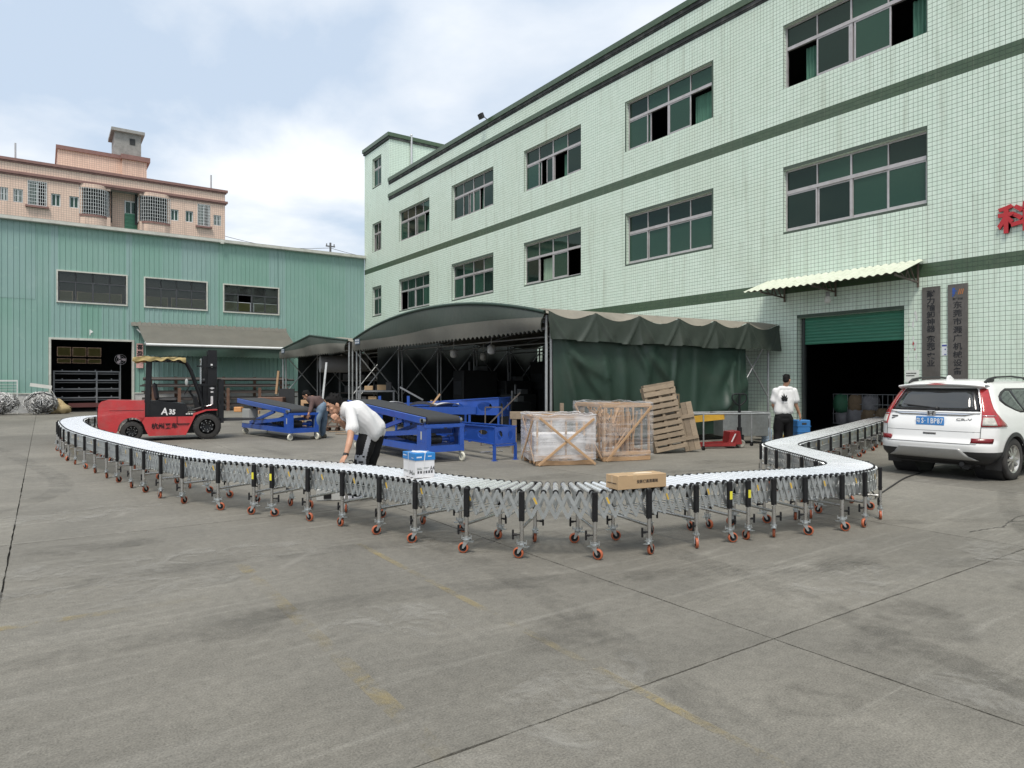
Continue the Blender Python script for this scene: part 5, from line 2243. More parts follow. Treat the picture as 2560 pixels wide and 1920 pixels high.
mb.cbox(-1.50, .37, 1.12, -1.36, .85, 1.62, .06, M=Matrix.Translation((-1.4, 0, 1.1)) @ Matrix.Rotation(R_(-10), 4, 'Y') @ Matrix.Translation((1.4, 0, -1.1)))
mb.build('seat', M_SEAT, fk)
# floor, dash, steering
mb = MB()
mb.box(-.62, .06, .67, -.22, TRK + .06, .71)
mb.build('floor', M_FBLK, fk)
mb = MB()
for k in range(5):
    mb.box(-.62 + k * .075, .05, .712, -.57 + k * .075, .25, .745)
mb.build('step_grip', mat('grip_white', (.6, .6, .58), .6), fk)
mb = MB()
mb.prism([(-.30, .70), (-.12, .70), (-.30, 1.22), (-.42, 1.22)], .25, .9, PXZ)
mb.tube((-.36, .5, 1.15), (-.52, .5, 1.38), .03)
for k, (a, b_) in enumerate(((.62, 1.25), (.70, 1.22), (.78, 1.2))):
    mb.tube((-.38, a, 1.1), (-.46, a, b_ + .12), .012, 6)
    mb.ball((-.46, a, b_ + .13), .025, n=8)
mb.build('dashboard', M_FBLK, fk)
mb = MB()
cM = Matrix.Translation((-.56, .5, 1.42)) @ Matrix.Rotation(R_(-55), 4, 'Y')
mb.path([cM @ Vector((.17 * math.cos(a), .17 * math.sin(a), 0)) for a in [i * math.pi / 10 for i in range(20)]], .014, 6, closed=True)
mb.tube(cM @ Vector((-.17, 0, 0)), cM @ Vector((.17, 0, 0)), .01, 6)
mb.build('steering_wheel', M_FBLK, fk)
# front fender over the drive wheel
mb = MB()
fend = [(-.42, .66), (-.40, .74), (-.05, .845), (.30, .85), (.30, .82), (-.02, .81), (-.34, .70), (-.62, .14), (-.66, .14)]
mb.prism(fend, .0, .3, PXZ)
mb.build('fender', M_FRED, fk)
# overhead guard
for y in (.10, TRK + .0):
    mb = MB()
    mb.bar((-1.72, y, .70), (-1.66, y, 2.22), .10, .15, up=(1, 0, 0))
    mb.build('rear_pillar', M_FBLK, fk)
    mb = MB()
    mb.path([(-.08, y, .74), (-.20, y, 1.25), (-.46, y, 1.95), (-.60, y, 2.18), (-.80, y, 2.24)], .045, 8)
    mb.build('front_pillar', M_FBLK, fk)
mb = MB()
mb.box(-1.74, .06, 2.20, -.82, .14, 2.27)
mb.box(-1.74, TRK - .06, 2.20, -.82, TRK + .02, 2.27)
for k in range(6):
    mb.box(-1.7 + k * .16, .14, 2.21, -1.65 + k * .16, TRK - .06, 2.26)
mb.build('guard_roof', M_FBLK, fk)
mb = MB()
rr = random.Random(4)
nz_ = {}


def tarp(u, v):
    x_ = -2.10 + 1.48 * u
    y_ = -.02 + (TRK + .16) * v
    z_ = 2.335 - .035 * u + .012 * math.sin(u * 9 + v * 3) + .010 * math.sin(u * 31 + v * 17) - .05 * max(0, .22 - u) / .22
    return Vector((x_, y_, z_))


mb.grid(tarp, 30, 14)
for edge in (0, 1):
    def skirt(u, v, e=edge):
        p = tarp(u, e)
        dr = (.10 + .03 * math.sin(u * 7) + .018 * math.sin(u * 27)) * v
        return Vector((p.x, p.y + (-.012 if e == 0 else .012) * math.sin(v * 3 + u * 20), p.z - dr))
    mb.grid(skirt, 40, 4)
for e in (0, 1):
    def skirt2(u, v, e=e):
        p = tarp(e, u)
        return Vector((p.x + (.02 if e else -.02) * math.sin(u * 13) * v, p.y, p.z - (.09 + .03 * math.sin(u * 17)) * v))
    mb.grid(skirt2, 20, 3)
mb.build('roof_sheet', M_YTARP, fk)
# mast, carriage, forks
for y in (.30, TRK - .12):
    mb = MB()
    mb.box(.04, y, .20, .31, y + .09, 2.55)
    mb.build('outer_rail', M_FBLK, fk)
    mb = MB()
    mb.box(-.10, y + .10, .25, .05, y + .17, 2.38)
    mb.build('inner_rail', M_FBLK, fk)
mb = MB()
for z in (.4, 1.15, 1.95, 2.42):
    mb.box(.06, .31, z, .2, TRK - .04, z + .10)
mb.box(-.30, .26, 2.06, .28, .30, 2.10)
mb.box(-.30, .26, 1.52, .25, .30, 1.57)
mb.build('crosspiece', M_FBLK, fk)
for y in (.42, TRK - .22):
    mb = MB()
    mb.tube((-.16, y, .3), (-.16, y, 1.55), .045, 10, mat=0)
    mb.tube((-.16, y, 1.55), (-.16, y, 2.3), .024, 8, mat=1)
    mb.build('lift_cylinder', [M_FBLK, mat('piston_chrome', (.6, .6, .6), .25, 1.0)], fk)
mb = MB()
mb.tube((-.42, .24, .82), (.0, .24, .93), .045, 10, mat=0)
mb.tube((.0, .24, .93), (.14, .24, .97), .02, 8, mat=1)
mb.build('tilt_cylinder', [M_FBLK, mat('piston_chrome', (.6, .6, .6), .25, 1.0)], fk)
mb = MB()
mb.box(.33, .06, .50, .44, TRK + .06, .60)
mb.box(.33, .06, 1.0, .44, TRK + .06, 1.10)
mb.box(.34, .061, .45, .50, .09, 1.70)
for k in range(7):
    yy = .06 + k * (TRK - .05) / 6
    mb.box(.37, yy, .44, .42, yy + .06, 1.68)
mb.box(.37, .06, 1.66, .42, TRK + .06, 1.72)
mb.build('carriage', M_FBLK, fk)
for y in (.18, TRK - .26):
    mb = MB()
    mb.box(.445, y, .50, .50, y + .13, 1.15)
    mb.prism([(.445, .50), (.445, .56), (1.0, .56), (1.85, .53), (1.85, .515), (1.0, .50)], y, y + .13, PXZ)
    mb.build('fork', mat('fork_steel', (.045, .045, .047), .5, .3), fk)
# lamps, mirror, badge
for y in (.05, TRK + .02):
    mb = MB()
    mb.lathe([(.0, .0), (.055, .0), (.075, .09), (.07, .1), (0, .09)], 14, Matrix.Translation((-.16, y, 1.66)) @ Matrix.Rotation(R_(90), 4, 'Y'))
    mb.build('headlamp', M_FBLK, fk)
mb = MB()
mb.ball((-.60, .02, 1.62), .05, .02, .10, n=10)
mb.build('mirror', mat('mirror_grey', (.35, .37, .36), .3), fk)
for k_ in range(4):
    mb = MB()
    if k_ == 0:
        mb.prism([(.08, 1.45), (.16, 1.485), (.24, 1.45), (.16, 1.415)], .292, .296, PXZ)
    else:
        mb.box(*((.12, .292, 1.32, .20, .296, 1.36), (.12, .292, .98, .19, .296, 1.22), (.12, .292, 2.05, .18, .296, 2.15))[k_ - 1])
    mb.build('decal', M_DECAL, fk)


# ================================================================== WHITE CAR (SUV)
M_WPAINT = mat('white_car_paint', (.74, .74, .73), .30, var=.02, coat=1.0, rvar=.02)
M_CARGL = mat('car_glass', (.018, .021, .022), .04, var=.1, spec=.8, rvar=.01, coat=.6)
M_CARGL2 = mat('car_window_band', (.012, .012, .013), .12, var=.1, rvar=.02)
M_CARBLK = mat('car_black_trim', (.022, .022, .023), .55, var=.15)
M_SILVER = mat('silver_trim', (.42, .42, .41), .38, .5, var=.08)
M_CRM = mat('car_chrome', (.75, .75, .76), .12, 1.0, var=.03, rvar=.02)
M_TAIL = mat('tail_lamp_red', (.32, .010, .014), .10, var=.25, scale=14, coat=.8, rvar=.02)
M_TAILD = mat('tail_lamp_dark', (.16, .006, .010), .2, var=.2, rvar=.02)
M_LAMPC = mat('clear_lamp', (.50, .49, .45), .15, var=.3, scale=20, rvar=.02)
M_ALLOY = mat('alloy_wheel', (.50, .49, .47), .32, .8, var=.08)
car = thing('car', 'white sport utility car parked beside the roller door', 'car', (13.05, 5.28, 0), R_(-2.0))
# local: x forward (rear axle at 0), y to the left, z up.  Plan outline at each height:
CARZ = [  # z, rear x, front x, half width, corner radius
    (.25, -.58, 3.35, .70, .10), (.30, -.74, 3.45, .80, .18), (.40, -.84, 3.55, .885, .28), (.48, -.88, 3.58, .90, .32), (.56, -.90, 3.60, .905, .34), (.62, -.895, 3.60, .907, .35),
    (.66, -.855, 3.60, .909, .34), (.74, -.845, 3.58, .912, .33), (.86, -.835, 3.54, .912, .33), (.90, -.828, 3.50, .908, .33), (.98, -.80, 3.35, .90, .33), (1.04, -.775, 3.05, .89, .33), (1.10, -.755, 2.45, .872, .32),
    (1.16, -.73, 2.30, .850, .32), (1.28, -.665, 2.06, .800, .30), (1.40, -.585, 1.82, .752, .28), (1.50, -.505, 1.60, .712, .26), (1.56, -.455, 1.42, .672, .24), (1.61, -.37, 1.20, .60, .22), (1.645, -.20, .90, .45, .20), (1.66, .1, .6, .2, .1)]


def car_lv(z):
    for a, b_ in zip(CARZ, CARZ[1:]):
        if a[0] <= z <= b_[0]:
            f = (z - a[0]) / (b_[0] - a[0])
            return [a[i] + (b_[i] - a[i]) * f for i in range(1, 5)]
    return list((CARZ[0] if z < CARZ[0][0] else CARZ[-1])[1:])


def car_pt(s, z, off=0.0):
    """point at arc length s along the outline from the middle of the tail (+ to the right-hand side)"""
    r, f, w, c = car_lv(z)
    sg = 1 if s >= 0 else -1
    s = abs(s)
    l1 = w - c
    l2 = c * math.pi / 2
    bow = lambda yy: .05 * (yy / max(w, .01)) ** 2           # the tail bulges a little
    if s <= l1:
        x_, y_, nx, ny = r + bow(s), s, -1.0, .1 * s
    elif s <= l1 + l2:
        a = (s - l1) / c
        x_ = r + c - c * math.cos(a) + bow(l1 + c * math.sin(a)) * math.cos(a)
        y_ = l1 + c * math.sin(a)
        nx, ny = -math.cos(a), math.sin(a)
    else:
        x_, y_, nx, ny = r + c + (s - l1 - l2), w, 0.0, 1.0
        # slight barrel of the flank
        y_ += .012 * math.sin(min(max((x_ + .5) / 3.6, 0), 1) * math.pi)
    l = math.hypot(nx, ny)
    return Vector((x_ + nx / l * off, -sg * (y_ + ny / l * off), z))


def s_side(x_, z):
    """arc length of the flank point at length x"""
    r, f, w, c = car_lv(z)
    return (w - c) + c * math.pi / 2 + (x_ - (r + c))


WR = .345
zl = [CARZ[0][0]]
for a, b_ in zip(CARZ, CARZ[1:]):
    n = max(1, int((b_[0] - a[0]) / .03))
    zl += [a[0] + (b_[0] - a[0]) * (k + 1) / n for k in range(n)]
mb = MB()
rows = []
NS, NSD = 26, 84
for z in zl:
    r, f, w, c = car_lv(z)
    l12 = (w - c) + c * math.pi / 2
    sl = [l12 * k / NS for k in range(NS)]
    tot = f - (r + c)
    sl += [l12 + tot * (k / NSD) for k in range(NSD + 1)]
    rows.append(sl)
for sg in (1, -1):
    V = [[car_pt(sg * s, z) for s in sl] for z, sl in zip(zl, rows)]
    o_ = len(mb.v)
    m_ = NS + NSD + 1
    for row in V:
        mb.v.extend(tuple(p) for p in row)
    for j in range(len(V) - 1):
        for i in range(m_ - 1):
            c_ = (V[j][i] + V[j + 1][i + 1]) / 2
            skip = False
            for wx in (0.0, 2.62):
                if i >= NS - 8 and abs(c_.y) > .6 and math.hypot(c_.x - wx, c_.z - WR) < .395:
                    skip = True
            if skip:
                continue
            q = (o_ + j * m_ + i, o_ + j * m_ + i + 1, o_ + (j + 1) * m_ + i + 1, o_ + (j + 1) * m_ + i)
            mb.f.append(q if sg < 0 else tuple(reversed(q)))
            mb.m.append(1 if (c_.z < .47 and c_.x < .9 or c_.z < .42) else 0)
            mb.s.append(True)
# nose and bottom closed roughly (turned away from the view)
for j in range(len(zl) - 1):
    a0, a1 = car_pt(rows[j][-1], zl[j]), car_pt(-rows[j][-1], zl[j])
    b0, b1 = car_pt(rows[j + 1][-1], zl[j + 1]), car_pt(-rows[j + 1][-1], zl[j + 1])
    mb.add([a0, a1, b1, b0], [(0, 1, 2, 3)], 0, True)
mb.box(-.5, -.62, .22, 3.3, .62, .30, 1)
body = mb.build('body', [M_WPAINT, M_CARBLK], car)


def patch(name, rows_, m, off=.006, n=10, parent=body, two=False):
    """panel laid on the body: rows of (z, s_left, s_right)"""
    mb = MB()
    sub = []
    for (z0, a0, b0), (z1, a1, b1) in zip(rows_, rows_[1:]):
        k = max(1, int(abs(z1 - z0) / .03))
        for i in range(k):
            f = i / k
            sub.append((z0 + (z1 - z0) * f, a0 + (a1 - a0) * f, b0 + (b1 - b0) * f))
    sub.append(rows_[-1])
    V = []
    for z, a, b_ in sub:
        V.append([car_pt(a + (b_ - a) * i / n, z, off) for i in range(n + 1)])
    o_ = len(mb.v)
    for row in V:
        mb.v.extend(tuple(p) for p in row)
    for j in range(len(V) - 1):
        for i in range(n):
            mb.f.append((o_ + j * (n + 1) + i, o_ + (j + 1) * (n + 1) + i, o_ + (j + 1) * (n + 1) + i + 1, o_ + j * (n + 1) + i + 1))
            mb.m.append(0)
            mb.s.append(True)
    # rim down to the body
    ring = [(j, 0) for j in range(len(V))] + [(len(V) - 1, i) for i in range(1, n + 1)] + [(j, n) for j in range(len(V) - 2, -1, -1)] + [(0, i) for i in range(n - 1, 0, -1)]
    base = []
    for j, i in ring:
        z, a, b_ = sub[j]
        base.append(car_pt(a + (b_ - a) * i / n, z, -.004))
    o2 = len(mb.v)
    mb.v.extend(tuple(p) for p in base)
    for k in range(len(ring)):
        k2 = (k + 1) % len(ring)
        ia = o_ + ring[k][0] * (n + 1) + ring[k][1]
        ib = o_ + ring[k2][0] * (n + 1) + ring[k2][1]
        mb.f.append((ia, o2 + k, o2 + k2, ib))
        mb.m.append(0)
        mb.s.append(False)
    return place(name, mb.mesh(name, m), parent)


# rear window with dark surround
patch('rear_window', [(1.125, -.70, .70), (1.16, -.70, .70), (1.32, -.64, .64), (1.475, -.575, .575), (1.50, -.55, .55)], M_CARGL2, .006, 16)
patch('rear_glass', [(1.155, -.52, .52), (1.19, -.585, .585), (1.34, -.55, .55), (1.44, -.50, .50), (1.455, -.44, .44)], M_CARGL, .009, 14)
# tail lamps: tall blade up the pillar, wedge wrapping to the flank
for sg in (1, -1):
    q = lambda a, b_: (sg * a, sg * b_) if sg > 0 else (-b_, -a)
    patch('tail_lamp', [(.885, *q(.74, 1.30)), (.93, *q(.735, 1.245)), (1.02, *q(.73, 1.05)), (1.10, *q(.72, .945)), (1.18, *q(.705, .875)), (1.30, *q(.665, .81)), (1.42, *q(.62, .75)), (1.49, *q(.59, .71))], M_TAIL, .016, 8)
    patch('lamp_lens', [(.905, *q(.755, .98)), (1.03, *q(.745, .90)), (1.035, *q(.745, .89))], M_LAMPC, .020, 4)
    patch('lamp_strip', [(1.055, *q(.735, .93)), (1.068, *q(.735, .93))], M_CRM, .020, 4)
    patch('reflector', [(.625, *q(.62, .93)), (.70, *q(.62, .93))], M_TAILD, .010, 5)
# chrome bar with dip for the emblem, plate recess
patch('chrome_bar', [(1.055, -.50, .50), (1.08, -.60, .60), (1.103, -.705, .705), (1.116, -.705, .705)], M_CRM, .014, 20)
patch('white_bar', [(1.092, -.70, .70), (1.118, -.70, .70)], M_WPAINT, .018, 16)
patch('tailgate_crease', [(.795, -.735, .735), (.80, -.735, .735)], mat('panel_gap', (.10, .10, .10), .6), .003, 16)
for sg in (1, -1):
    patch('tailgate_gap', [(.62, sg * .70 - .004, sg * .70 + .004), (.66, sg * .735 - .005, sg * .735 + .005), (.88, sg * .742 - .005, sg * .742 + .005)], mat('panel_gap', (.10, .10, .10), .6), .004, 1)
patch('tailgate_gap', [(.600, -.69, .69), (.609, -.70, .70)], mat('panel_gap', (.10, .10, .10), .6), .004, 16)
patch('tailgate_handle', [(.735, -.10, .10), (.765, -.10, .10)], mat('panel_gap', (.10, .10, .10), .6), .005, 4)
patch('skid_plate', [(.335, -.70, .70), (.36, -.66, .66), (.40, -.58, .58), (.50, -.49, .49), (.52, -.47, .47)], M_SILVER, .016, 16)
# number plate
pl = MB()
pl.cbox(-.006, -.22, -.07, .006, .22, .07, .004)
ppos = car_pt(0, .955, .02)
plate = place('number_plate', pl.mesh('number_plate', mat('plate_blue_car', (.045, .21, .52), .4)), body, ppos)
PT = mat('plate_letters', (.72, .74, .76), .5)
for ch, yy, sz in (('粤', .182, .085), ('S', .115, .125), ('·', .075, .10), ('1', .025, .125), ('B', -.035, .125), ('P', -.085, .125), ('8', -.135, .125), ('7', -.185, .125)):
    place('plate_character', text_mesh(ch, sz, .003, PT, offset=.0015), plate, M=basis((-.0075, yy, -.004), (0, -1, 0), (0, 0, 1)) @ Matrix.Diagonal((.72, 1, 1, 1)))
# emblem and model lettering
em = MB()
e0 = car_pt(0, 1.085, .03)
em.cbox(-.008, -.062, -.050, .006, .062, .045, .012)
emb = place('emblem', em.mesh('emblem', M_CRM), body, e0)
em = MB()
for sg in (-1, 1):
    em.bar((-.011, sg * .030, -.038), (-.011, sg * .038, .034), .014, .004, up=(1, 0, 0))
em.bar((-.011, -.03, -.005), (-.011, .03, -.005), .012, .004, up=(1, 0, 0))
place('emblem_letter', em.mesh('emblem_letter', M_CARBLK), emb)
place('lettering', text_mesh('CR-V', .075, .004, mat('car_letter', (.14, .14, .14), .3, .5), offset=.001), body, M=basis(car_pt(.50, .99, .008), (.12, -1, 0), (0, 0, 1)) @ Matrix.Diagonal((1.35, .75, 1, 1)))
mb = MB()
d0 = car_pt(-.60, 1.0, .006)
mb.box(d0.x - .002, d0.y - .05, 1.005, d0.x + .004, d0.y + .05, 1.03)
for k in range(4):
    mb.box(d0.x - .002, d0.y - .052 + k * .028, .968, d0.x + .004, d0.y - .030 + k * .028, .992)
mb.build('dealer_badge', mat('car_letter', (.14, .14, .14), .3, .5), body)
# roof spoiler, stop lamp, wiper, fin, rails
mb = MB()


def spo(u, v):
    y_ = -.68 + 1.36 * u
    e = abs(2 * u - 1)
    xr = -.60 + .10 * e ** 3
    z_ = 1.565 - .04 * e ** 2.5
    a = v * 2 * math.pi
    cx = xr + .13
    return Vector((cx + .14 * math.cos(a), y_, z_ + .034 * math.sin(a) - .016 * math.cos(a) - .01))


mb.grid(spo, 30, 12)
mb.build('spoiler', M_WPAINT, body)
mb = MB()
mb.grid(lambda u, v: Vector((-.618 + .02 * v + .03 * abs(2 * u - 1) ** 2, -.24 + .48 * u, 1.572 + (v - .5) * .034 * (1 - abs(2 * u - 1) ** 4))), 12, 2)
mb.build('stop_lamp', mat('stop_lamp', (.26, .02, .02), .3), body)
mb = MB()
w0, w1 = car_pt(.07, 1.165, .03), car_pt(-.42, 1.215, .03)
mb.bar(w0, w1, .018, .022)
mb.bar(w0 + Vector((-.01, .1, .02)), w1 + Vector((-.015, .05, .01)), .01, .012)
mb.ball(w0, .03, n=8)
mb.build('wiper', M_CARBLK, body)
mb = MB()
mb.prism([(-.12, 0), (.10, 0), (-.06, .085), (-.11, .06)], -.02, .02, Matrix.Translation((-.10, 0, 1.635)) @ PXZ)
mb.build('antenna_fin', M_WPAINT, body)
for sg in (1, -1):
    mb = MB()
    pts = [(-.28, sg * .60, 1.60), (-.16, sg * .605, 1.655), (.1, sg * .60, 1.685), (.7, sg * .59, 1.70), (1.2, sg * .585, 1.675), (1.35, sg * .58, 1.63)]
    for a, b_ in zip(pts, pts[1:]):
        mb.bar(a, b_, .035, .028, ext=.01)
    mb.bar((-.22, sg * .60, 1.59), (-.02, sg * .60, 1.64), .05, .05)
    mb.build('roof_rail', M_CARBLK, body)
# side glass, door lines, handles (right and left)
for sg in (1, -1):
    def sr(z, xa, xb):
        a, b_ = s_side(xa, z), s_side(xb, z)
        return (z, sg * a, sg * b_) if sg > 0 else (z, -b_, -a)
    patch('side_window_surround', [sr(1.10, .30, 2.20), sr(1.14, .12, 2.18), sr(1.22, -.14, 2.05), sr(1.30, -.27, 1.92), sr(1.37, -.24, 1.78), sr(1.44, -.10, 1.60), sr(1.50, .12, 1.48)], M_CARBLK, .004, 30)
    patch('quarter_window', [sr(1.125, .24, .40), sr(1.16, .10, .38), sr(1.24, -.12, .33), sr(1.30, -.21, .29), sr(1.36, -.19, .25), sr(1.43, -.03, .21), sr(1.455, .08, .20)], M_CARGL, .007, 10)
    patch('rear_door_window', [sr(1.125, .44, 1.14), sr(1.30, .33, 1.10), sr(1.45, .26, 1.07), sr(1.475, .30, 1.06)], M_CARGL, .007, 12)
    patch('front_door_window', [sr(1.125, 1.18, 2.05), sr(1.30, 1.14, 1.84), sr(1.45, 1.11, 1.62), sr(1.475, 1.10, 1.55)], M_CARGL, .007, 12)
    GAP = mat('panel_gap', (.10, .10, .10), .6)
    patch('door_gap', [sr(.78, .36, .372), sr(.90, .45, .462), sr(1.08, .44, .452)], GAP, .003, 1)
    patch('door_gap', [sr(.50, 1.16, 1.172), sr(1.09, 1.16, 1.172)], GAP, .003, 1)
    mb = MB()
    hp = car_pt(sg * s_side(.66, .985), .985, .012)
    mb.cbox(hp.x - .10, hp.y - .014, .972, hp.x + .10, hp.y + .014, 1.004, .008)
    mb.ball((hp.x - .04, hp.y, .985), .045, .012, .035, n=10)
    mb.build('door_handle', M_WPAINT, body)
    # wheel arch cladding
    for wx in (0.0, 2.62):
        mb = MB()

        def archf(u, v, wx=wx):
            a = R_(-12 + 204 * u)
            rad = .375 + .065 * v
            x_, z_ = wx + rad * math.cos(a), WR + rad * math.sin(a)
            y_ = abs(car_pt(s_side(max(x_, -.5), max(z_, .26)), max(z_, .26)).y)
            return Vector((x_, -sg * (y_ + .014 - .008 * v), z_))
        mb.grid(archf, 36, 2)
        mb.grid(lambda u, v, wx=wx: Vector((archf(u, 0).x, archf(u, 0).y + sg * .16 * v, archf(u, 0).z)), 36, 1)
        mb.build('wheel_arch', M_CARBLK, body)
        mb = MB()
        Mh = Matrix.Translation((wx, -sg * .68, WR)) @ Matrix.Rotation(R_(90), 4, 'X')
        mb.lathe([(.40, -sg * .22), (.40, sg * .18)], 30, Mh)
        mb.lathe([(.0, -sg * .2), (.40, -sg * .2)], 30, Mh)
        mb.build('wheel_housing', M_CARBLK, body)


def car_wheel(x, y, face):
    r, w, rim_r = WR, .225, .225
    M = Matrix.Translation((x, y, r)) @ Matrix.Rotation(R_(90), 4, 'X')
    mb = MB()
    mb.lathe([(rim_r, -w * .46), (rim_r + .02, -w / 2), (r * .93, -w / 2), (r * .985, -w * .42), (r, -w * .3), (r, -w * .1), (r * .992, -w * .09), (r, -w * .08), (r, w * .08), (r * .992, w * .09), (r, w * .1), (r, w * .3), (r * .985, w * .42), (r * .93, w / 2), (rim_r + .02, w / 2), (rim_r, w * .46)], 44, M)
    t = mb.build('wheel', M_RUBBER, car)
    mb = MB()
    f = face
    mb.lathe([(rim_r * 1.01, f * w * .47), (rim_r * .93, f * w * .44), (rim_r * .91, f * w * .05), (.03, f * w * .02)], 40, M, mats=[0, 0, 1])
    for k in range(10):
        a = 2 * math.pi * k / 10 + (.10 if k % 2 else -.10)
        Mk = M @ Matrix.Rotation(a, 4, 'Z')
        mb.prism([(.045, -.018), (rim_r * .94, -.013), (rim_r * .94, .013), (.045, .018)], f * w * .26, f * w * .42, Mk)
    mb.lathe([(.07, f * w * .30), (.06, f * w * .44), (.03, f * w * .46), (0, f * w * .46)], 18, M)
    place('rim', mb.mesh('rim', [M_ALLOY, M_RIM]), t)


for wx in (0.0, 2.62):
    for sg in (1, -1):
        car_wheel(wx, -sg * .79, sg)
mb = MB()
mb.tube((-.55, -.42, .27), (-.75, -.45, .27), .035, 12)
mb.tube((-.2, -.42, .25), (-.55, -.42, .25), .09, 12)
mb.tube((-.05, -.6, .30), (-.05, .6, .30), .05, 10)
mb.build('exhaust', M_CARBLK, body)
for sg in (1, -1):
    mb = MB()
    mb.grid(lambda u, v: Vector((-.46 + .03 * v, -sg * (.66 + .24 * u), .42 - .24 * v)), 4, 4)
    mb.build('mud_flap', M_CARBLK, body)

# ================================================================== BLUE BELT MACHINES
M_BLUE = mat('machine_blue', (.020, .078, .36), .38, var=.12, scale=4, coat=.25)
M_BELT = mat('black_belt', (.022, .023, .024), .7, var=.15, scale=6)
M_GREYBOX = mat('control_cabinet', (.40, .41, .40), .5, var=.08)
M_MOTOR = mat('motor_black', (.025, .027, .028), .5, var=.2)
M_CASTW = mat('nylon_caster', (.62, .61, .52), .45, var=.12)
PYZ = Matrix(((0, 0, 1, 0), (1, 0, 0, 0), (0, 1, 0, 0), (0, 0, 0, 1)))      # polygon (y, z) extruded along x


def swivel(parent, x, y, r=.085, ang=0.6):
    mb = MB()
    M0 = Matrix.Translation((x, y, 0)) @ Matrix.Rotation(ang, 4, 'Z')
    mb.box(-.05, -.05, .205, .05, .05, .215, M=M0)
    mb.lathe([(.045, .205), (.04, .18), (.02, .175)], 12, M0)
    for sg in (-1, 1):
        mb.prism([(-.04, .18), (.03, .18), (-.03, .07), (-.06, .07)], sg * .028 - .003, sg * .028 + .003, M0 @ PXZ)
    f = mb.build('caster_fork', M_ZINC, parent)
    mb = MB()
    MW = M0 @ Matrix.Translation((-.04, 0, r)) @ Matrix.Rotation(R_(90), 4, 'X')
    mb.lathe([(0, -.02), (r * .5, -.015), (r * .55, -.022), (r * .92, -.022), (r, -.014), (r, .014), (r * .92, .022), (r * .55, .022), (r * .5, .015), (0, .02)], 22, MW)
    place('wheel', mb.mesh('wheel', M_CASTW), f)


def belt_machine(label, loc, rz, L=3.6, W=.84, z0=.80, z1=1.02, cabinet=True):
    o = thing('belt_conveyor', label, 'conveyor', loc, rz, 'blue belt conveyors under the shelters')
    # chassis
    mb = MB()
    h0, h1 = .21, .34
    for x in (0, W - .09):
        mb.box(x, .0, h0, x + .09, L, h1)
    mb.box(.09, .0, h0 + .002, W - .09, .09, h1 - .002)
    mb.box(.09, L - .09, h0 + .002, W - .09, L, h1 - .002)
    mb.box(.09, 1.7, h0 + .002, W - .09, 1.78, h1 - .002)
    mb.build('chassis', M_BLUE, o)
    # portal at the low end
    mb = MB()
    mb.box(0.002, .0, h1, .10, .06, .70)
    mb.box(W - .10, .0, h1, W - .002, .06, .70)
    mb.box(-.01, -.004, .70, W + .01, .075, .765)
    mb.box(.002, .061, h1, .016, .42, .74)
    mb.box(W - .016, .061, h1, W - .002, .42, .74)
    for k in range(4):
        for z in (.42, .66):
            mb.tube((-.004, .10 + k * .085, z), (.004, .10 + k * .085, z), .009, 8)
    mb.build('portal', M_BLUE, o)
    # belt bed
    M0 = Matrix.Translation((0, .12, z0)) @ Matrix.Rotation(math.atan2(z1 - z0, L), 4, 'X')
    mb = MB()
    for x in (.015, W - .055):
        mb.cbox(x, 0, -.07, x + .04, L + .35, .07, .008, M=M0)
    mb.build('side_beam', M_BLUE, o)
    mb = MB()
    n = 10
    r = .085
    prof = [(.0 - r * math.sin(R_(180 * k / n)) + .02, r * math.cos(R_(180 * k / n))) for k in range(n + 1)] + [(L + .3 + r * math.sin(R_(180 * k / n)), -r * math.cos(R_(180 * k / n))) for k in range(n + 1)]
    mb.prism(prof, .062, W - .062, M0 @ PYZ, smooth=True)
    mb.build('belt', M_BELT, o)
    mb = MB()
    for x in (-.02, W - .04):
        mb.tube(M0 @ Vector((x, .03, 0)), M0 @ Vector((x + .06, .03, 0)), .05, 12)
        mb.box(x, .0, -.04, x + .06, .14, .04, M=M0)
    mb.build('bearing', mat('bearing_steel', (.25, .27, .27), .4, .7), o)
    # lift arms
    mb = MB()
    for x in (.03, W - .09):
        mb.bar((x + .03, .35, .60), (x + .03, L - .9, .40), .05, .10)
        mb.bar((x + .03, L - .5, .36), (x + .03, 1.2, z0 - .02), .05, .09)
    mb.build('lift_arm', M_BLUE, o)
    mb = MB()
    mb.tube((W * .18, .30, .44), (W * .55, .30, .44), .085, 16)
    for k in range(7):
        mb.tube((W * .2 + k * .035, .30, .44), (W * .2 + k * .035 + .012, .30, .44), .094, 16)
    mb.tube((W * .10, .30, .44), (W * .18, .30, .44), .10, 14)
    mb.box(W * .25, .25, .52, W * .4, .35, .57)
    mb.build('motor', M_MOTOR, o)
    mb = MB()
    mb.tube((W * .55, .30, .44), (W * .78, .30, .44), .045, 12)
    mb.tube((W * .76, .30, .44), (W * .88, .30, .44), .085, 14)
    mb.build('gearbox', M_BLUE, o)
    mb = MB()
    mb.cbox(-.0, L - .55, .345, .30, L - .02, .80, .01)
    if cabinet:
        mb.build('control_cabinet', M_GREYBOX, o)
    mb = MB()
    mb.box(-.0015, .2, .46, -.0005, .26, .62)
    mb.build('rating_plate', M_GREYBOX, o)
    mb = MB()
    for k in range(5):
        mb.ball((.35 + .05 * k, 1.2 + .3 * k, .40), .08, .14, .07, n=8)
    mb.build('drive_unit', M_MOTOR, o)
    for k, (x, y) in enumerate(((.05, .05), (W - .05, .05), (.05, L - .06), (W - .05, L - .06))):
        swivel(o, x, y, .095, .4 + k * 1.3)
    return o


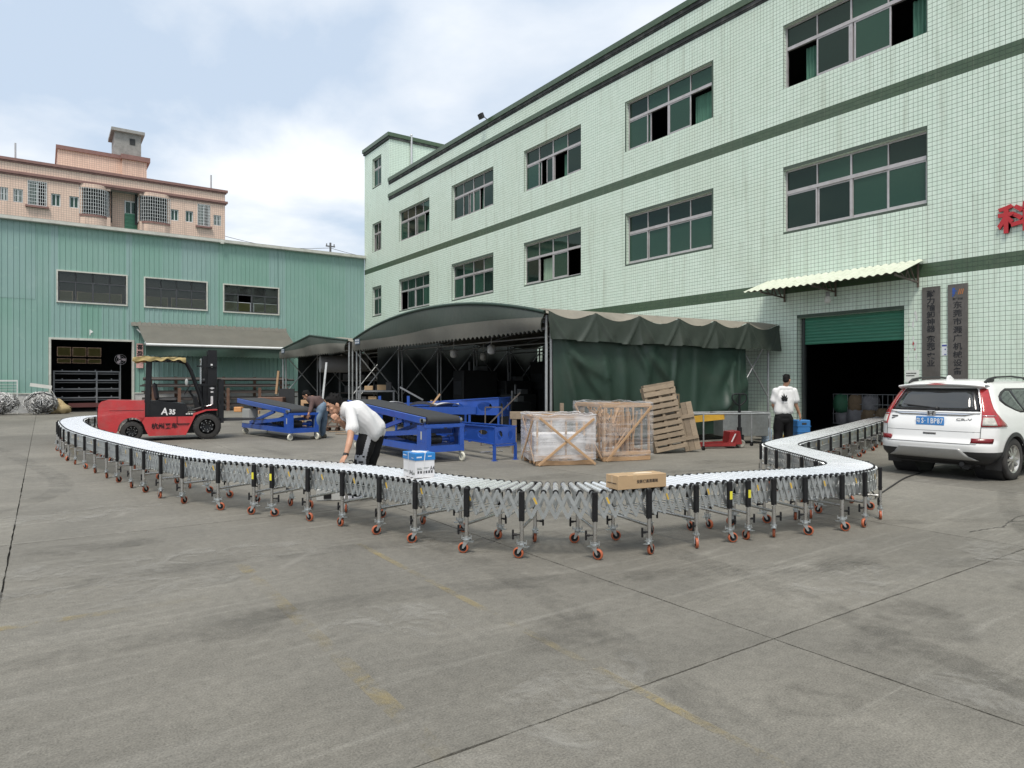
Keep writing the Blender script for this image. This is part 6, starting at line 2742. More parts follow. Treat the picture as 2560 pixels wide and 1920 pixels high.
m1 = belt_machine('blue belt conveyor in front of the worker in jeans', (5.60, 18.75, 0), R_(7))
m2 = belt_machine('blue belt conveyor behind the bending man in white', (6.22, 11.9, 0), 0, L=3.8, W=.86, z0=.83, z1=1.08)
# small things lying on the belts
mb = MB()
mb.cbox(0, 0, 0, .42, .28, .11, .02)
tag(mb.build('plastic_tray', mat('clear_tray', (.30, .36, .35), .25), None, at(1010, 1045, 14.6) - Vector((0, 0, .04)), R_(-20)), 'small clear tray on the belt behind the bending man', 'tray')
mb = MB()
mb.box(0, 0, 0, .26, .18, .02)
mb.path([(.3, .1, .01), (.42, .02, .015), (.6, .12, .01), (.78, .1, .012)], .012)
tag(mb.build('hand_tool', mat('tool_grey', (.2, .21, .23), .4, .5), None, at(645, 1008, 20.9) - Vector((0, 0, .02)), R_(-30)), 'grey hand tool lying on the belt before the worker', 'tool')


def boom(label, loc, rz, L, W, z0, z1, hgt0, hgt1, legs=True):
    """blue box section frame with lightening holes standing on legs"""
    o = thing('boom_frame', label, 'machine frame', loc, rz, 'blue boom frames beside the belt conveyors')

    def plate(M, n, a, b_, hA, hB, zA, zB, last_tri=True):
        mb = MB()
        seg = 16
        for i in range(n):
            u0, u1 = a + (b_ - a) * i / n, a + (b_ - a) * (i + 1) / n
            f0, f1 = (i) / n, (i + 1) / n
            c = ((u0 + u1) / 2, (zA + (zB - zA) * (f0 + f1) / 2) + (hA + (hB - hA) * (f0 + f1) / 2) / 2)
            rw = abs(u1 - u0) * (.16 + .10 * (1 - i / n))
            rh = (hA + (hB - hA) * f0) * .27
            outer = []
            q = [(u0, zA + (zB - zA) * f0), (u1, zA + (zB - zA) * f1), (u1, zA + (zB - zA) * f1 + hA + (hB - hA) * f1), (u0, zA + (zB - zA) * f0 + hA + (hB - hA) * f0)]
            for k in range(seg):
                ang = 2 * math.pi * (k + .5) / seg - math.pi * .75
                side_, fr = divmod(k, seg // 4)
                p, r_ = q[side_], q[(side_ + 1) % 4]
                fr /= seg // 4
                outer.append((p[0] + (r_[0] - p[0]) * fr, p[1] + (r_[1] - p[1]) * fr))
            inner = []
            for (ox, oz) in outer:
                an = math.atan2((oz - c[1]) / rh, (ox - c[0]) / rw)
                inner.append((c[0] + rw * math.cos(an), c[1] + rh * math.sin(an)))
            for d in (-.006, .006):
                vs = [M @ Vector((p[0], p[1], d)) for p in outer + inner]
                mb.add(vs, [(k, (k + 1) % seg, seg + (k + 1) % seg, seg + k) for k in range(seg)])
            vs = [M @ Vector((p[0], p[1], -.006)) for p in inner] + [M @ Vector((p[0], p[1], .006)) for p in inner]
            mb.add(vs, [(k, (k + 1) % seg, seg + (k + 1) % seg, seg + k) for k in range(seg)])
        return mb
    for x in (0, W):
        plate(Matrix.Translation((x, 0, 0)) @ PYZ, 5, 0, L, hgt0, hgt1, z0, z1).build('side_plate', M_BLUE, o)
    plate(Matrix.Translation((0, 0, 0)) @ PXZ, 2, 0, W, hgt0, hgt0, z0, z0).build('end_plate', M_BLUE, o)
    mb = MB()
    for x in (-.03, W - .03):
        for zz, hh in ((0, 0), (1, 1)):
            a = Vector((x + .03, 0, z0 + (hgt0 if zz else 0)))
            b_ = Vector((x + .03, L, z1 + (hgt1 if zz else 0)))
            mb.bar(a, b_, .06, .022)
    mb.box(-.02, -.02, z0 - .05, W + .02, .05, z0 - .012)
    mb.build('flange', M_BLUE, o)
    for x in (0, W):
        for y in (.0, L * .8):
            mb = MB()
            mb.box(x - .025, y - .02, .01, x + .025, y + .03, z0 - .05)
            mb.box(x - .05, y - .04, 0, x + .05, y + .05, .01)
            mb.build('leg', M_BLUE, o)
    return o


boom('blue boom frame with round holes standing left of the wrapped crate', (7.56, 11.5, 0), 0, 4.2, .52, .345, .42, .35, .24)
bm2 = boom('blue boom frame tilted upward at the back of the shelter', (10.0, 15.0, 0), R_(22), 4.6, .55, .75, .70, .46, .22)
mb = MB()
mb.tube((0, 0, 0), (.52, .0, 0), .016, 8)
mb.tube((-.06, .25, -.12), (.50, .25, -.12), .016, 8)
tag(mb.build('steel_rods', mat('bright_rod', (.6, .6, .6), .3, .9), None, (7.56, 11.7, .26)), 'bright steel rods lying under the blue boom frame', 'rods')
# plastic film sheets over the far blue machine
mb = MB()
mb.grid(lambda u, v: Vector((u * 2.2, v * .9, .09 * abs(math.sin(u * 9)) * (1 - v * .4) + .04 * math.sin(v * 5 + u * 4))), 60, 10)
tag(mb.build('plastic_sheet', mat('white_film_sheet', (.62, .64, .67), .3, var=.1), None, Vector((7.4, 16.9, .98)), R_(-24)), 'crumpled white plastic sheet over a blue machine in the shelter', 'sheet')
mb = MB()
for x in (0, .75):
    mb.box(x, 0, 0, x + .07, .07, 1.25)
mb.box(-.1, .0, .75, 2.6, .08, .95)
mb.box(-.1, .9, .75, 2.6, .98, .95)
mb.box(-.1, .081, .78, -.02, .899, .92)
mb.box(2.5, .081, .78, 2.58, .899, .92)
for x in (.05, 2.4):
    for y in (.01, .92):
        mb.box(x, y, 0, x + .06, y + .06, .749)
tag(mb.build('blue_machine', M_BLUE, None, Vector((7.3, 16.7, 0)), R_(-24)), 'blue machine base with two uprights under the plastic sheet', 'machine')

# ================================================================== WOODEN CRATES WRAPPED IN FILM
M_WOOD = wood_mat('crate_pine', (.50, .33, .19), (.36, .22, .12))
M_WOODG = wood_mat('weathered_wood', (.30, .235, .165), (.20, .155, .11))


def film_mat(name, lo, hi):
    m, nt, b = new_mat(name)
    v = coords(nt, 'Object', (.7, .7, 9))
    n1 = noise_of(nt, v, 1.5, 6.0, 0.6, 0.9)
    v2 = coords(nt, 'Object', (1, 1, 1))
    n2 = noise_of(nt, v2, 2.0, 4.0, 0.55, .5)
    b.inputs['Base Color'].default_value = (.72, .72, .74, 1)
    b.inputs['Roughness'].default_value = .16
    a = mth(nt, 'ADD', ramp(nt, n1, .45, .75, .0, hi), ramp(nt, n2, .4, .7, lo * .3, lo))
    nt.links.new(a, b.inputs['Alpha'])
    bump_of(nt, b, n1, .5, .03)
    return m


M_FILM = film_mat('stretch_film', .55, .45)
M_FILM2 = film_mat('thin_stretch_film', .18, .34)


def crate(label, loc, rz, W, D, H, fill, dens, seed, M_FILM=M_FILM):
    o = thing('wooden_crate', label, 'crate', loc, rz, 'film wrapped wooden crates')
    rr = random.Random(seed)

    def plank(p0, p1, w, t, up=(0, 0, 1), nm='plank'):
        p0, p1 = Vector(p0), Vector(p1)
        L = (p1 - p0).length
        mb = MB()
        mb.cbox(-L / 2, -w / 2, -t / 2, L / 2, w / 2, t / 2, .004)
        x, y, z = frame(p1 - p0, up)
        return place(nm, mb.mesh(nm, M_WOOD), o, M=basis((p0 + p1) / 2, y, x, z * 1.0 if True else None))
    # runners and deck
    for y in (.05, D / 2, D - .05):
        plank((0, y, .05), (W, y, .05), .09, .09, nm='runner')
    n = 7
    for k in range(n):
        x = .05 + (W - .1) * k / (n - 1)
        plank((x, 0, .108), (x, D, .108), .10, .018)
    # posts and rails
    for x, y in ((.03, .03), (W - .03, .03), (.03, D - .03), (W - .03, D - .03), (W * .52, .03), (W * .5, D - .03), (.03, D * .5), (W - .03, D * .5)):
        plank((x, y, .12), (x, y, H), .055, .03, up=(1, 0, 0), nm='post')
    for z in (.16, H - .04):
        for y in (.005, D - .005):
            plank((0, y, z), (W, y, z), .025, .075)
        for x in (.005, W - .005):
            plank((x, .02, z), (x, D - .02, z), .025, .075)
    # cross braces
    plank((.02, -.088, .02), (W - .02, -.088, H - .05), .018, .048, up=(1, 0, 0), nm='brace')
    if seed == 1:
        plank((W - .0, -.108, .02), (.04, -.108, H - .02), .018, .048, up=(1, 0, 0), nm='brace')
    plank((-.03, .02, .05), (-.03, D - .02, H - .05), .02, .055, nm='brace')
    plank((-.05, D - .02, .05), (-.05, .02, H - .05), .02, .055, nm='brace')
    for k in range(dens):
        x0, x1 = rr.uniform(.08, W - .08), rr.uniform(.08, W - .08)
        y = rr.uniform(.1, D - .1)
        if rr.random() < .6:
            x1 = x0
        plank((x0, y, .14), (x1, y, rr.uniform(.6, .95) * H), .05, .022, up=(1, 0, 0), nm='loose_plank')
    for k in range(fill):
        mb = MB()
        mb.cbox(0, 0, 0, rr.uniform(.2, .35), rr.uniform(.15, .3), rr.uniform(.1, .22), .03)
        place('packed_part', mb.mesh('packed_part', mat('packed_white', (.5, .5, .5), .5)), o, (rr.uniform(.1, W - .45), rr.uniform(.1, D - .4), .12))
    if seed == 1:
        mb = MB()
        mb.cbox(.10, .12, .13, W - .12, D - .12, H * .62, .05)
        place('packed_bundle', mb.mesh('packed_bundle', mat('packed_foam', (.60, .60, .61), .6, var=.15, scale=6)), o)
    # stretch film skin, open at the top
    mb = MB()
    per = [(-.06, -.065), (W + .03, -.065), (W + .03, D + .02), (-.06, D + .02)]
    tot = [0]
    for a, b_ in zip(per, per[1:] + per[:1]):
        tot.append(tot[-1] + math.dist(a, b_))

    def film(u, v):
        s = u * tot[-1]
        k = max(i for i in range(4) if tot[i] <= s + 1e-9)
        f = (s - tot[k]) / (tot[k + 1] - tot[k])
        a, b_ = per[k], per[(k + 1) % 4]
        inw = .025 * math.sin(f * math.pi) * math.sin(v * math.pi) + .006 * math.sin(v * 60 + s * 2)
        x, y = a[0] + (b_[0] - a[0]) * f, a[1] + (b_[1] - a[1]) * f
        x += (W / 2 - x) * inw
        y += (D / 2 - y) * inw
        return Vector((x, y, .10 + v * (H - .07) + .012 * math.sin(s * 7 + v * 3)))
    mb.grid(film, 120, 26)
    mb.build('film', M_FILM, o)
    mb = MB()
    mb.path([film(i / 60, 1.0) + Vector((0, 0, .01 * math.sin(i * 1.3))) for i in range(60)], .014, 5, closed=True)
    place('film_edge', mb.mesh('film_edge', M_FILM), o)
    return o


crate('wrapped wooden crate full of white parts nearest the blue machines', (7.74, 10.33, 0), R_(-22), 1.16, 1.0, .95, 8, 2, 1)
crate('wrapped wooden crate packed with loose planks beside the leaning pallet', (9.28, 10.12, 0), R_(-15.5), 1.08, 1.35, 1.17, 6, 70, 2, M_FILM2)

# ================================================================== PALLETS LEANING
def pallet(label, M, W, H, T, rows, cols, m, nm='pallet', cat='pallet'):
    """deck boards run along local x, stacked along local y, thickness along local z"""
    o = thing(nm, label, cat)
    o.matrix_basis = M
    if nm == 'pallet':
        o['group'] = 'pallets leaning together'
    rr = random.Random(rows)
    for k in range(cols):
        x = W * (k + .5) / cols if cols < 3 else [.04, W / 2, W - .04][k]
        mb = MB()
        mb.cbox(x - .035, 0, -T / 2 + .02, x + .035, H, T / 2 - .02, .004)
        mb.build('stringer', m, o)
    for sgn in (-1, 1):
        for k in range(rows):
            y = (H - .09) * k / (rows - 1) + .045 + rr.uniform(-.008, .008)
            mb = MB()
            w = .046 + rr.uniform(-.004, .006)
            mb.cbox(0 + rr.uniform(-.006, .006), y - w, -.0105, W + rr.uniform(-.006, .006), y + w, .0105, .003)
            place('board', mb.mesh('board', m), o, (0, 0, sgn * (T / 2 - .009)))
    return o


pb = Vector((11.30, 10.62, .012))
lean = Matrix.Rotation(R_(-13.5), 4, 'Y')
bz = basis(pb, RGT * .985 + FWD * .1, (0, 0, 1), None)


def lean_frame(p, roll, back, yawoff=0.0):
    """upright panel facing the camera, rolled in its plane and tipped back"""
    r = (RGT * math.cos(yawoff) + FWD * math.sin(yawoff)).normalized()
    f = Vector((-r.y, r.x, 0))
    x = r * math.cos(roll) + Vector((0, 0, 1)) * math.sin(roll)
    up = Vector((0, 0, 1)) * math.cos(roll) - r * math.sin(roll)
    y = (up * math.cos(back) + f * math.sin(back)).normalized()
    return basis(p, x, y, x.cross(y))


pallet('weathered wooden pallet propped upright beside the wrapped crate', lean_frame(pb, R_(4), R_(7), R_(12)) @ Matrix(((1, -.20, 0, 0), (0, 1, 0, 0), (0, 0, 1, 0), (0, 0, 0, 1))), .80, 1.46, .14, 11, 3, M_WOODG)
pallet('second wooden pallet hidden behind the propped upright pallet', lean_frame(pb + Vector((.24, .20, 0)), R_(4), R_(7), R_(12)) @ Matrix(((1, -.19, 0, 0), (0, 1, 0, 0), (0, 0, 1, 0), (0, 0, 0, 1))), .80, 1.52, .12, 11, 3, M_WOODG)
o = thing('plank_bundle', 'narrow bundle of grey planks leaning right of the pallets', 'planks')
o.matrix_basis = lean_frame(Vector((12.16, 10.50, .012)), R_(10.5), R_(6), 0)
for k, (x, w, h) in enumerate(((.0, .10, 1.0), (.105, .125, 1.12), (.235, .13, 1.12))):
    mb = MB()
    mb.cbox(x, 0, -.02 - k * .006, x + w, h, .02 - k * .004, .004)
    mb.build('plank', M_WOODG, o)
mb = MB()
mb.cbox(-.02, .25, .022, .36, .33, .05, .003)
mb.cbox(-.02, .75, .022, .36, .83, .05, .003)
mb.build('batten', M_WOODG, o)

# ================================================================== PALLET JACK
M_JRED = mat('jack_red', (.25, .018, .020), .4, var=.15, dirt=.2, coat=.2)
JO = at(1857, 1121, 1.57 * 1690 / 161.0)
JO.z = 0
jk = thing('pallet_jack', 'red hand pallet jack with black handle before the tiled wall', 'pallet jack', JO, -CAM_YAW + R_(4))
# local x to the right, forks point to -x
for y in (-.02, .38):
    mb = MB()
    mb.prism([(-.18, .06), (-.18, .14), (-1.25, .10), (-1.32, .05), (-1.25, .045)], y, y + .16, PXZ)
    mb.build('fork', M_JRED, jk)
mb = MB()
mb.prism([(-.34, .08), (-.30, .40), (-.05, .42), (.0, .10)], .04, .46, PXZ)
mb.prism([(-.40, .10), (-.19, .42), (-.12, .42), (-.26, .10)], -.01, .04, PXZ)
mb.build('head', M_JRED, jk)
mb = MB()
mb.prism([(-.30, .16), (-.20, .36), (-.17, .36), (-.27, .16)], -.014, -.0105, PXZ)
mb.build('white_lettering_panel', M_DECAL, jk)
mb = MB()
mb.tube((.02, .25, .10), (.02, .25, .50), .06, 12)
mb.tube((.02, .25, .45), (.02, .25, .95), .035, 10)
mb.box(-.06, .17, .18, .10, .33, .32)
mb.build('pump', M_FBLK, jk)
mb = MB()
lp = [(.02, .25, .95), (.02, .25, 1.02), (-.14, .25, 1.16), (-.16, .25, 1.27), (-.10, .25, 1.32), (.14, .25, 1.32), (.20, .25, 1.27), (.18, .25, 1.16), (.02, .25, 1.02)]
mb.path(catmull(lp, 5), .018, 8)
mb.bar((.02, .25, .95), (.02, .25, 1.32), .05, .03, up=(1, 0, 0))
mb.build('handle', M_FBLK, jk)
for y in (.15, .30):
    mb = MB()
    Mw = Matrix.Translation((.02, y, .10)) @ Matrix.Rotation(R_(90), 4, 'X')
    mb.lathe([(0, -.025), (.05, -.02), (.06, -.028), (.095, -.028), (.10, -.02), (.10, .02), (.095, .028), (.06, .028), (.05, .02), (0, .025)], 22, Mw)
    mb.build('wheel', mat('jack_wheel', (.30, .29, .25), .6), jk)

# ================================================================== THINGS ALONG THE TILED WALL
M_SHEETZ = mat('zinc_sheet', (.30, .32, .32), .4, .6, var=.2, scale=2, dirt=.3)
tr = thing('steel_trolley', 'galvanised tube trolley frame standing before the green curtain', 'trolley', (12.85, 10.55, 0), -CAM_YAW + R_(12))
mb = MB()
for x in (0, 1.75):
    for y in (0, .8):
        if (x, y) != (0, 0.8):
            mb.tube((x, y, .08), (x, y, .87), .02, 8)
for z in (.86,):
    mb.tube((-.4, 0, z), (1.75, 0, z), .02, 8)
    mb.tube((-.4, .8, z), (1.75, .8, z), .02, 8)
    for x in (-.4, 0.6, 1.75):
        mb.tube((x, 0, z + .001), (x, .8, z + .001), .018, 8)
mb.build('tube_frame', M_GALV, tr)
for x, y in ((0, 0), (1.75, 0), (1.75, .8)):
    mb = MB()
    mb.lathe([(0, -.02), (.04, -.02), (.04, .02), (0, .02)], 14, Matrix.Translation((x, y, .04)) @ Matrix.Rotation(R_(90), 4, 'X'))
    mb.tube((x, y, .04), (x, y, .1), .03, 8)
    mb.build('caster', M_BLACKP, tr)
mb = MB()
mb.cbox(0, 0, 0, 1.25, .62, .62, .01)
mb.box(-.02, -.02, .60, 1.27, .64, .64)
tag(mb.build('sheet_metal_bin', M_SHEETZ, None, at(1772, 1108, 17.4) * Vector((1, 1, 0)).length if False else Vector((14.6, 11.35, .20)), -CAM_YAW + R_(6)), 'grey sheet metal bin behind the pallet jack', 'bin')
mb = MB()
mb.prism([(0, 0), (.1, .16), (1.05, .24), (1.05, .10)], 0, .12, PXZ)
tag(mb.build('yellow_beam', mat('yellow_steel', (.52, .30, .03), .5, var=.15, dirt=.3), None, Vector((12.55, 10.95, .62)), -CAM_YAW + R_(4)), 'yellow tapered steel beam lying across the trolley frame', 'beam')
mb = MB()
mb.lathe([(0, 0), (.17, 0), (.215, .50), (.235, .50), (.235, .56), (.205, .56), (.17, .03), (0, .03)], 24)
mb.box(-.23, -.245, .50, -.06, -.215, .55)
tag(mb.build('plastic_barrel', mat('grey_white_plastic', (.50, .51, .52), .45), None, Vector((16.50, 11.50, .10))), 'tall pale grey plastic barrel against the tiled wall', 'barrel')
jug = thing('water_jug', 'large clear blue water jug with red cap on the ground', 'water jug', (15.9, 10.95, 0))
mb = MB()
mb.lathe([(0, 0), (.12, 0), (.135, .02), (.135, .10), (.128, .115), (.135, .13), (.135, .22), (.128, .235), (.135, .25), (.135, .33), (.11, .38), (.04, .42), (.035, .46), (0, .46)], 24)
M_JUG = bpy.data.materials.new('jug_plastic')
M_JUG.use_nodes = True
_b = M_JUG.node_tree.nodes['Principled BSDF']
_b.inputs['Base Color'].default_value = (.40, .52, .66, 1)
_b.inputs['Roughness'].default_value = .12
_b.inputs['Alpha'].default_value = .8
mb.build('bottle', M_JUG, jug)
mb = MB()
mb.lathe([(.038, .44), (.04, .44), (.04, .49), (0, .49)], 16)
mb.build('cap', mat('cap_red', (.40, .05, .05), .5), jug)
for k, (x, y, z, sx, sy, sz, c, lab) in enumerate(((16.55, 10.35, .0, .34, .34, .62, (.035, .16, .40), 'blue plastic crate behind the standing man'), (16.2, 10.55, 0, .16, .16, .22, (.55, .33, .03), 'small yellow container at the feet of the standing man'))):
    mb = MB()
    mb.cbox(-sx / 2, -sy / 2, 0, sx / 2, sy / 2, sz, .02)
    if k == 0:
        for zz in (.15, .3, .45):
            mb.box(-sx / 2 - .008, -sy / 2 - .008, zz, sx / 2 + .008, sy / 2 + .008, zz + .02)
        mb.box(-.06, -sy / 2 - .006, .5, .06, -sy / 2 + .02, .55, 1)
    tag(mb.build('crate' if k == 0 else 'container', [mat('crate_' + str(k), c, .45), M_DARK], None, (x, y, z), -CAM_YAW), lab, 'crate' if k == 0 else 'container')
mb = MB()
mb.box(0, 0, 0, .62, .04, .82)
mb.box(-.03, -.01, .79, .65, .05, .83, 1)
mb.box(.62, -.01, 0, .65, .05, .79, 1)
tag(mb.build('dark_panel', [mat('charcoal_panel', (.04, .042, .045), .6), mat('panel_rim', (.16, .12, .07), .7)], None, Vector((12.25, 11.6, .5)), -CAM_YAW), 'dark framed panel standing behind the plank bundle', 'panel')
for k, (px, py, t, L, lab) in enumerate(((1275, 1036, 15.2, 1.3, 'grey timber beam lying behind the wrapped crates'), (1360, 1042, 14.9, 1.1, 'brown timber beam lying on top of the others behind the crates'))):
    p = at(px, py, t)
    o = thing('timber_beam', lab, 'timber', p, -CAM_YAW + R_(3))
    mb = MB()
    mb.cbox(0, 0, -.11, L, .12, .06, .008)
    mb.build('timber', M_WOODG if k == 0 else wood_mat('brown_timber', (.16, .105, .075), (.10, .065, .05)), o)
    mb = MB()
    for x in (.05, L - .15):
        mb.box(x, .01, -p.z, x + .10, .11, -.112)
    mb.build('trestle', M_WOODG, o)
    if k == 1:
        mb = MB()
        mb.box(.36, .0, .062, .44, .1, .30)
        mb.box(.80, .0, .062, .9, .1, .26)
        mb.build('upright', M_WOODG, o)

# ================================================================== CARTONS ON THE CONVEYOR
cx = thing('paper_carton', 'white copy paper carton with blue lid and string on the conveyor', 'carton', tuple((FWD * 6.84 - RGT * .977).xy) + (.6135,), R_(-2))
mb = MB()
mb.cbox(0, 0, 0, .215, .30, .245, .004)
M_CARTW = mat('carton_white', (.62, .62, .635), .6, var=.05)
mb.build('box', M_CARTW, cx)
mb = MB()
mb.cbox(-.006, -.006, .178, .221, .306, .252, .004)
lid = mb.build('lid', mat('lid_blue', (.012, .17, .46), .5, var=.05), cx)
mb = MB()
mb.prism([(.06, .08), (.14, .04), (.19, .12), (.16, .24), (.09, .27), (.03, .18)], .2525, .2535)
place('white_panel', mb.mesh('white_panel', M_CARTW), lid)
mb = MB()
for yy in (.16,):
    mb.box(-.0085, yy - .003, 0, -.0065, yy + .003, .255)
    mb.box(.2215, yy - .003, 0, .2235, yy + .003, .255)
    mb.box(-.0085, yy - .003, .2535, .2235, yy + .003, .2555)
for xx in (.105,):
    mb.bar((xx - .03, -.0075, 0), (xx, -.0075, .255), .002, .006, up=(1, 0, 0))
    mb.box(xx - .003, .3065, 0, xx + .003, .3085, .255)
    mb.box(xx - .003, -.0085, .2556, xx + .003, .3085, .2575)
mb.build('string', mat('white_string', (.7, .7, .7), .7), cx)
M_PRN = mat('print_dark', (.05, .05, .055), .6)
M_PRG = mat('print_grey', (.25, .26, .25), .6)
M_PRW = mat('print_white_box', (.72, .74, .76), .6)
Mf = basis((0, -.0012, 0), (1, 0, 0), (0, 0, 1)) @ Matrix.Diagonal((.717, 1, 1, 1))          # front face (y = 0)
Ml = basis((-.0012, 0, 0), (0, -1, 0), (0, 0, 1)) @ Matrix.Diagonal((1.395, 1, 1, 1))        # left face (x = 0)


def flat(mbx, M, x0, z0, x1, z1, d=.0006):
    mbx.add([M @ Vector(p) for p in ((x0, z0, 0), (x1, z0, 0), (x1, z1, 0), (x0, z1, 0))], [(0, 1, 2, 3)])


mb = MB()
for k in range(6):
    flat(mb, Mf, .03 + k * .042, .045, .058 + k * .042, .072)
flat(mb, Ml, -.055, .03, -.035, .04)
mb.build('pictogram', M_PRN, cx)
mb = MB()
flat(mb, Mf, .025, .082, .10, .094)
flat(mb, Mf, .025, .098, .09, .105)
flat(mb, Mf, .115, .10, .215, .106)
flat(mb, Mf, .115, .09, .19, .095)
flat(mb, Ml, -.205, .06, -.10, .066)
flat(mb, Ml, -.205, .05, -.13, .055)
flat(mb, Ml, -.04, .035, -.012, .055)
mb.build('small_print', M_PRG, cx)
place('lettering', text_mesh('A4', .062, .001, M_PRN, offset=.001), cx, M=Mf @ Matrix.Translation((.262, .092, 0)))
place('lettering', text_mesh('A4', .060, .001, M_PRN, offset=.001), cx, M=Ml @ Matrix.Translation((-.075, .05, 0)) @ Matrix.Diagonal((.8, 1, 1, 1)))
mb = MB()
M2 = basis((0, -.0075, 0), (1, 0, 0), (0, 0, 1)) @ Matrix.Diagonal((.717, 1, 1, 1))
M3 = basis((-.0075, 0, 0), (0, -1, 0), (0, 0, 1)) @ Matrix.Diagonal((1.395, 1, 1, 1))
for k in range(5):
    flat(mb, M2, .015 + k * .016, .205, .028 + k * .016, .219)
    flat(mb, M2, .19 + k * .012, .214, .199 + k * .012, .223)
    flat(mb, M3, -.205 + k * .012, .215, -.196 + k * .012, .225)
    flat(mb, M3, -.06 + k * .008, .20, -.054 + k * .008, .206)
mb.build('lid_print', M_PRW, cx)

bx2 = thing('cardboard_box', 'long flat brown cardboard box lying on the conveyor', 'box', (4.248, 4.44, .615), R_(-9.5))
M_CARD = mat('cardboard', (.40, .275, .155), .75, var=.06, scale=6)
mb = MB()
mb.cbox(0, 0, 0, .535, .20, .125, .003)
mb.build('carton', M_CARD, bx2)
mb = MB()
mb.box(-.0015, .085, .045, .5365, .115, .1265)
mb.box(.16, -.0012, .085, .20, .2012, .1262)
mb.build('tape', mat('brown_tape', (.44, .31, .18), .35, var=.05), bx2)
mb = MB()
mb.prism([(.23, .10), (.42, .06), (.44, .11), (.40, .15), (.30, .15)], .1264, .1270)
mb.build('label_patch', mat('label_pale', (.62, .52, .38), .6), bx2)
mb = MB()
mb.box(.012, .0, .1251, .10, .006, .1262)
mb.build('flap_gap', M_DARK, bx2)
place('lettering', text_mesh('投影仪高清幕架', .034, .0008, mat('carton_ink', (.045, .03, .02), .7), offset=.0008), bx2, M=basis((.32, -.0012, .063), (1, 0, 0), (0, 0, 1)))
mb = MB()
for k in range(12):
    mb.add([(-.0016, .175 - k * .0125, .048), (-.0016, .165 - k * .0125, .048), (-.0016, .165 - k * .0125, .058), (-.0016, .175 - k * .0125, .058)], [(0, 1, 2, 3)])
mb.build('small_print', mat('carton_ink', (.045, .03, .02), .7), bx2)

# drive control box under the conveyor
cbx = thing('control_box', 'pale grey control box with black handle under the conveyor', 'control box', at(790, 1256, 9.05) * 1.0, -CAM_YAW + R_(8))
cbx.location.z = 0
mb = MB()
mb.cbox(0, 0, .0, .36, .22, .16, .012)
mb.build('case', M_GREYBOX, cbx)
mb = MB()
mb.cbox(.10, -.012, .03, .20, .0, .10, .004)
mb.path([(.06, .11, .16), (.07, .11, .20), (.28, .11, .20), (.29, .11, .16)], .012)
mb.build('grip', M_BLACKP, cbx)
mb = MB()
mb.path([Vector((.45 + .05 * math.cos(a * 1.9) + a * .003, -.05 + .02 * math.sin(a), .16 + .07 * math.sin(a * 1.9))) for a in [i * .35 for i in range(34)]], .006, 5)
mb.path([(.34, .05, .1), (.42, 0, .06), (.46, -.04, .12)], .006, 5)
mb.build('coiled_lead', mat('cable_black', (.02, .02, .02), .7), cbx)

# ================================================================== STEEL STOCK UNDER THE AWNING
M_STOCK = mat('steel_stock', (.085, .075, .07), .5, .4, var=.35, scale=5, stretch=(.4, 6, 6), dirt=.4, dirtcol=(.12, .06, .035))
st = thing('steel_stock_rack', 'rack of long dark steel bars under the awning', 'rack', (4.7, 42.2, 0))
rr = random.Random(12)
for z in (.25, .62, 1.0, 1.38, 1.75):
    for k in range(6):
        mb = MB()
        L = rr.uniform(7.2, 8.6)
        zz = z + rr.uniform(0, .05) + (k % 2) * .07
        y = .1 + k * .17
        x0 = rr.uniform(-.2, .3)
        if rr.random() < .5:
            mb.box(x0, y, zz, x0 + L, y + .1, zz + .09)
        else:
            mb.tube((x0, y + .05, zz + .05), (x0 + L, y + .05, zz + .05), .045, 8)
        mb.build('steel_bar', M_STOCK, st)
mb = MB()
M_RUSTP = mat('rusty_post', (.15, .085, .06), .75, .2, var=.3)
for x in (.3, 1.6, 3.4, 4.2, 6.0, 7.6):
    mb = MB()
    mb.box(x, -.05, 0, x + .16, .03, 1.35)
    mb.box(x, 1.15, 0, x + .16, 1.23, 2.0)
    mb.build('upright', M_RUSTP, st)
    for z in (.2, .57, .95, 1.33, 1.70):
        pass
# wood and odds around
def prop_box(name, lab, cat, px, py, t, w, d, h, m, rz=0.0, tilt=None):
    p = at(px, py, t)
    p.z = max(0, p.z)
    mb = MB()
    mb.cbox(0, 0, 0, w, d, h, min(.02, w * .1, d * .1, h * .1))
    o = mb.build(name, m, None, p, -CAM_YAW + rz)
    if tilt:
        o.rotation_euler = (tilt[0], tilt[1], -CAM_YAW + rz)
    return tag(o, lab, cat)


prop_box('batten', 'pale wooden batten leaning upright before the steel stock', 'batten', 687, 985, 29, .09, .09, 1.0, M_WOOD, 0, (0, R_(6), 0))
prop_box('aluminium_profile', 'bright white aluminium profile leaning in the small shelter', 'profile', 803, 1006, 26, .075, .05, 1.55, mat('bright_alu', (.68, .70, .70), .3, .3), 0, (0, R_(6), 0))
prop_box('black_board', 'black board standing upright in the small shelter', 'board', 697, 1030, 27.5, .62, .05, .95, mat('board_black', (.018, .02, .022), .7), R_(4))
prop_box('steel_plates', 'stack of brown steel plates before the black board', 'plates', 643, 1015, 27, 1.0, .5, .35, M_RUSTP, R_(4))
prop_box('orange_tub', 'small orange plastic tub behind the forks', 'tub', 584, 1030, 27, .30, .26, .20, mat('orange_tub', (.55, .27, .10), .5), 0)
prop_box('wood_pieces', 'loose wood pieces near the orange tub', 'wood', 612, 1036, 27, .55, .3, .14, M_WOOD, R_(15))
o = thing('timber_stand', 'upright pale wooden stand behind the worker in jeans', 'stand', at(752, 1030, 22.5) * Vector((1, 1, 0)) if False else Vector((at(752, 1030, 22.5).x, at(752, 1030, 22.5).y, .12)), -CAM_YAW)
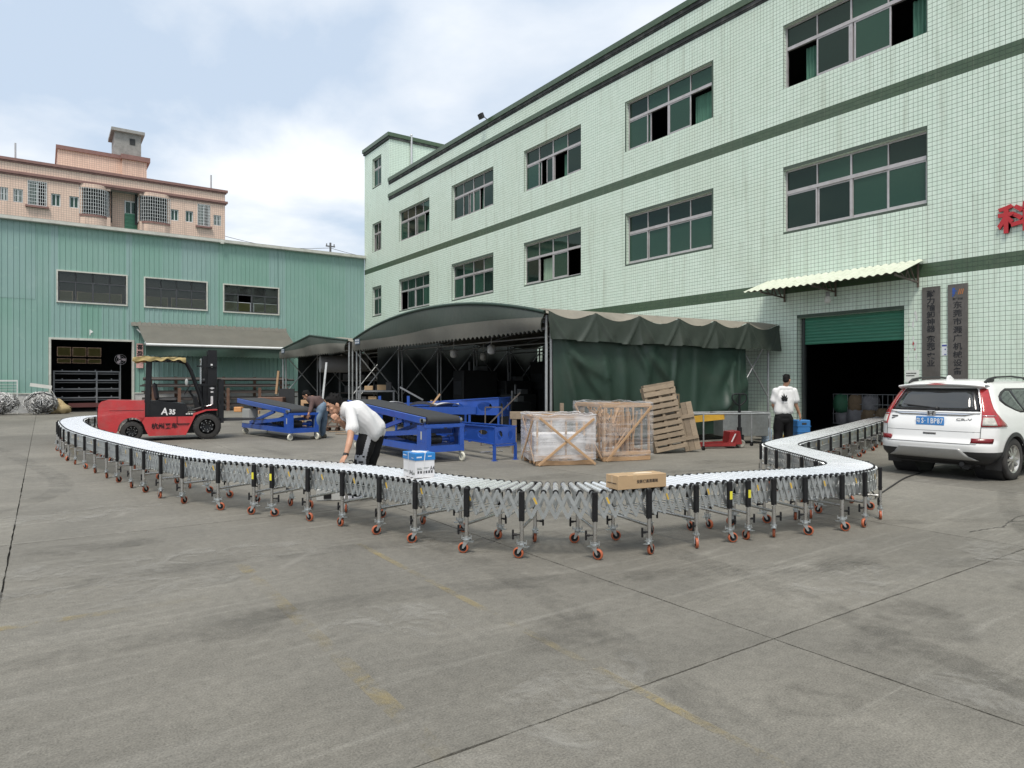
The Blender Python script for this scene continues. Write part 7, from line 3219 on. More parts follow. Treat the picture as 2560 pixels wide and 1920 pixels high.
for (x0, z0, x1, z1) in ((0, 0, .09, .80), (.72, 0, .80, .80), (0, .80, .86, .92), (.091, .42, .719, .5), (.091, .02, .719, .1), (.34, .51, .43, .795)):
    mb = MB()
    mb.cbox(x0, 0, z0, x1, .09, z1, .006)
    mb.build('timber', M_WOOD, o)
for k, (px, py, t, w, lab) in enumerate(((838, 1082, 21.0, .75, 'flat plank lying on the ground behind the bending man'), (822, 1074, 22.0, .85, 'thin plank lying on the ground farther back by the dolly'))):
    p = at(px, py, t)
    mb = MB()
    mb.cbox(0, 0, 0, w, .14, .03, .004)
    tag(mb.build('plank', M_WOODG, None, (p.x, p.y, .004), -CAM_YAW + R_(-4)), lab, 'plank')
dl = thing('wooden_dolly', 'small brown wooden dolly on casters behind the worker', 'dolly', (at(812, 1072, 22.5).x, at(812, 1072, 22.5).y, 0), -CAM_YAW)
mb = MB()
mb.cbox(0, 0, .12, .45, .4, .17, .01)
for x in (.04, .37):
    mb.box(x, .05, .171, x + .05, .1, .52)
mb.bar((.06, .07, .2), (.4, .07, .5), .03, .04)
mb.box(-.02, .03, .50, .47, .36, .56)
mb.build('frame', wood_mat('brown_timber', (.16, .105, .075), (.10, .065, .05)), dl)
for x in (.07, .38):
    for y in (.06, .34):
        mb = MB()
        mb.lathe([(0, -.02), (.055, -.02), (.055, .02), (0, .02)], 12, Matrix.Translation((x, y, .055)) @ Matrix.Rotation(R_(90), 4, 'X'))
        mb.box(x - .02, y - .03, .06, x + .02, y + .03, .119)
        mb.build('caster', M_RUSTP, dl)
# rolls on the upper rack of the small shelter
M_ROLL = mat('grey_roll', (.20, .20, .20), .7, var=.12)
for k, (px, py, t, lab) in enumerate(((800, 910, 29, 'grey roll of sheeting on the rack, left one'), (853, 905, 30.5, 'grey roll of sheeting on the rack, right one'))):
    p = at(px, py, t)
    mb = MB()
    mb.tube((0, 0, 0), RGT * 1.05 + FWD * .5, .36, 20)
    tag(mb.build('sheet_roll', M_ROLL, None, p), lab, 'roll', 'rolls on the shelter rack')
rk2 = thing('shelf_rack', 'tall dark shelf rack along the back of the small shelter', 'rack', (12.2, 25.6, 0))
mb = MB()
for z in (.5, 1.1, 1.7, 2.15):
    mb.box(0, 0, z, .9, 7.2, z + .06)
mb.build('shelf', M_STOCK, rk2)
for y in (0, 2.4, 4.8, 7.1):
    for x in (0, .84):
        mb = MB()
        mb.box(x, y - .03, 0, x + .06, y + .03, 2.6)
        mb.build('upright', M_GALV, rk2)
for z in (.56, 1.16, 1.76):
    for k in range(7):
        mb = MB()
        y = .1 + k * 1.0
        mb.cbox(.08, y, z + .002, .8, y + rr.uniform(.5, .9), z + rr.uniform(.15, .42), .02)
        mb.build('stored_part', mat('stored_dark', (.05, .05, .052), .6, var=.3), rk2)
wt = thing('work_table', 'grey work table with boxes at the left post of the big shelter', 'table', (at(893, 1062, 24.5).x, at(893, 1062, 24.5).y, 0), -CAM_YAW + R_(8))
mb = MB()
mb.box(0, 0, .82, 1.35, .7, .86)
mb.box(0, 0, 1.28, 1.35, .5, 1.34)
mb.build('top', M_RACK, wt)
for x in (.02, 1.27):
    for y in (.02, .62):
        mb = MB()
        mb.box(x, y, 0, x + .06, y + .06, .819 if y > .1 else 1.279)
        mb.build('leg', M_RACK, wt)
for k, (x, y, z, w, h) in enumerate(((.25, .1, 1.341, .30, .16), (.7, .15, 1.341, .42, .2), (1.02, .1, 1.541 if False else 1.341, .2, .30), (.15, .1, .861, .16, .25), (.38, .12, .861, .3, .26))):
    p = wt.matrix_basis @ Vector((x, y, z))
    mb = MB()
    mb.cbox(0, 0, 0, w, .3, h, .01)
    tag(mb.build('parts_box', M_CARD if k in (0, 1, 4) else mat('stored_dark', (.05, .05, .052), .6, var=.3), None, p, -CAM_YAW + R_(8)),
        ('small brown box on the left of the upper shelf', 'wide brown box in the middle of the upper shelf', 'dark upright box on the right of the upper shelf', 'dark narrow box on the lower table top', 'brown box on the lower table top')[k], 'box', 'boxes on the work table')
# dark cabinets added to fill the big shelter and keep its depth black
rr = random.Random(77)
M_DKM = mat('dark_filler', (.022, .024, .026), .6, var=.3)
LB = ['tall', 'broad', 'low', 'boxy', 'narrow', 'square', 'long', 'stout', 'flat topped']
spots = [(13.4, 22.6, 1.6, .8, 2.1), (15.2, 22.3, 1.3, .9, 1.7), (16.9, 22.0, 1.2, 1.0, 2.5), (17.0, 19.6, 1.1, 1.4, 2.2), (16.8, 17.4, 1.2, 1.5, 2.6), (16.6, 15.0, 1.4, 1.4, 2.3), (14.0, 20.0, 1.0, .9, 1.2), (12.2, 17.6, .8, .7, 1.0), (13.2, 14.6, 1.1, .8, 1.35)]
for k, (x, y, w, d, h) in enumerate(spots):
    o = thing('filler_cabinet', '%s dark cabinet added to blacken the depth of the big shelter' % LB[k], 'machine', (x, y, 0))
    mb = MB()
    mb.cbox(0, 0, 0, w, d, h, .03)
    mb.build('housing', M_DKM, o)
    mb = MB()
    mb.box(-.012, .1, h * .55, -.001, d - .1, h * .8)
    mb.build('panel', mat('dark_panel_face', (.05, .055, .06), .4), o)
    mb = MB()
    mb.tube((w * .3, d * .4, h + .0), (w * .3, d * .4, h + .35), .04, 8)
    mb.box(w * .5, d * .3, h, w * .8, d * .6, h + .18)
    mb.build('fitting', M_RACK, o)
# low steel frames and loose timber in the mouth of the shelter
fr2 = thing('guard_rail', 'thin steel guard rail standing at the shelter mouth', 'guard rail', (at(1213, 1075, 17.2).x, at(1213, 1075, 17.2).y, 0), -CAM_YAW + R_(6))
mb = MB()
for a, b_ in (((0, 0, .4), (0, 0, .98)), ((0, 0, .98), (.43, 0, .98)), ((.43, 0, .98), (.43, 0, .4)), ((-.1, 0, .42), (.5, 0, .42)), ((.0, .02, .45), (.9, .02, 1.35)), ((-.1, 0, .0), (-.1, 0, .42)), ((.5, 0, 0), (.5, 0, .42))):
    mb.bar(a, b_, .03, .03)
mb.build('bars', M_RUST, fr2)
for k, (px, py, t, dx, dz) in enumerate(((1000, 968, 21, .45, -.25), (1078, 1000, 20.5, .06, -.55), (1100, 985, 19, -.3, -.4))):
    p = at(px, py, t)
    mb = MB()
    mb.bar(p, p + RGT * dx * 1.6 + Vector((0, 0, dz * 1.6)), .05, .05)
    tag(mb.build('scrap_bar', M_RACK if k == 0 else M_WOOD, None), ('pale pipe slanting inside the shelter', 'short wooden stake inside the shelter', 'leaning wooden stake among the machines')[k], 'bar')

# ================================================================== SCRAP BESIDE THE SHED DOOR
def scrap(label, loc, rx, rz_, n, seed, m):
    rr = random.Random(seed)
    o = thing('scrap_bale', label, 'scrap bale', loc, 0, 'scrap bales beside the shed door')
    mb = MB()
    mb.ball((0, 0, rz_ * .5), rx * .78, rx * .55, rz_ * .46, n=16)
    mb.build('core', mat('scrap_core', (.10, .10, .10), .8, var=.4, scale=9), o)
    mb = MB()
    for k in range(n):
        a = rr.uniform(0, 2 * math.pi)
        b_ = rr.uniform(-.5, 1.4)
        pts = []
        for i in range(6):
            a += rr.uniform(-.25, .25)
            b_ += rr.uniform(-.35, .35)
            r = rr.uniform(.85, 1.08)
            pts.append(Vector((rx * r * math.cos(a) * math.cos(b_), rx * .7 * r * math.sin(a) * math.cos(b_), max(.02, rz_ * .5 + rz_ * .52 * r * math.sin(b_)))))
        mb.path(pts, rr.uniform(.006, .016), 4, mat=0 if rr.random() < .6 else 1)
    kind(mb.build('wire_scraps', m, o), 'stuff')
    return o


M_SCR = [mat('pale_scrap', (.74, .74, .73), .5, .3, var=.3, scale=9), mat('grey_scrap', (.24, .24, .235), .6, .3, var=.3, scale=9)]
scrap('round bale of pale scrap wire by the bent white sheet', (-.05, 42.6, 0), .72, 1.12, 420, 3, M_SCR)
scrap('grey heap of scrap wire at the left edge', (-1.75, 42.9, 0), .80, 1.10, 420, 4, M_SCR)
mb = MB()
mb.path([(-.55, -.62, .75), (-.3, -.6, 1.05), (.1, -.58, 1.12), (.5, -.55, .95), (.55, -.6, .55), (.25, -.68, .3), (-.1, -.66, .38)], .028, 6)
tag(mb.build('black_hose', mat('cable_black', (.02, .02, .02), .7), None, (-.05, 42.55, 0)), 'black hose looped over the round scrap bale', 'hose')
mb = MB()
mb.box(-.95, 0, 1.42, 0, .02, 1.60, M=Matrix.Rotation(R_(9), 4, 'Y'))
mb.bar((.18, .01, 1.42), (.62, .01, .55), .2, .02, up=(1, 0, 0))
tag(mb.build('bent_sheet', mat('white_sheet', (.62, .62, .58), .6), None, (.18, 43.2, -.1)), 'bent white metal sheet sticking out above the scrap', 'sheet')
o = thing('tan_sack', 'crumpled tan sack slumped against the shed door frame', 'sack', (.62, 42.9, 0))
mb = MB()
rr = random.Random(6)
for k, (x, y, sx, sz) in enumerate(((-.22, 0, .34, .30), (.22, -.05, .42, .26), (.05, .1, .36, .38))):
    ph = rr.uniform(0, 6)
    mb.grid(lambda u, v, x=x, y=y, sx=sx, sz=sz, ph=ph: Vector((x + sx * math.cos(2 * math.pi * u) * math.cos(math.pi * (v - .5)) * (1 + .16 * math.sin(u * 31 + v * 13 + ph)), y + sx * .7 * math.sin(2 * math.pi * u) * math.cos(math.pi * (v - .5)), max(.0, sz * .95 + sz * math.sin(math.pi * (v - .5)) * (1 + .2 * math.sin(u * 25 + ph + v * 9)) + .02 * math.sin(u * 50)))), 28, 14)
mb.build('cloth', mat('tan_cloth', (.36, .28, .15), .85, var=.3, scale=5, bump=.4, bscale=14), o)
mb = MB()
mb.bar((0, 0, 0), (-.42, .1, 1.15), .2, .05, up=(0, 1, 0))
tag(mb.build('brown_board', M_WOODG, None, (.55, 43.4, 0)), 'brown board leaning on the shed door frame', 'board')
mb = MB()
for x in (-1.6, -.02, 1.2):
    mb.box(x, 0, 0, x + .05, .05, 1.75)
mb.box(-1.6, -.002, 1.70, 1.25, .052, 1.78)
for z in (1.1, 1.25, 1.4, 1.55):
    mb.box(-1.55, .01, z, 1.2, .03, z + .02)
tag(mb.build('wire_rack', mat('rack_white', (.58, .60, .58), .6), None, (-2.3, 44.0, 0)), 'white wire rack standing behind the scrap', 'rack')
mb = MB()
for k in range(2):
    mb.bar((k * .25, 0, 0), (.4 + k * .25, .3, 1.15), .06, .04)
for k in range(5):
    mb.bar((.06 + k * .08, .05 + k * .055, .2 + k * .2), (.33 + k * .08, .05 + k * .055, .2 + k * .2), .03, .03)
tag(mb.build('short_ladder', mat('ladder_cream', (.58, .55, .45), .6), None, (-2.75, 42.0, 0)), 'cream ladder leaning on the scrap at the left edge', 'ladder')

# ================================================================== SACKS AND CAGES INSIDE THE HALL
rr = random.Random(21)
M_SACK = [mat('sack_white', (.16, .16, .17), .8, var=.25, scale=7, bump=.3, bscale=20), mat('sack_tan', (.14, .10, .06), .8, var=.25, scale=7, bump=.3, bscale=20), mat('sack_green', (.025, .10, .055), .7, var=.25, scale=7, bump=.3, bscale=20)]
cg = thing('mesh_cage', 'wire mesh cage full of sacks just inside the roller door', 'cage', (20.2, 11.35, 0))
mb = MB()
for k in range(15):
    mb.box(0, -1.9 + k * .15, .35, .015, -1.885 + k * .15, 1.25)
for z in (.35, .65, .95, 1.25):
    mb.box(-.016, -1.9, z, -.001, .22, z + .018)
mb.box(0, -1.9, .2, .9, .22, .26)
mb.build('mesh', M_RACK, cg)
for k in range(7):
    y, z, mi, s = (-.02 - (k % 4) * .42, .27 + (k // 4) * .40, (0, 0, 1, 1, 2, 1, 0)[k], rr.uniform(.22, .27))
    x = .45 + rr.uniform(-.08, .08)
    mb = MB()
    ph = rr.uniform(0, 6)
    mb.grid(lambda u, v: Vector((s * .9 * math.cos(2 * math.pi * u) * math.cos(math.pi * (v - .5)) ** .6 * (1 + .07 * math.sin(u * 38 + v * 8 + ph)) if abs(v - .5) < .5 else 0.0, s * math.sin(2 * math.pi * u) * math.cos(math.pi * (v - .5)) ** .6 * (1 + .05 * math.sin(u * 30 + ph)) if abs(v - .5) < .5 else 0.0, .30 + .30 * math.sin(math.pi * (v - .5)))), 24, 12)
    o = mb.build('sack', M_SACK[mi], None, (20.2 + x - .3, 11.35 + y, z))
    tag(o, ('white sack nearest the left jamb inside the hall', 'white sack second from the left jamb inside the hall', 'tan sack third from the left jamb inside the hall', 'tan sack at the right end of the cage', 'green sack lying on top of the white ones', 'tan sack lying on top in the middle of the cage', 'pale sack lying on top at the right of the cage')[k], 'sack', 'sacks in the mesh cage')
mb = MB()
mb.grid(lambda u, v: Vector((.7 * v, -1.1 * u, .22 * math.sin(math.pi * u) * math.sin(math.pi * v) + .03 * math.sin(u * 20 + v * 9) + .16)), 24, 12)
mb.box(.02, -1.05, 0, .66, -.05, .15)
tag(mb.build('film_bundle', mat('grey_film', (.42, .42, .42), .35), None, (18.9, 10.6, .02)), 'grey plastic film bundle on the hall floor beside the conveyor', 'bundle')

# ================================================================== PEOPLE
M_SKIN = mat('skin', (.44, .24, .155), .55, var=.08, scale=14)
M_SKIN2 = mat('skin_tanned', (.34, .18, .115), .55, var=.08, scale=14)
M_HAIR = mat('black_hair', (.008, .0075, .0075), .75, var=.3, scale=40, spec=.15)
M_TEE = mat('white_tshirt', (.63, .63, .63), .85, var=.04, scale=8, bump=.25, bscale=9)
M_EYE = mat('dark_eye', (.02, .015, .012), .3)
M_LIP = mat('lip', (.33, .13, .10), .5)


def solid(mb, mats, voxel, smooth=6, name='mesh', folds=0.0, fscale=9.0, fdir=(1, 1, 1)):
    """merge overlapping closed shapes into one continuous surface"""
    me = mb.mesh('tmp', [])
    o = bpy.data.objects.new('tmp', me)
    COL.objects.link(o)
    r = o.modifiers.new('r', 'REMESH')
    r.mode = 'VOXEL'
    r.voxel_size = voxel
    s = o.modifiers.new('s', 'SMOOTH')
    s.factor = .5
    s.iterations = smooth
    bpy.context.view_layer.update()
    out = bpy.data.meshes.new_from_object(o.evaluated_get(bpy.context.evaluated_depsgraph_get()))
    bpy.data.objects.remove(o)
    out.name = name
    if folds:
        n = len(out.vertices)
        co = np.zeros(n * 3)
        no = np.zeros(n * 3)
        out.vertices.foreach_get('co', co)
        out.vertices.foreach_get('normal', no)
        co = co.reshape(-1, 3)
        no = no.reshape(-1, 3)
        d = np.array(fdir) * fscale
        ph = co @ d
        w = np.sin(ph + 2.1 * np.sin(co @ np.array((5.0, -7.0, 6.0)))) * .6 + np.sin(ph * 2.3 + co @ np.array((11.0, 9.0, -13.0))) * .4
        co += no * (w * folds)[:, None]
        out.vertices.foreach_set('co', co.reshape(-1))
    out.materials.clear()
    for m in (mats if isinstance(mats, (list, tuple)) else [mats]):
        out.materials.append(m)
    out.polygons.foreach_set('use_smooth', [True] * len(out.polygons))
    out.update()
    return out


def limb(mb, pts, rads, n=14):
    pts = [Vector(p) for p in pts]
    for i, p in enumerate(pts):
        mb.ball(p, rads[i], n=n)
    for i in range(len(pts) - 1):
        if (pts[i + 1] - pts[i]).length > 1e-4:
            mb.tube(pts[i], pts[i + 1], rads[i], n, r2=rads[i + 1])


def orient(fd, ud):
    y = Vector(fd).normalized()
    z = Vector(ud)
    z = (z - y * z.dot(y)).normalized()
    x = y.cross(z)
    return Matrix((x, y, z)).transposed()


def head(mb, c, fd, ud, s=1.0):
    """skull, jaw, nose, ears; fd = where the face looks"""
    c = Vector(c)
    O = orient(fd, ud)
    P = lambda x, y, z: c + O @ Vector((x * s, y * s, z * s))
    mb.ball(P(0, -.008, .025), .076 * s, .095 * s, .098 * s, n=20, M=O)
    mb.ball(P(0, .028, -.055), .056 * s, .060 * s, .062 * s, n=16, M=O)
    mb.ball(P(0, .062, -.092), .028 * s, .024 * s, .022 * s, n=12, M=O)
    mb.ball(P(0, .094, -.022), .013 * s, .022 * s, .014 * s, n=10, M=O)
    mb.tube(P(0, .086, .016), P(0, .100, -.02), .010 * s, 8, r2=.013 * s)
    mb.ball(P(0, .074, .032), .052 * s, .018 * s, .014 * s, n=12, M=O)
    for sg in (-1, 1):
        mb.ball(P(sg * .079, -.012, -.008), .012 * s, .022 * s, .034 * s, n=10, M=O)
        mb.ball(P(sg * .040, .058, -.022), .024 * s, .024 * s, .020 * s, n=10, M=O)
    return O, P


def face(parent, O, P, s=1.0):
    mb = MB()
    for sg in (-1, 1):
        mb.ball(P(sg * .031, .083, .008), .013 * s, .008 * s, .006 * s, n=10, M=O)
    place('eyes', mb.mesh('eyes', M_EYE), parent)
    mb = MB()
    for sg in (-1, 1):
        mb.bar(P(sg * .012, .092, .030), P(sg * .050, .082, .032), .010 * s, .008 * s)
    place('eyebrows', mb.mesh('eyebrows', M_HAIR), parent)
    mb = MB()
    mb.ball(P(0, .082, -.062), .023 * s, .010 * s, .007 * s, n=10, M=O)
    place('mouth', mb.mesh('mouth', M_LIP), parent)


def hair(O, P, s=1.0, spiky=0.0, seed=1):
    mb = MB()
    mb.ball(P(0, -.022, .045), .084 * s, .100 * s, .092 * s, n=20, M=O)
    mb.ball(P(0, -.060, -.005), .074 * s, .055 * s, .070 * s, n=16, M=O)
    mb.ball(P(0, .038, .092), .062 * s, .036 * s, .030 * s, n=14, M=O)
    for sg in (-1, 1):
        mb.ball(P(sg * .070, .000, .022), .013 * s, .022 * s, .034 * s, n=10, M=O)
    rr = random.Random(seed)
    for k in range(int(60 * spiky)):
        a, b_ = rr.uniform(0, 6.28), rr.uniform(.5, 1.5)
        d = Vector((math.cos(a) * math.cos(b_), math.sin(a) * math.cos(b_), math.sin(b_)))
        p = Vector((d.x * .082, -.02 + d.y * .098, .045 + d.z * .09))
        q = p + d * .026 + Vector((rr.uniform(-.012, .012), rr.uniform(-.012, .012), 0))
        mb.tube(P(*p), P(*q), .011 * s, 6, r2=.003)
    return mb


def hand(mb, wrist, dirv, palm_n, s=1.0, curl=.5, left=True):
    """palm and five separate fingers; dirv = wrist to knuckles, palm_n = where the palm looks"""
    w = Vector(wrist)
    d = Vector(dirv).normalized()
    n = Vector(palm_n)
    n = (n - d * n.dot(d)).normalized()
    x = d.cross(n).normalized() * (1 if left else -1)      # towards the thumb
    limb(mb, [w, w + d * .03], [.026 * s, .030 * s])
    for k in range(4):
        o = (k - 1.5) * .020 * s
        limb(mb, [w + d * .02 + x * o * .6, w + d * .088 * s + x * o], [.019 * s, .0135 * s], 10)
    for k, L in enumerate((.068, .076, .070, .055)):
        o = (1.5 - k) * .021 * s
        p = w + d * .088 * s + x * o
        d1 = (d + n * curl * .7 + x * (1.5 - k) * .05).normalized()
        p1 = p + d1 * L * .5 * s
        d2 = (d * (1 - curl * .6) + n * (curl * 1.5 + .05)).normalized()
        p2 = p1 + d2 * L * .32 * s
        d3 = (d * (1 - curl) + n * (curl * 1.9 + .05)).normalized()
        limb(mb, [p, p1, p2, p2 + d3 * L * .24 * s], [.0098 * s, .0092 * s, .0084 * s, .0074 * s], 8)
    t0 = w + d * .030 * s + x * .026 * s
    t1 = t0 + (d * .6 + x * .75 + n * .35).normalized() * .042 * s
    t2 = t1 + (d * .85 + x * .25 + n * .45).normalized() * .032 * s
    limb(mb, [t0, t1, t2], [.014 * s, .0115 * s, .0092 * s], 8)


def shoe(mb, heel, toe_dir, s=1.0, sole=None):
    h = Vector(heel)
    d = Vector(toe_dir).normalized()
    limb(mb, [h + Vector((0, 0, .045)), h + d * .10 * s + Vector((0, 0, .042)), h + d * .20 * s + Vector((0, 0, .036))], [.044 * s, .046 * s, .034 * s], 12)
    limb(mb, [h + Vector((0, 0, .075)), h + d * .05 + Vector((0, 0, .085))], [.040 * s, .038 * s], 12)


G = lambda px, py, t: at(px, py, t)
UP = Vector((0, 0, 1))

# ---- man in white bending over the conveyor --------------------------------------
T = 9.05
head_c = G(836, 1013, 8.90)
fdir = (-RGT * .80 - FWD * .48 - UP * .42)
udir = (-RGT * .36 + UP * .88 - FWD * .16)
pel = G(928, 1084, 9.18)
neck0 = G(868, 1018, 8.98)
body = MB()
O, P = head(body, head_c, fdir, udir, 1.08)
limb(body, [P(0, -.03, -.05), neck0, G(880, 1028, 9.02)], [.056, .054, .045])
shL, shR = G(876, 1030, 8.80), G(872, 1024, 9.20)            # near and far shoulder
elL, wrL = G(876, 1093, 8.62), G(864, 1139, 8.50)
limb(body, [shL, G(878, 1062, 8.70), elL, G(872, 1112, 8.56), wrL], [.062, .052, .043, .042, .028])
hand(body, wrL, (G(855, 1153, 8.42) - wrL), (-UP * .9 + RGT * .3), 1.05, .55, left=False)
elR, wrR = G(866, 1068, 9.02), G(850, 1054, 8.90)
limb(body, [shR + UP * -.06, elR, G(855, 1058, 8.95), wrR], [.045, .043, .040, .028])
hand(body, wrR, (G(842, 1046, 8.84) - wrR), (-RGT * .5 + UP * .4), 1.0, .6, left=True)
limb(body, [neck0 - UP * .04 + RGT * .05, pel], [.08, .10])
ftL, ftR = G(892, 1250, 9.15), G(908, 1246, 9.42)
ftL.z = ftR.z = 0
knL, knR = G(906, 1142, 9.00), G(926, 1146, 9.22)
for hp, kn, ft in ((G(922, 1092, 9.04), knL, ftL), (G(936, 1090, 9.32), knR, ftR)):
    limb(body, [hp, kn, ft + Vector((0, 0, .09))], [.085, .055, .035])
M1 = thing_m = place('person', solid(body, M_SKIN, .0075, 4, 'person'))
tag(M1, 'man in white t-shirt bending over the conveyor with a hand on the rollers', 'person')
face(M1, O, P, 1.08)
place('hair', solid(hair(O, P, 1.08, .5, 3), M_HAIR, .007, 2, 'hair'), M1)
sh = MB()
for lat in (-.085, 0, .085):
    q = FWD * lat
    limb(sh, [G(872, 1024, 9.0) + q * .9, G(893, 1030, 9.03) + q * 1.25, G(915, 1052, 9.08) + q * 1.2, G(934, 1078, 9.14) + q * 1.15], [.115, .150, .150, .148], 16)
limb(sh, [G(900, 1020, 9.03), G(925, 1044, 9.08), G(941, 1068, 9.12)], [.10, .12, .13])
limb(sh, [G(862, 1020, 8.97), G(872, 1024, 9.0)], [.085, .11])
limb(sh, [shL + UP * .01, G(879, 1056, 8.72), G(880, 1070, 8.69)], [.088, .088, .092], 16)
limb(sh, [shR + UP * .01, G(868, 1046, 9.12)], [.085, .08], 16)
tee = solid(sh, M_TEE, .010, 5, 'shirt', .022, 12.0, (.55, -.35, .75))
place('shirt', tee, M1)
pt = MB()
for hp, kn, ft in ((G(921, 1094, 9.05), knL, ftL), (G(937, 1092, 9.31), knR, ftR)):
    limb(pt, [hp + UP * .04, hp.lerp(kn, .5) - RGT * .005, kn, kn.lerp(ft, .6), ft + Vector((0, 0, .10))], [.135, .122, .102, .092, .078], 16)
limb(pt, [G(927, 1080, 9.08), G(936, 1082, 9.25)], [.135, .135], 16)
M_PANT = mat('black_track_pants', (.010, .010, .011), .8, var=.2, spec=.2)
M_PANTG = mat('grey_stripe', (.30, .31, .33), .7, var=.06)
pm = solid(pt, [M_PANT, M_PANTG], .010, 5, 'trousers', .006, 18.0, (.4, .3, .9))
for f in pm.polygons:
    c = f.center
    if f.normal.dot(-FWD) > .15:
        k = (c - knL).dot(UP)
        s_ax = (c - (knL + (G(921, 1094, 9.05) - knL) * max(0, k / .27))).dot(RGT)
        if (.0 < k < .34 and .012 < s_ax < .068) or (-.16 < k < .015 and -.055 < s_ax < .06) or (-.03 < k < .03 and -.09 < s_ax < .065):
            f.material_index = 1
place('trousers', pm, M1)
mb = MB()
for k, (w, z) in enumerate(((.10, .012), (.06, -.06))):
    c = knL - FWD * .094 + UP * z + RGT * .0
    mb.bar(c - RGT * w * .5, c + RGT * w * .5, .004, .022)
place('trouser_print', mb.mesh('trouser_print', M_PANT), M1)
sm = MB()
M_SHOEW = mat('white_trainer', (.62, .63, .66), .5)
for ft in (ftL, ftR):
    shoe(sm, ft + RGT * .06, -RGT * .95 - FWD * .15)
place('shoes', solid(sm, M_SHOEW, .008, 3, 'shoes'), M1)
mb = MB()
wd = (elL - wrL).normalized()
wc = wrL + wd * .015
x_, y_, z_ = frame(wd)
mb.tube(wc - wd * .012, wc + wd * .012, .036, 16)
mb.cbox(-.02, -.02, -.006, .02, .02, .006, .004, M=basis(wc - FWD * .036 - RGT * .008, RGT, wd, RGT.cross(wd)))
place('watch', mb.mesh('watch', M_BLACKP), M1)
mb = MB()
mb.path([G(872, 1152, 8.45), G(880, 1150, 8.5), G(885, 1158, 8.6), G(888, 1175, 8.7)], .006, 5)
tag(mb.build('cable_loop', mat('cable_black', (.02, .02, .02), .7)), 'short black cable in the hand of the bending man', 'cable')

# ---- worker in brown top and jeans ---------------------------------------------
head_c = G(766, 989, 19.35)
fdir = (-RGT * .75 - UP * .62 - FWD * .1)
udir = (-RGT * .5 + UP * .8)
body = MB()
O, P = head(body, head_c, fdir, udir, 1.12)
limb(body, [P(0, -.03, -.05), G(778, 998, 19.4)], [.055, .07])
shL, shR = G(781, 1001, 19.2), G(783, 998, 19.62)
elL, wrL = G(778, 1022, 19.1), G(771, 1035, 18.95)
limb(body, [shL, elL, wrL], [.06, .045, .03])
hand(body, wrL, (-RGT * .3 - UP * .9), (FWD), 1.1, .6, True)
elR, wrR = G(780, 1022, 19.75), G(770, 1034, 19.55)
limb(body, [shR, elR, wrR], [.06, .045, .03])
hand(body, wrR, (-RGT * .6 - UP * .7), (-FWD), 1.1, .6, False)
limb(body, [G(780, 999, 19.4), G(806, 1018, 19.45)], [.12, .12])
ftL, ftR = G(792, 1096, 19.25), G(806, 1093, 19.7)
ftL.z = ftR.z = 0
knL, knR = G(793, 1050, 19.2), G(811, 1047, 19.6)
for hp, kn, ft in ((G(804, 1021, 19.3), knL, ftL), (G(808, 1020, 19.6), knR, ftR)):
    limb(body, [hp, kn, ft + UP * .09], [.08, .052, .034])
M2_ = place('person', solid(body, M_SKIN2, .009, 4, 'person'))
tag(M2_, 'worker in brown top and blue jeans leaning on a blue belt conveyor', 'person')
face(M2_, O, P, 1.12)
place('hair', solid(hair(O, P, 1.12, .2, 5), M_HAIR, .009, 2, 'hair'), M2_)
sh = MB()
for lat in (-.10, 0, .10):
    q = FWD * lat
    limb(sh, [G(780, 999, 19.4) + q, G(792, 1002, 19.42) + q * 1.2, G(803, 1014, 19.45) + q * 1.1], [.115, .145, .14], 14)
limb(sh, [shL, elL + UP * .02, wrL.lerp(elL, .35)], [.085, .068, .050], 14)
limb(sh, [shR, elR + UP * .02, wrR.lerp(elR, .35)], [.085, .068, .050], 14)
place('top', solid(sh, mat('brown_top', (.085, .052, .048), .85, var=.12, bump=.2, bscale=9), .012, 4, 'top', .010, 14, (.6, .2, .6)), M2_)
pt = MB()
for hp, kn, ft in ((G(804, 1021, 19.3), knL, ftL), (G(808, 1020, 19.6), knR, ftR)):
    limb(pt, [hp + UP * .03, kn, ft + UP * .10], [.135, .098, .078], 14)
limb(pt, [G(805, 1016, 19.35), G(806, 1016, 19.55)], [.14, .14], 14)
place('trousers', solid(pt, mat('blue_jeans', (.13, .19, .26), .8, var=.2, scale=9), .012, 4, 'trousers', .010, 16, (.4, .2, .9)), M2_)
sm = MB()
for ft in (ftL, ftR):
    shoe(sm, ft + RGT * .08, -RGT * .98, 1.15)
place('shoes', solid(sm, mat('olive_boots', (.10, .095, .07), .7), .010, 3, 'shoes'), M2_)

# ---- man with leaf print seen from behind -----------------------------------------
T = 16.8
ox = 1963.0
head_c = G(1967, 951, T)
fdir = (FWD * .72 + RGT * .62 - UP * .28)
udir = (UP + FWD * .18)
body = MB()
O, P = head(body, head_c, fdir, udir, 1.04)
limb(body, [P(0, -.02, -.05), G(1963, 967, T + .03)], [.055, .065])
shL, shR = G(1941, 977, T), G(1985, 977, T)
elL, wrL = G(1933, 1012, T + .04), G(1941, 1034, T + .22)
elR, wrR = G(1990, 1013, T + .02), G(1999, 1036, T + .06)
limb(body, [shL, elL, wrL], [.06, .045, .03])
limb(body, [shR, elR, wrR], [.06, .045, .03])
hand(body, wrL, (RGT * .2 - UP * .8 + FWD * .3), RGT, 1.05, .4, True)
hand(body, wrR, (RGT * .22 - UP * .95), (-RGT * .6 + FWD * .5), 1.05, .35, True)
limb(body, [G(1963, 980, T) + FWD * .02, G(1958, 1045, T)], [.085, .085])
ftL, ftR = G(1945, 1110, T), G(1972, 1110, T + .12)
ftL.z = ftR.z = 0
knL, knR = G(1945, 1078, T + .02), G(1971, 1078, T + .08)
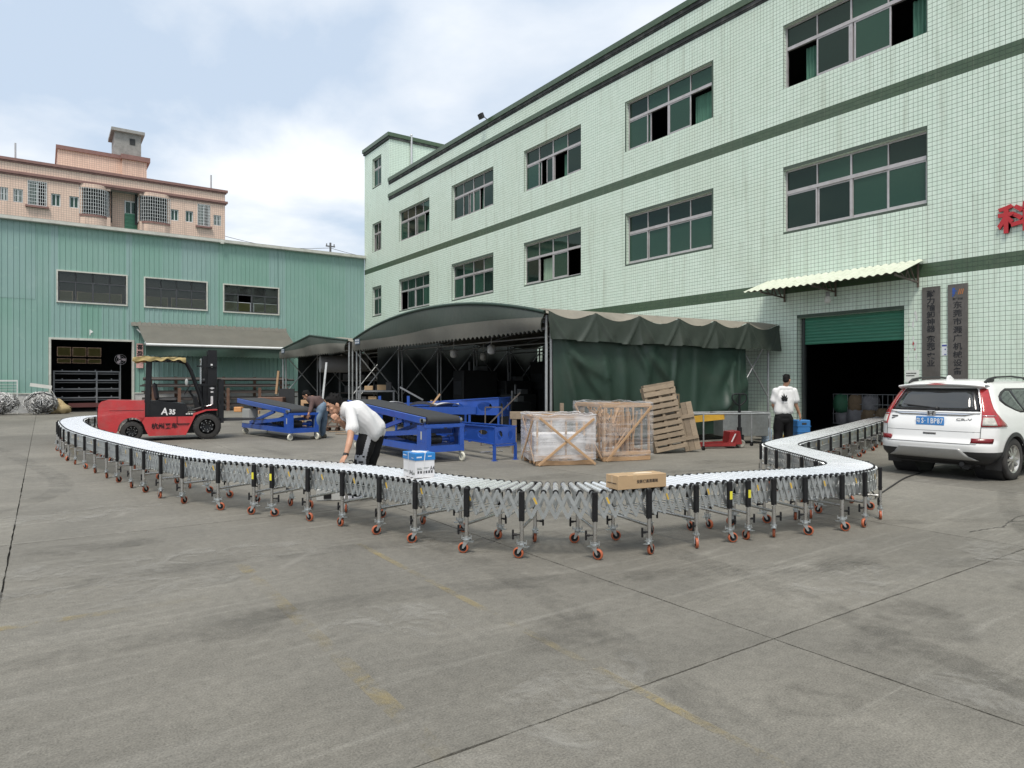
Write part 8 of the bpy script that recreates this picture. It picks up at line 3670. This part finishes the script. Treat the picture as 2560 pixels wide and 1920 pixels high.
for hp, kn, ft in ((G(1948, 1045, T), knL, ftL), (G(1968, 1045, T), knR, ftR)):
    limb(body, [hp, kn, ft + UP * .09], [.085, .055, .036])
M3_ = place('person', solid(body, M_SKIN, .009, 4, 'person'))
tag(M3_, 'man seen from behind in white t-shirt with a black leaf print', 'person')
face(M3_, O, P, 1.04)
place('hair', solid(hair(O, P, 1.04, 1.0, 9), M_HAIR, .008, 1, 'hair'), M3_)
sh = MB()
for lat in (-.11, 0, .11):
    limb(sh, [G(1963, 981, T) + RGT * lat * .9, G(1961, 1000, T) + RGT * lat * 1.0, G(1958, 1027, T) + RGT * lat * 1.05], [.098, .128, .128], 16)
limb(sh, [G(1950, 972, T), G(1976, 972, T)], [.075, .075], 14)
limb(sh, [shL + UP * .005, G(1934, 1001, T + .02)], [.085, .10], 14)
limb(sh, [shR + UP * .005, G(1989, 1000, T + .01)], [.085, .10], 14)
shm = solid(sh, M_TEE, .011, 5, 'shirt', .014, 13, (.5, -.2, .7))
# square hem
place('shirt', shm, M3_)
pt = MB()
for hp, kn, ft in ((G(1947.5, 1046, T), knL, ftL), (G(1969, 1046, T), knR, ftR)):
    limb(pt, [hp, kn, ft + UP * .06], [.125, .112, .100], 16)
limb(pt, [G(1950, 1040, T), G(1966, 1040, T)], [.128, .128], 16)
limb(pt, [G(1951, 1050, T), G(1965, 1050, T)], [.125, .125], 16)
place('trousers', solid(pt, M_PANT, .011, 4, 'trousers', .010, 12, (.5, .2, .9)), M3_)
sm = MB()
for ft in (ftL, ftR):
    shoe(sm, ft - FWD * .05, FWD * .9 + RGT * .2)
place('shoes', solid(sm, M_BLACKP, .010, 3, 'shoes'), M3_)
# leaf print on the back: seven pointed leaflets fitted to the cloth
_bv = shm


def on_back(x, z):
    best, bd = None, 1e9
    for v in _backv:
        d = (v[0] - x) ** 2 + (v[1] - z) ** 2
        if d < bd:
            bd, best = d, v[2]
    return best


_c0 = G(1956, 996, T)
_backv = []
for v in shm.vertices:
    d = v.co - _c0
    if v.normal.dot(-FWD) > .2:
        _backv.append((d.dot(RGT), d.z, d.dot(FWD)))
mb = MB()
for k, a in enumerate((-78, -52, -26, 0, 26, 52, 78)):
    L = (.085, .125, .16, .19, .16, .125, .085)[k]
    ar = R_(a)
    d = Vector((math.sin(ar), math.cos(ar)))
    n2 = Vector((d.y, -d.x))
    N = 8
    L_pts, R_pts = [], []
    for i in range(N + 1):
        u = i / N
        w = .023 * math.sin(math.pi * u ** .75) * (1 + .18 * (i % 2))
        c = d * (L * u)
        L_pts.append(c - n2 * w)
        R_pts.append(c + n2 * w)
    pts = [(p.x, p.y - .05) for p in L_pts + R_pts[::-1]]
    vs = [_c0 + RGT * x + UP * z + FWD * (on_back(x, z) - .016) for x, z in pts]
    m_ = len(L_pts)
    mb.add(vs, [(i, i + 1, 2 * m_ - 2 - i, 2 * m_ - 1 - i) for i in range(m_ - 1)])
for sx in (0,):
    for i in range(8):
        x0 = -.07 + i * .0185
        vs = [_c0 + RGT * x + UP * z + FWD * (on_back(x, z) - .006) for x, z in ((x0, -.118), (x0 + .009, -.118), (x0 + .009, -.108), (x0, -.108))]
        mb.add(vs, [(0, 1, 2, 3)])
place('leaf_print', mb.mesh('leaf_print', M_PANT), M3_)
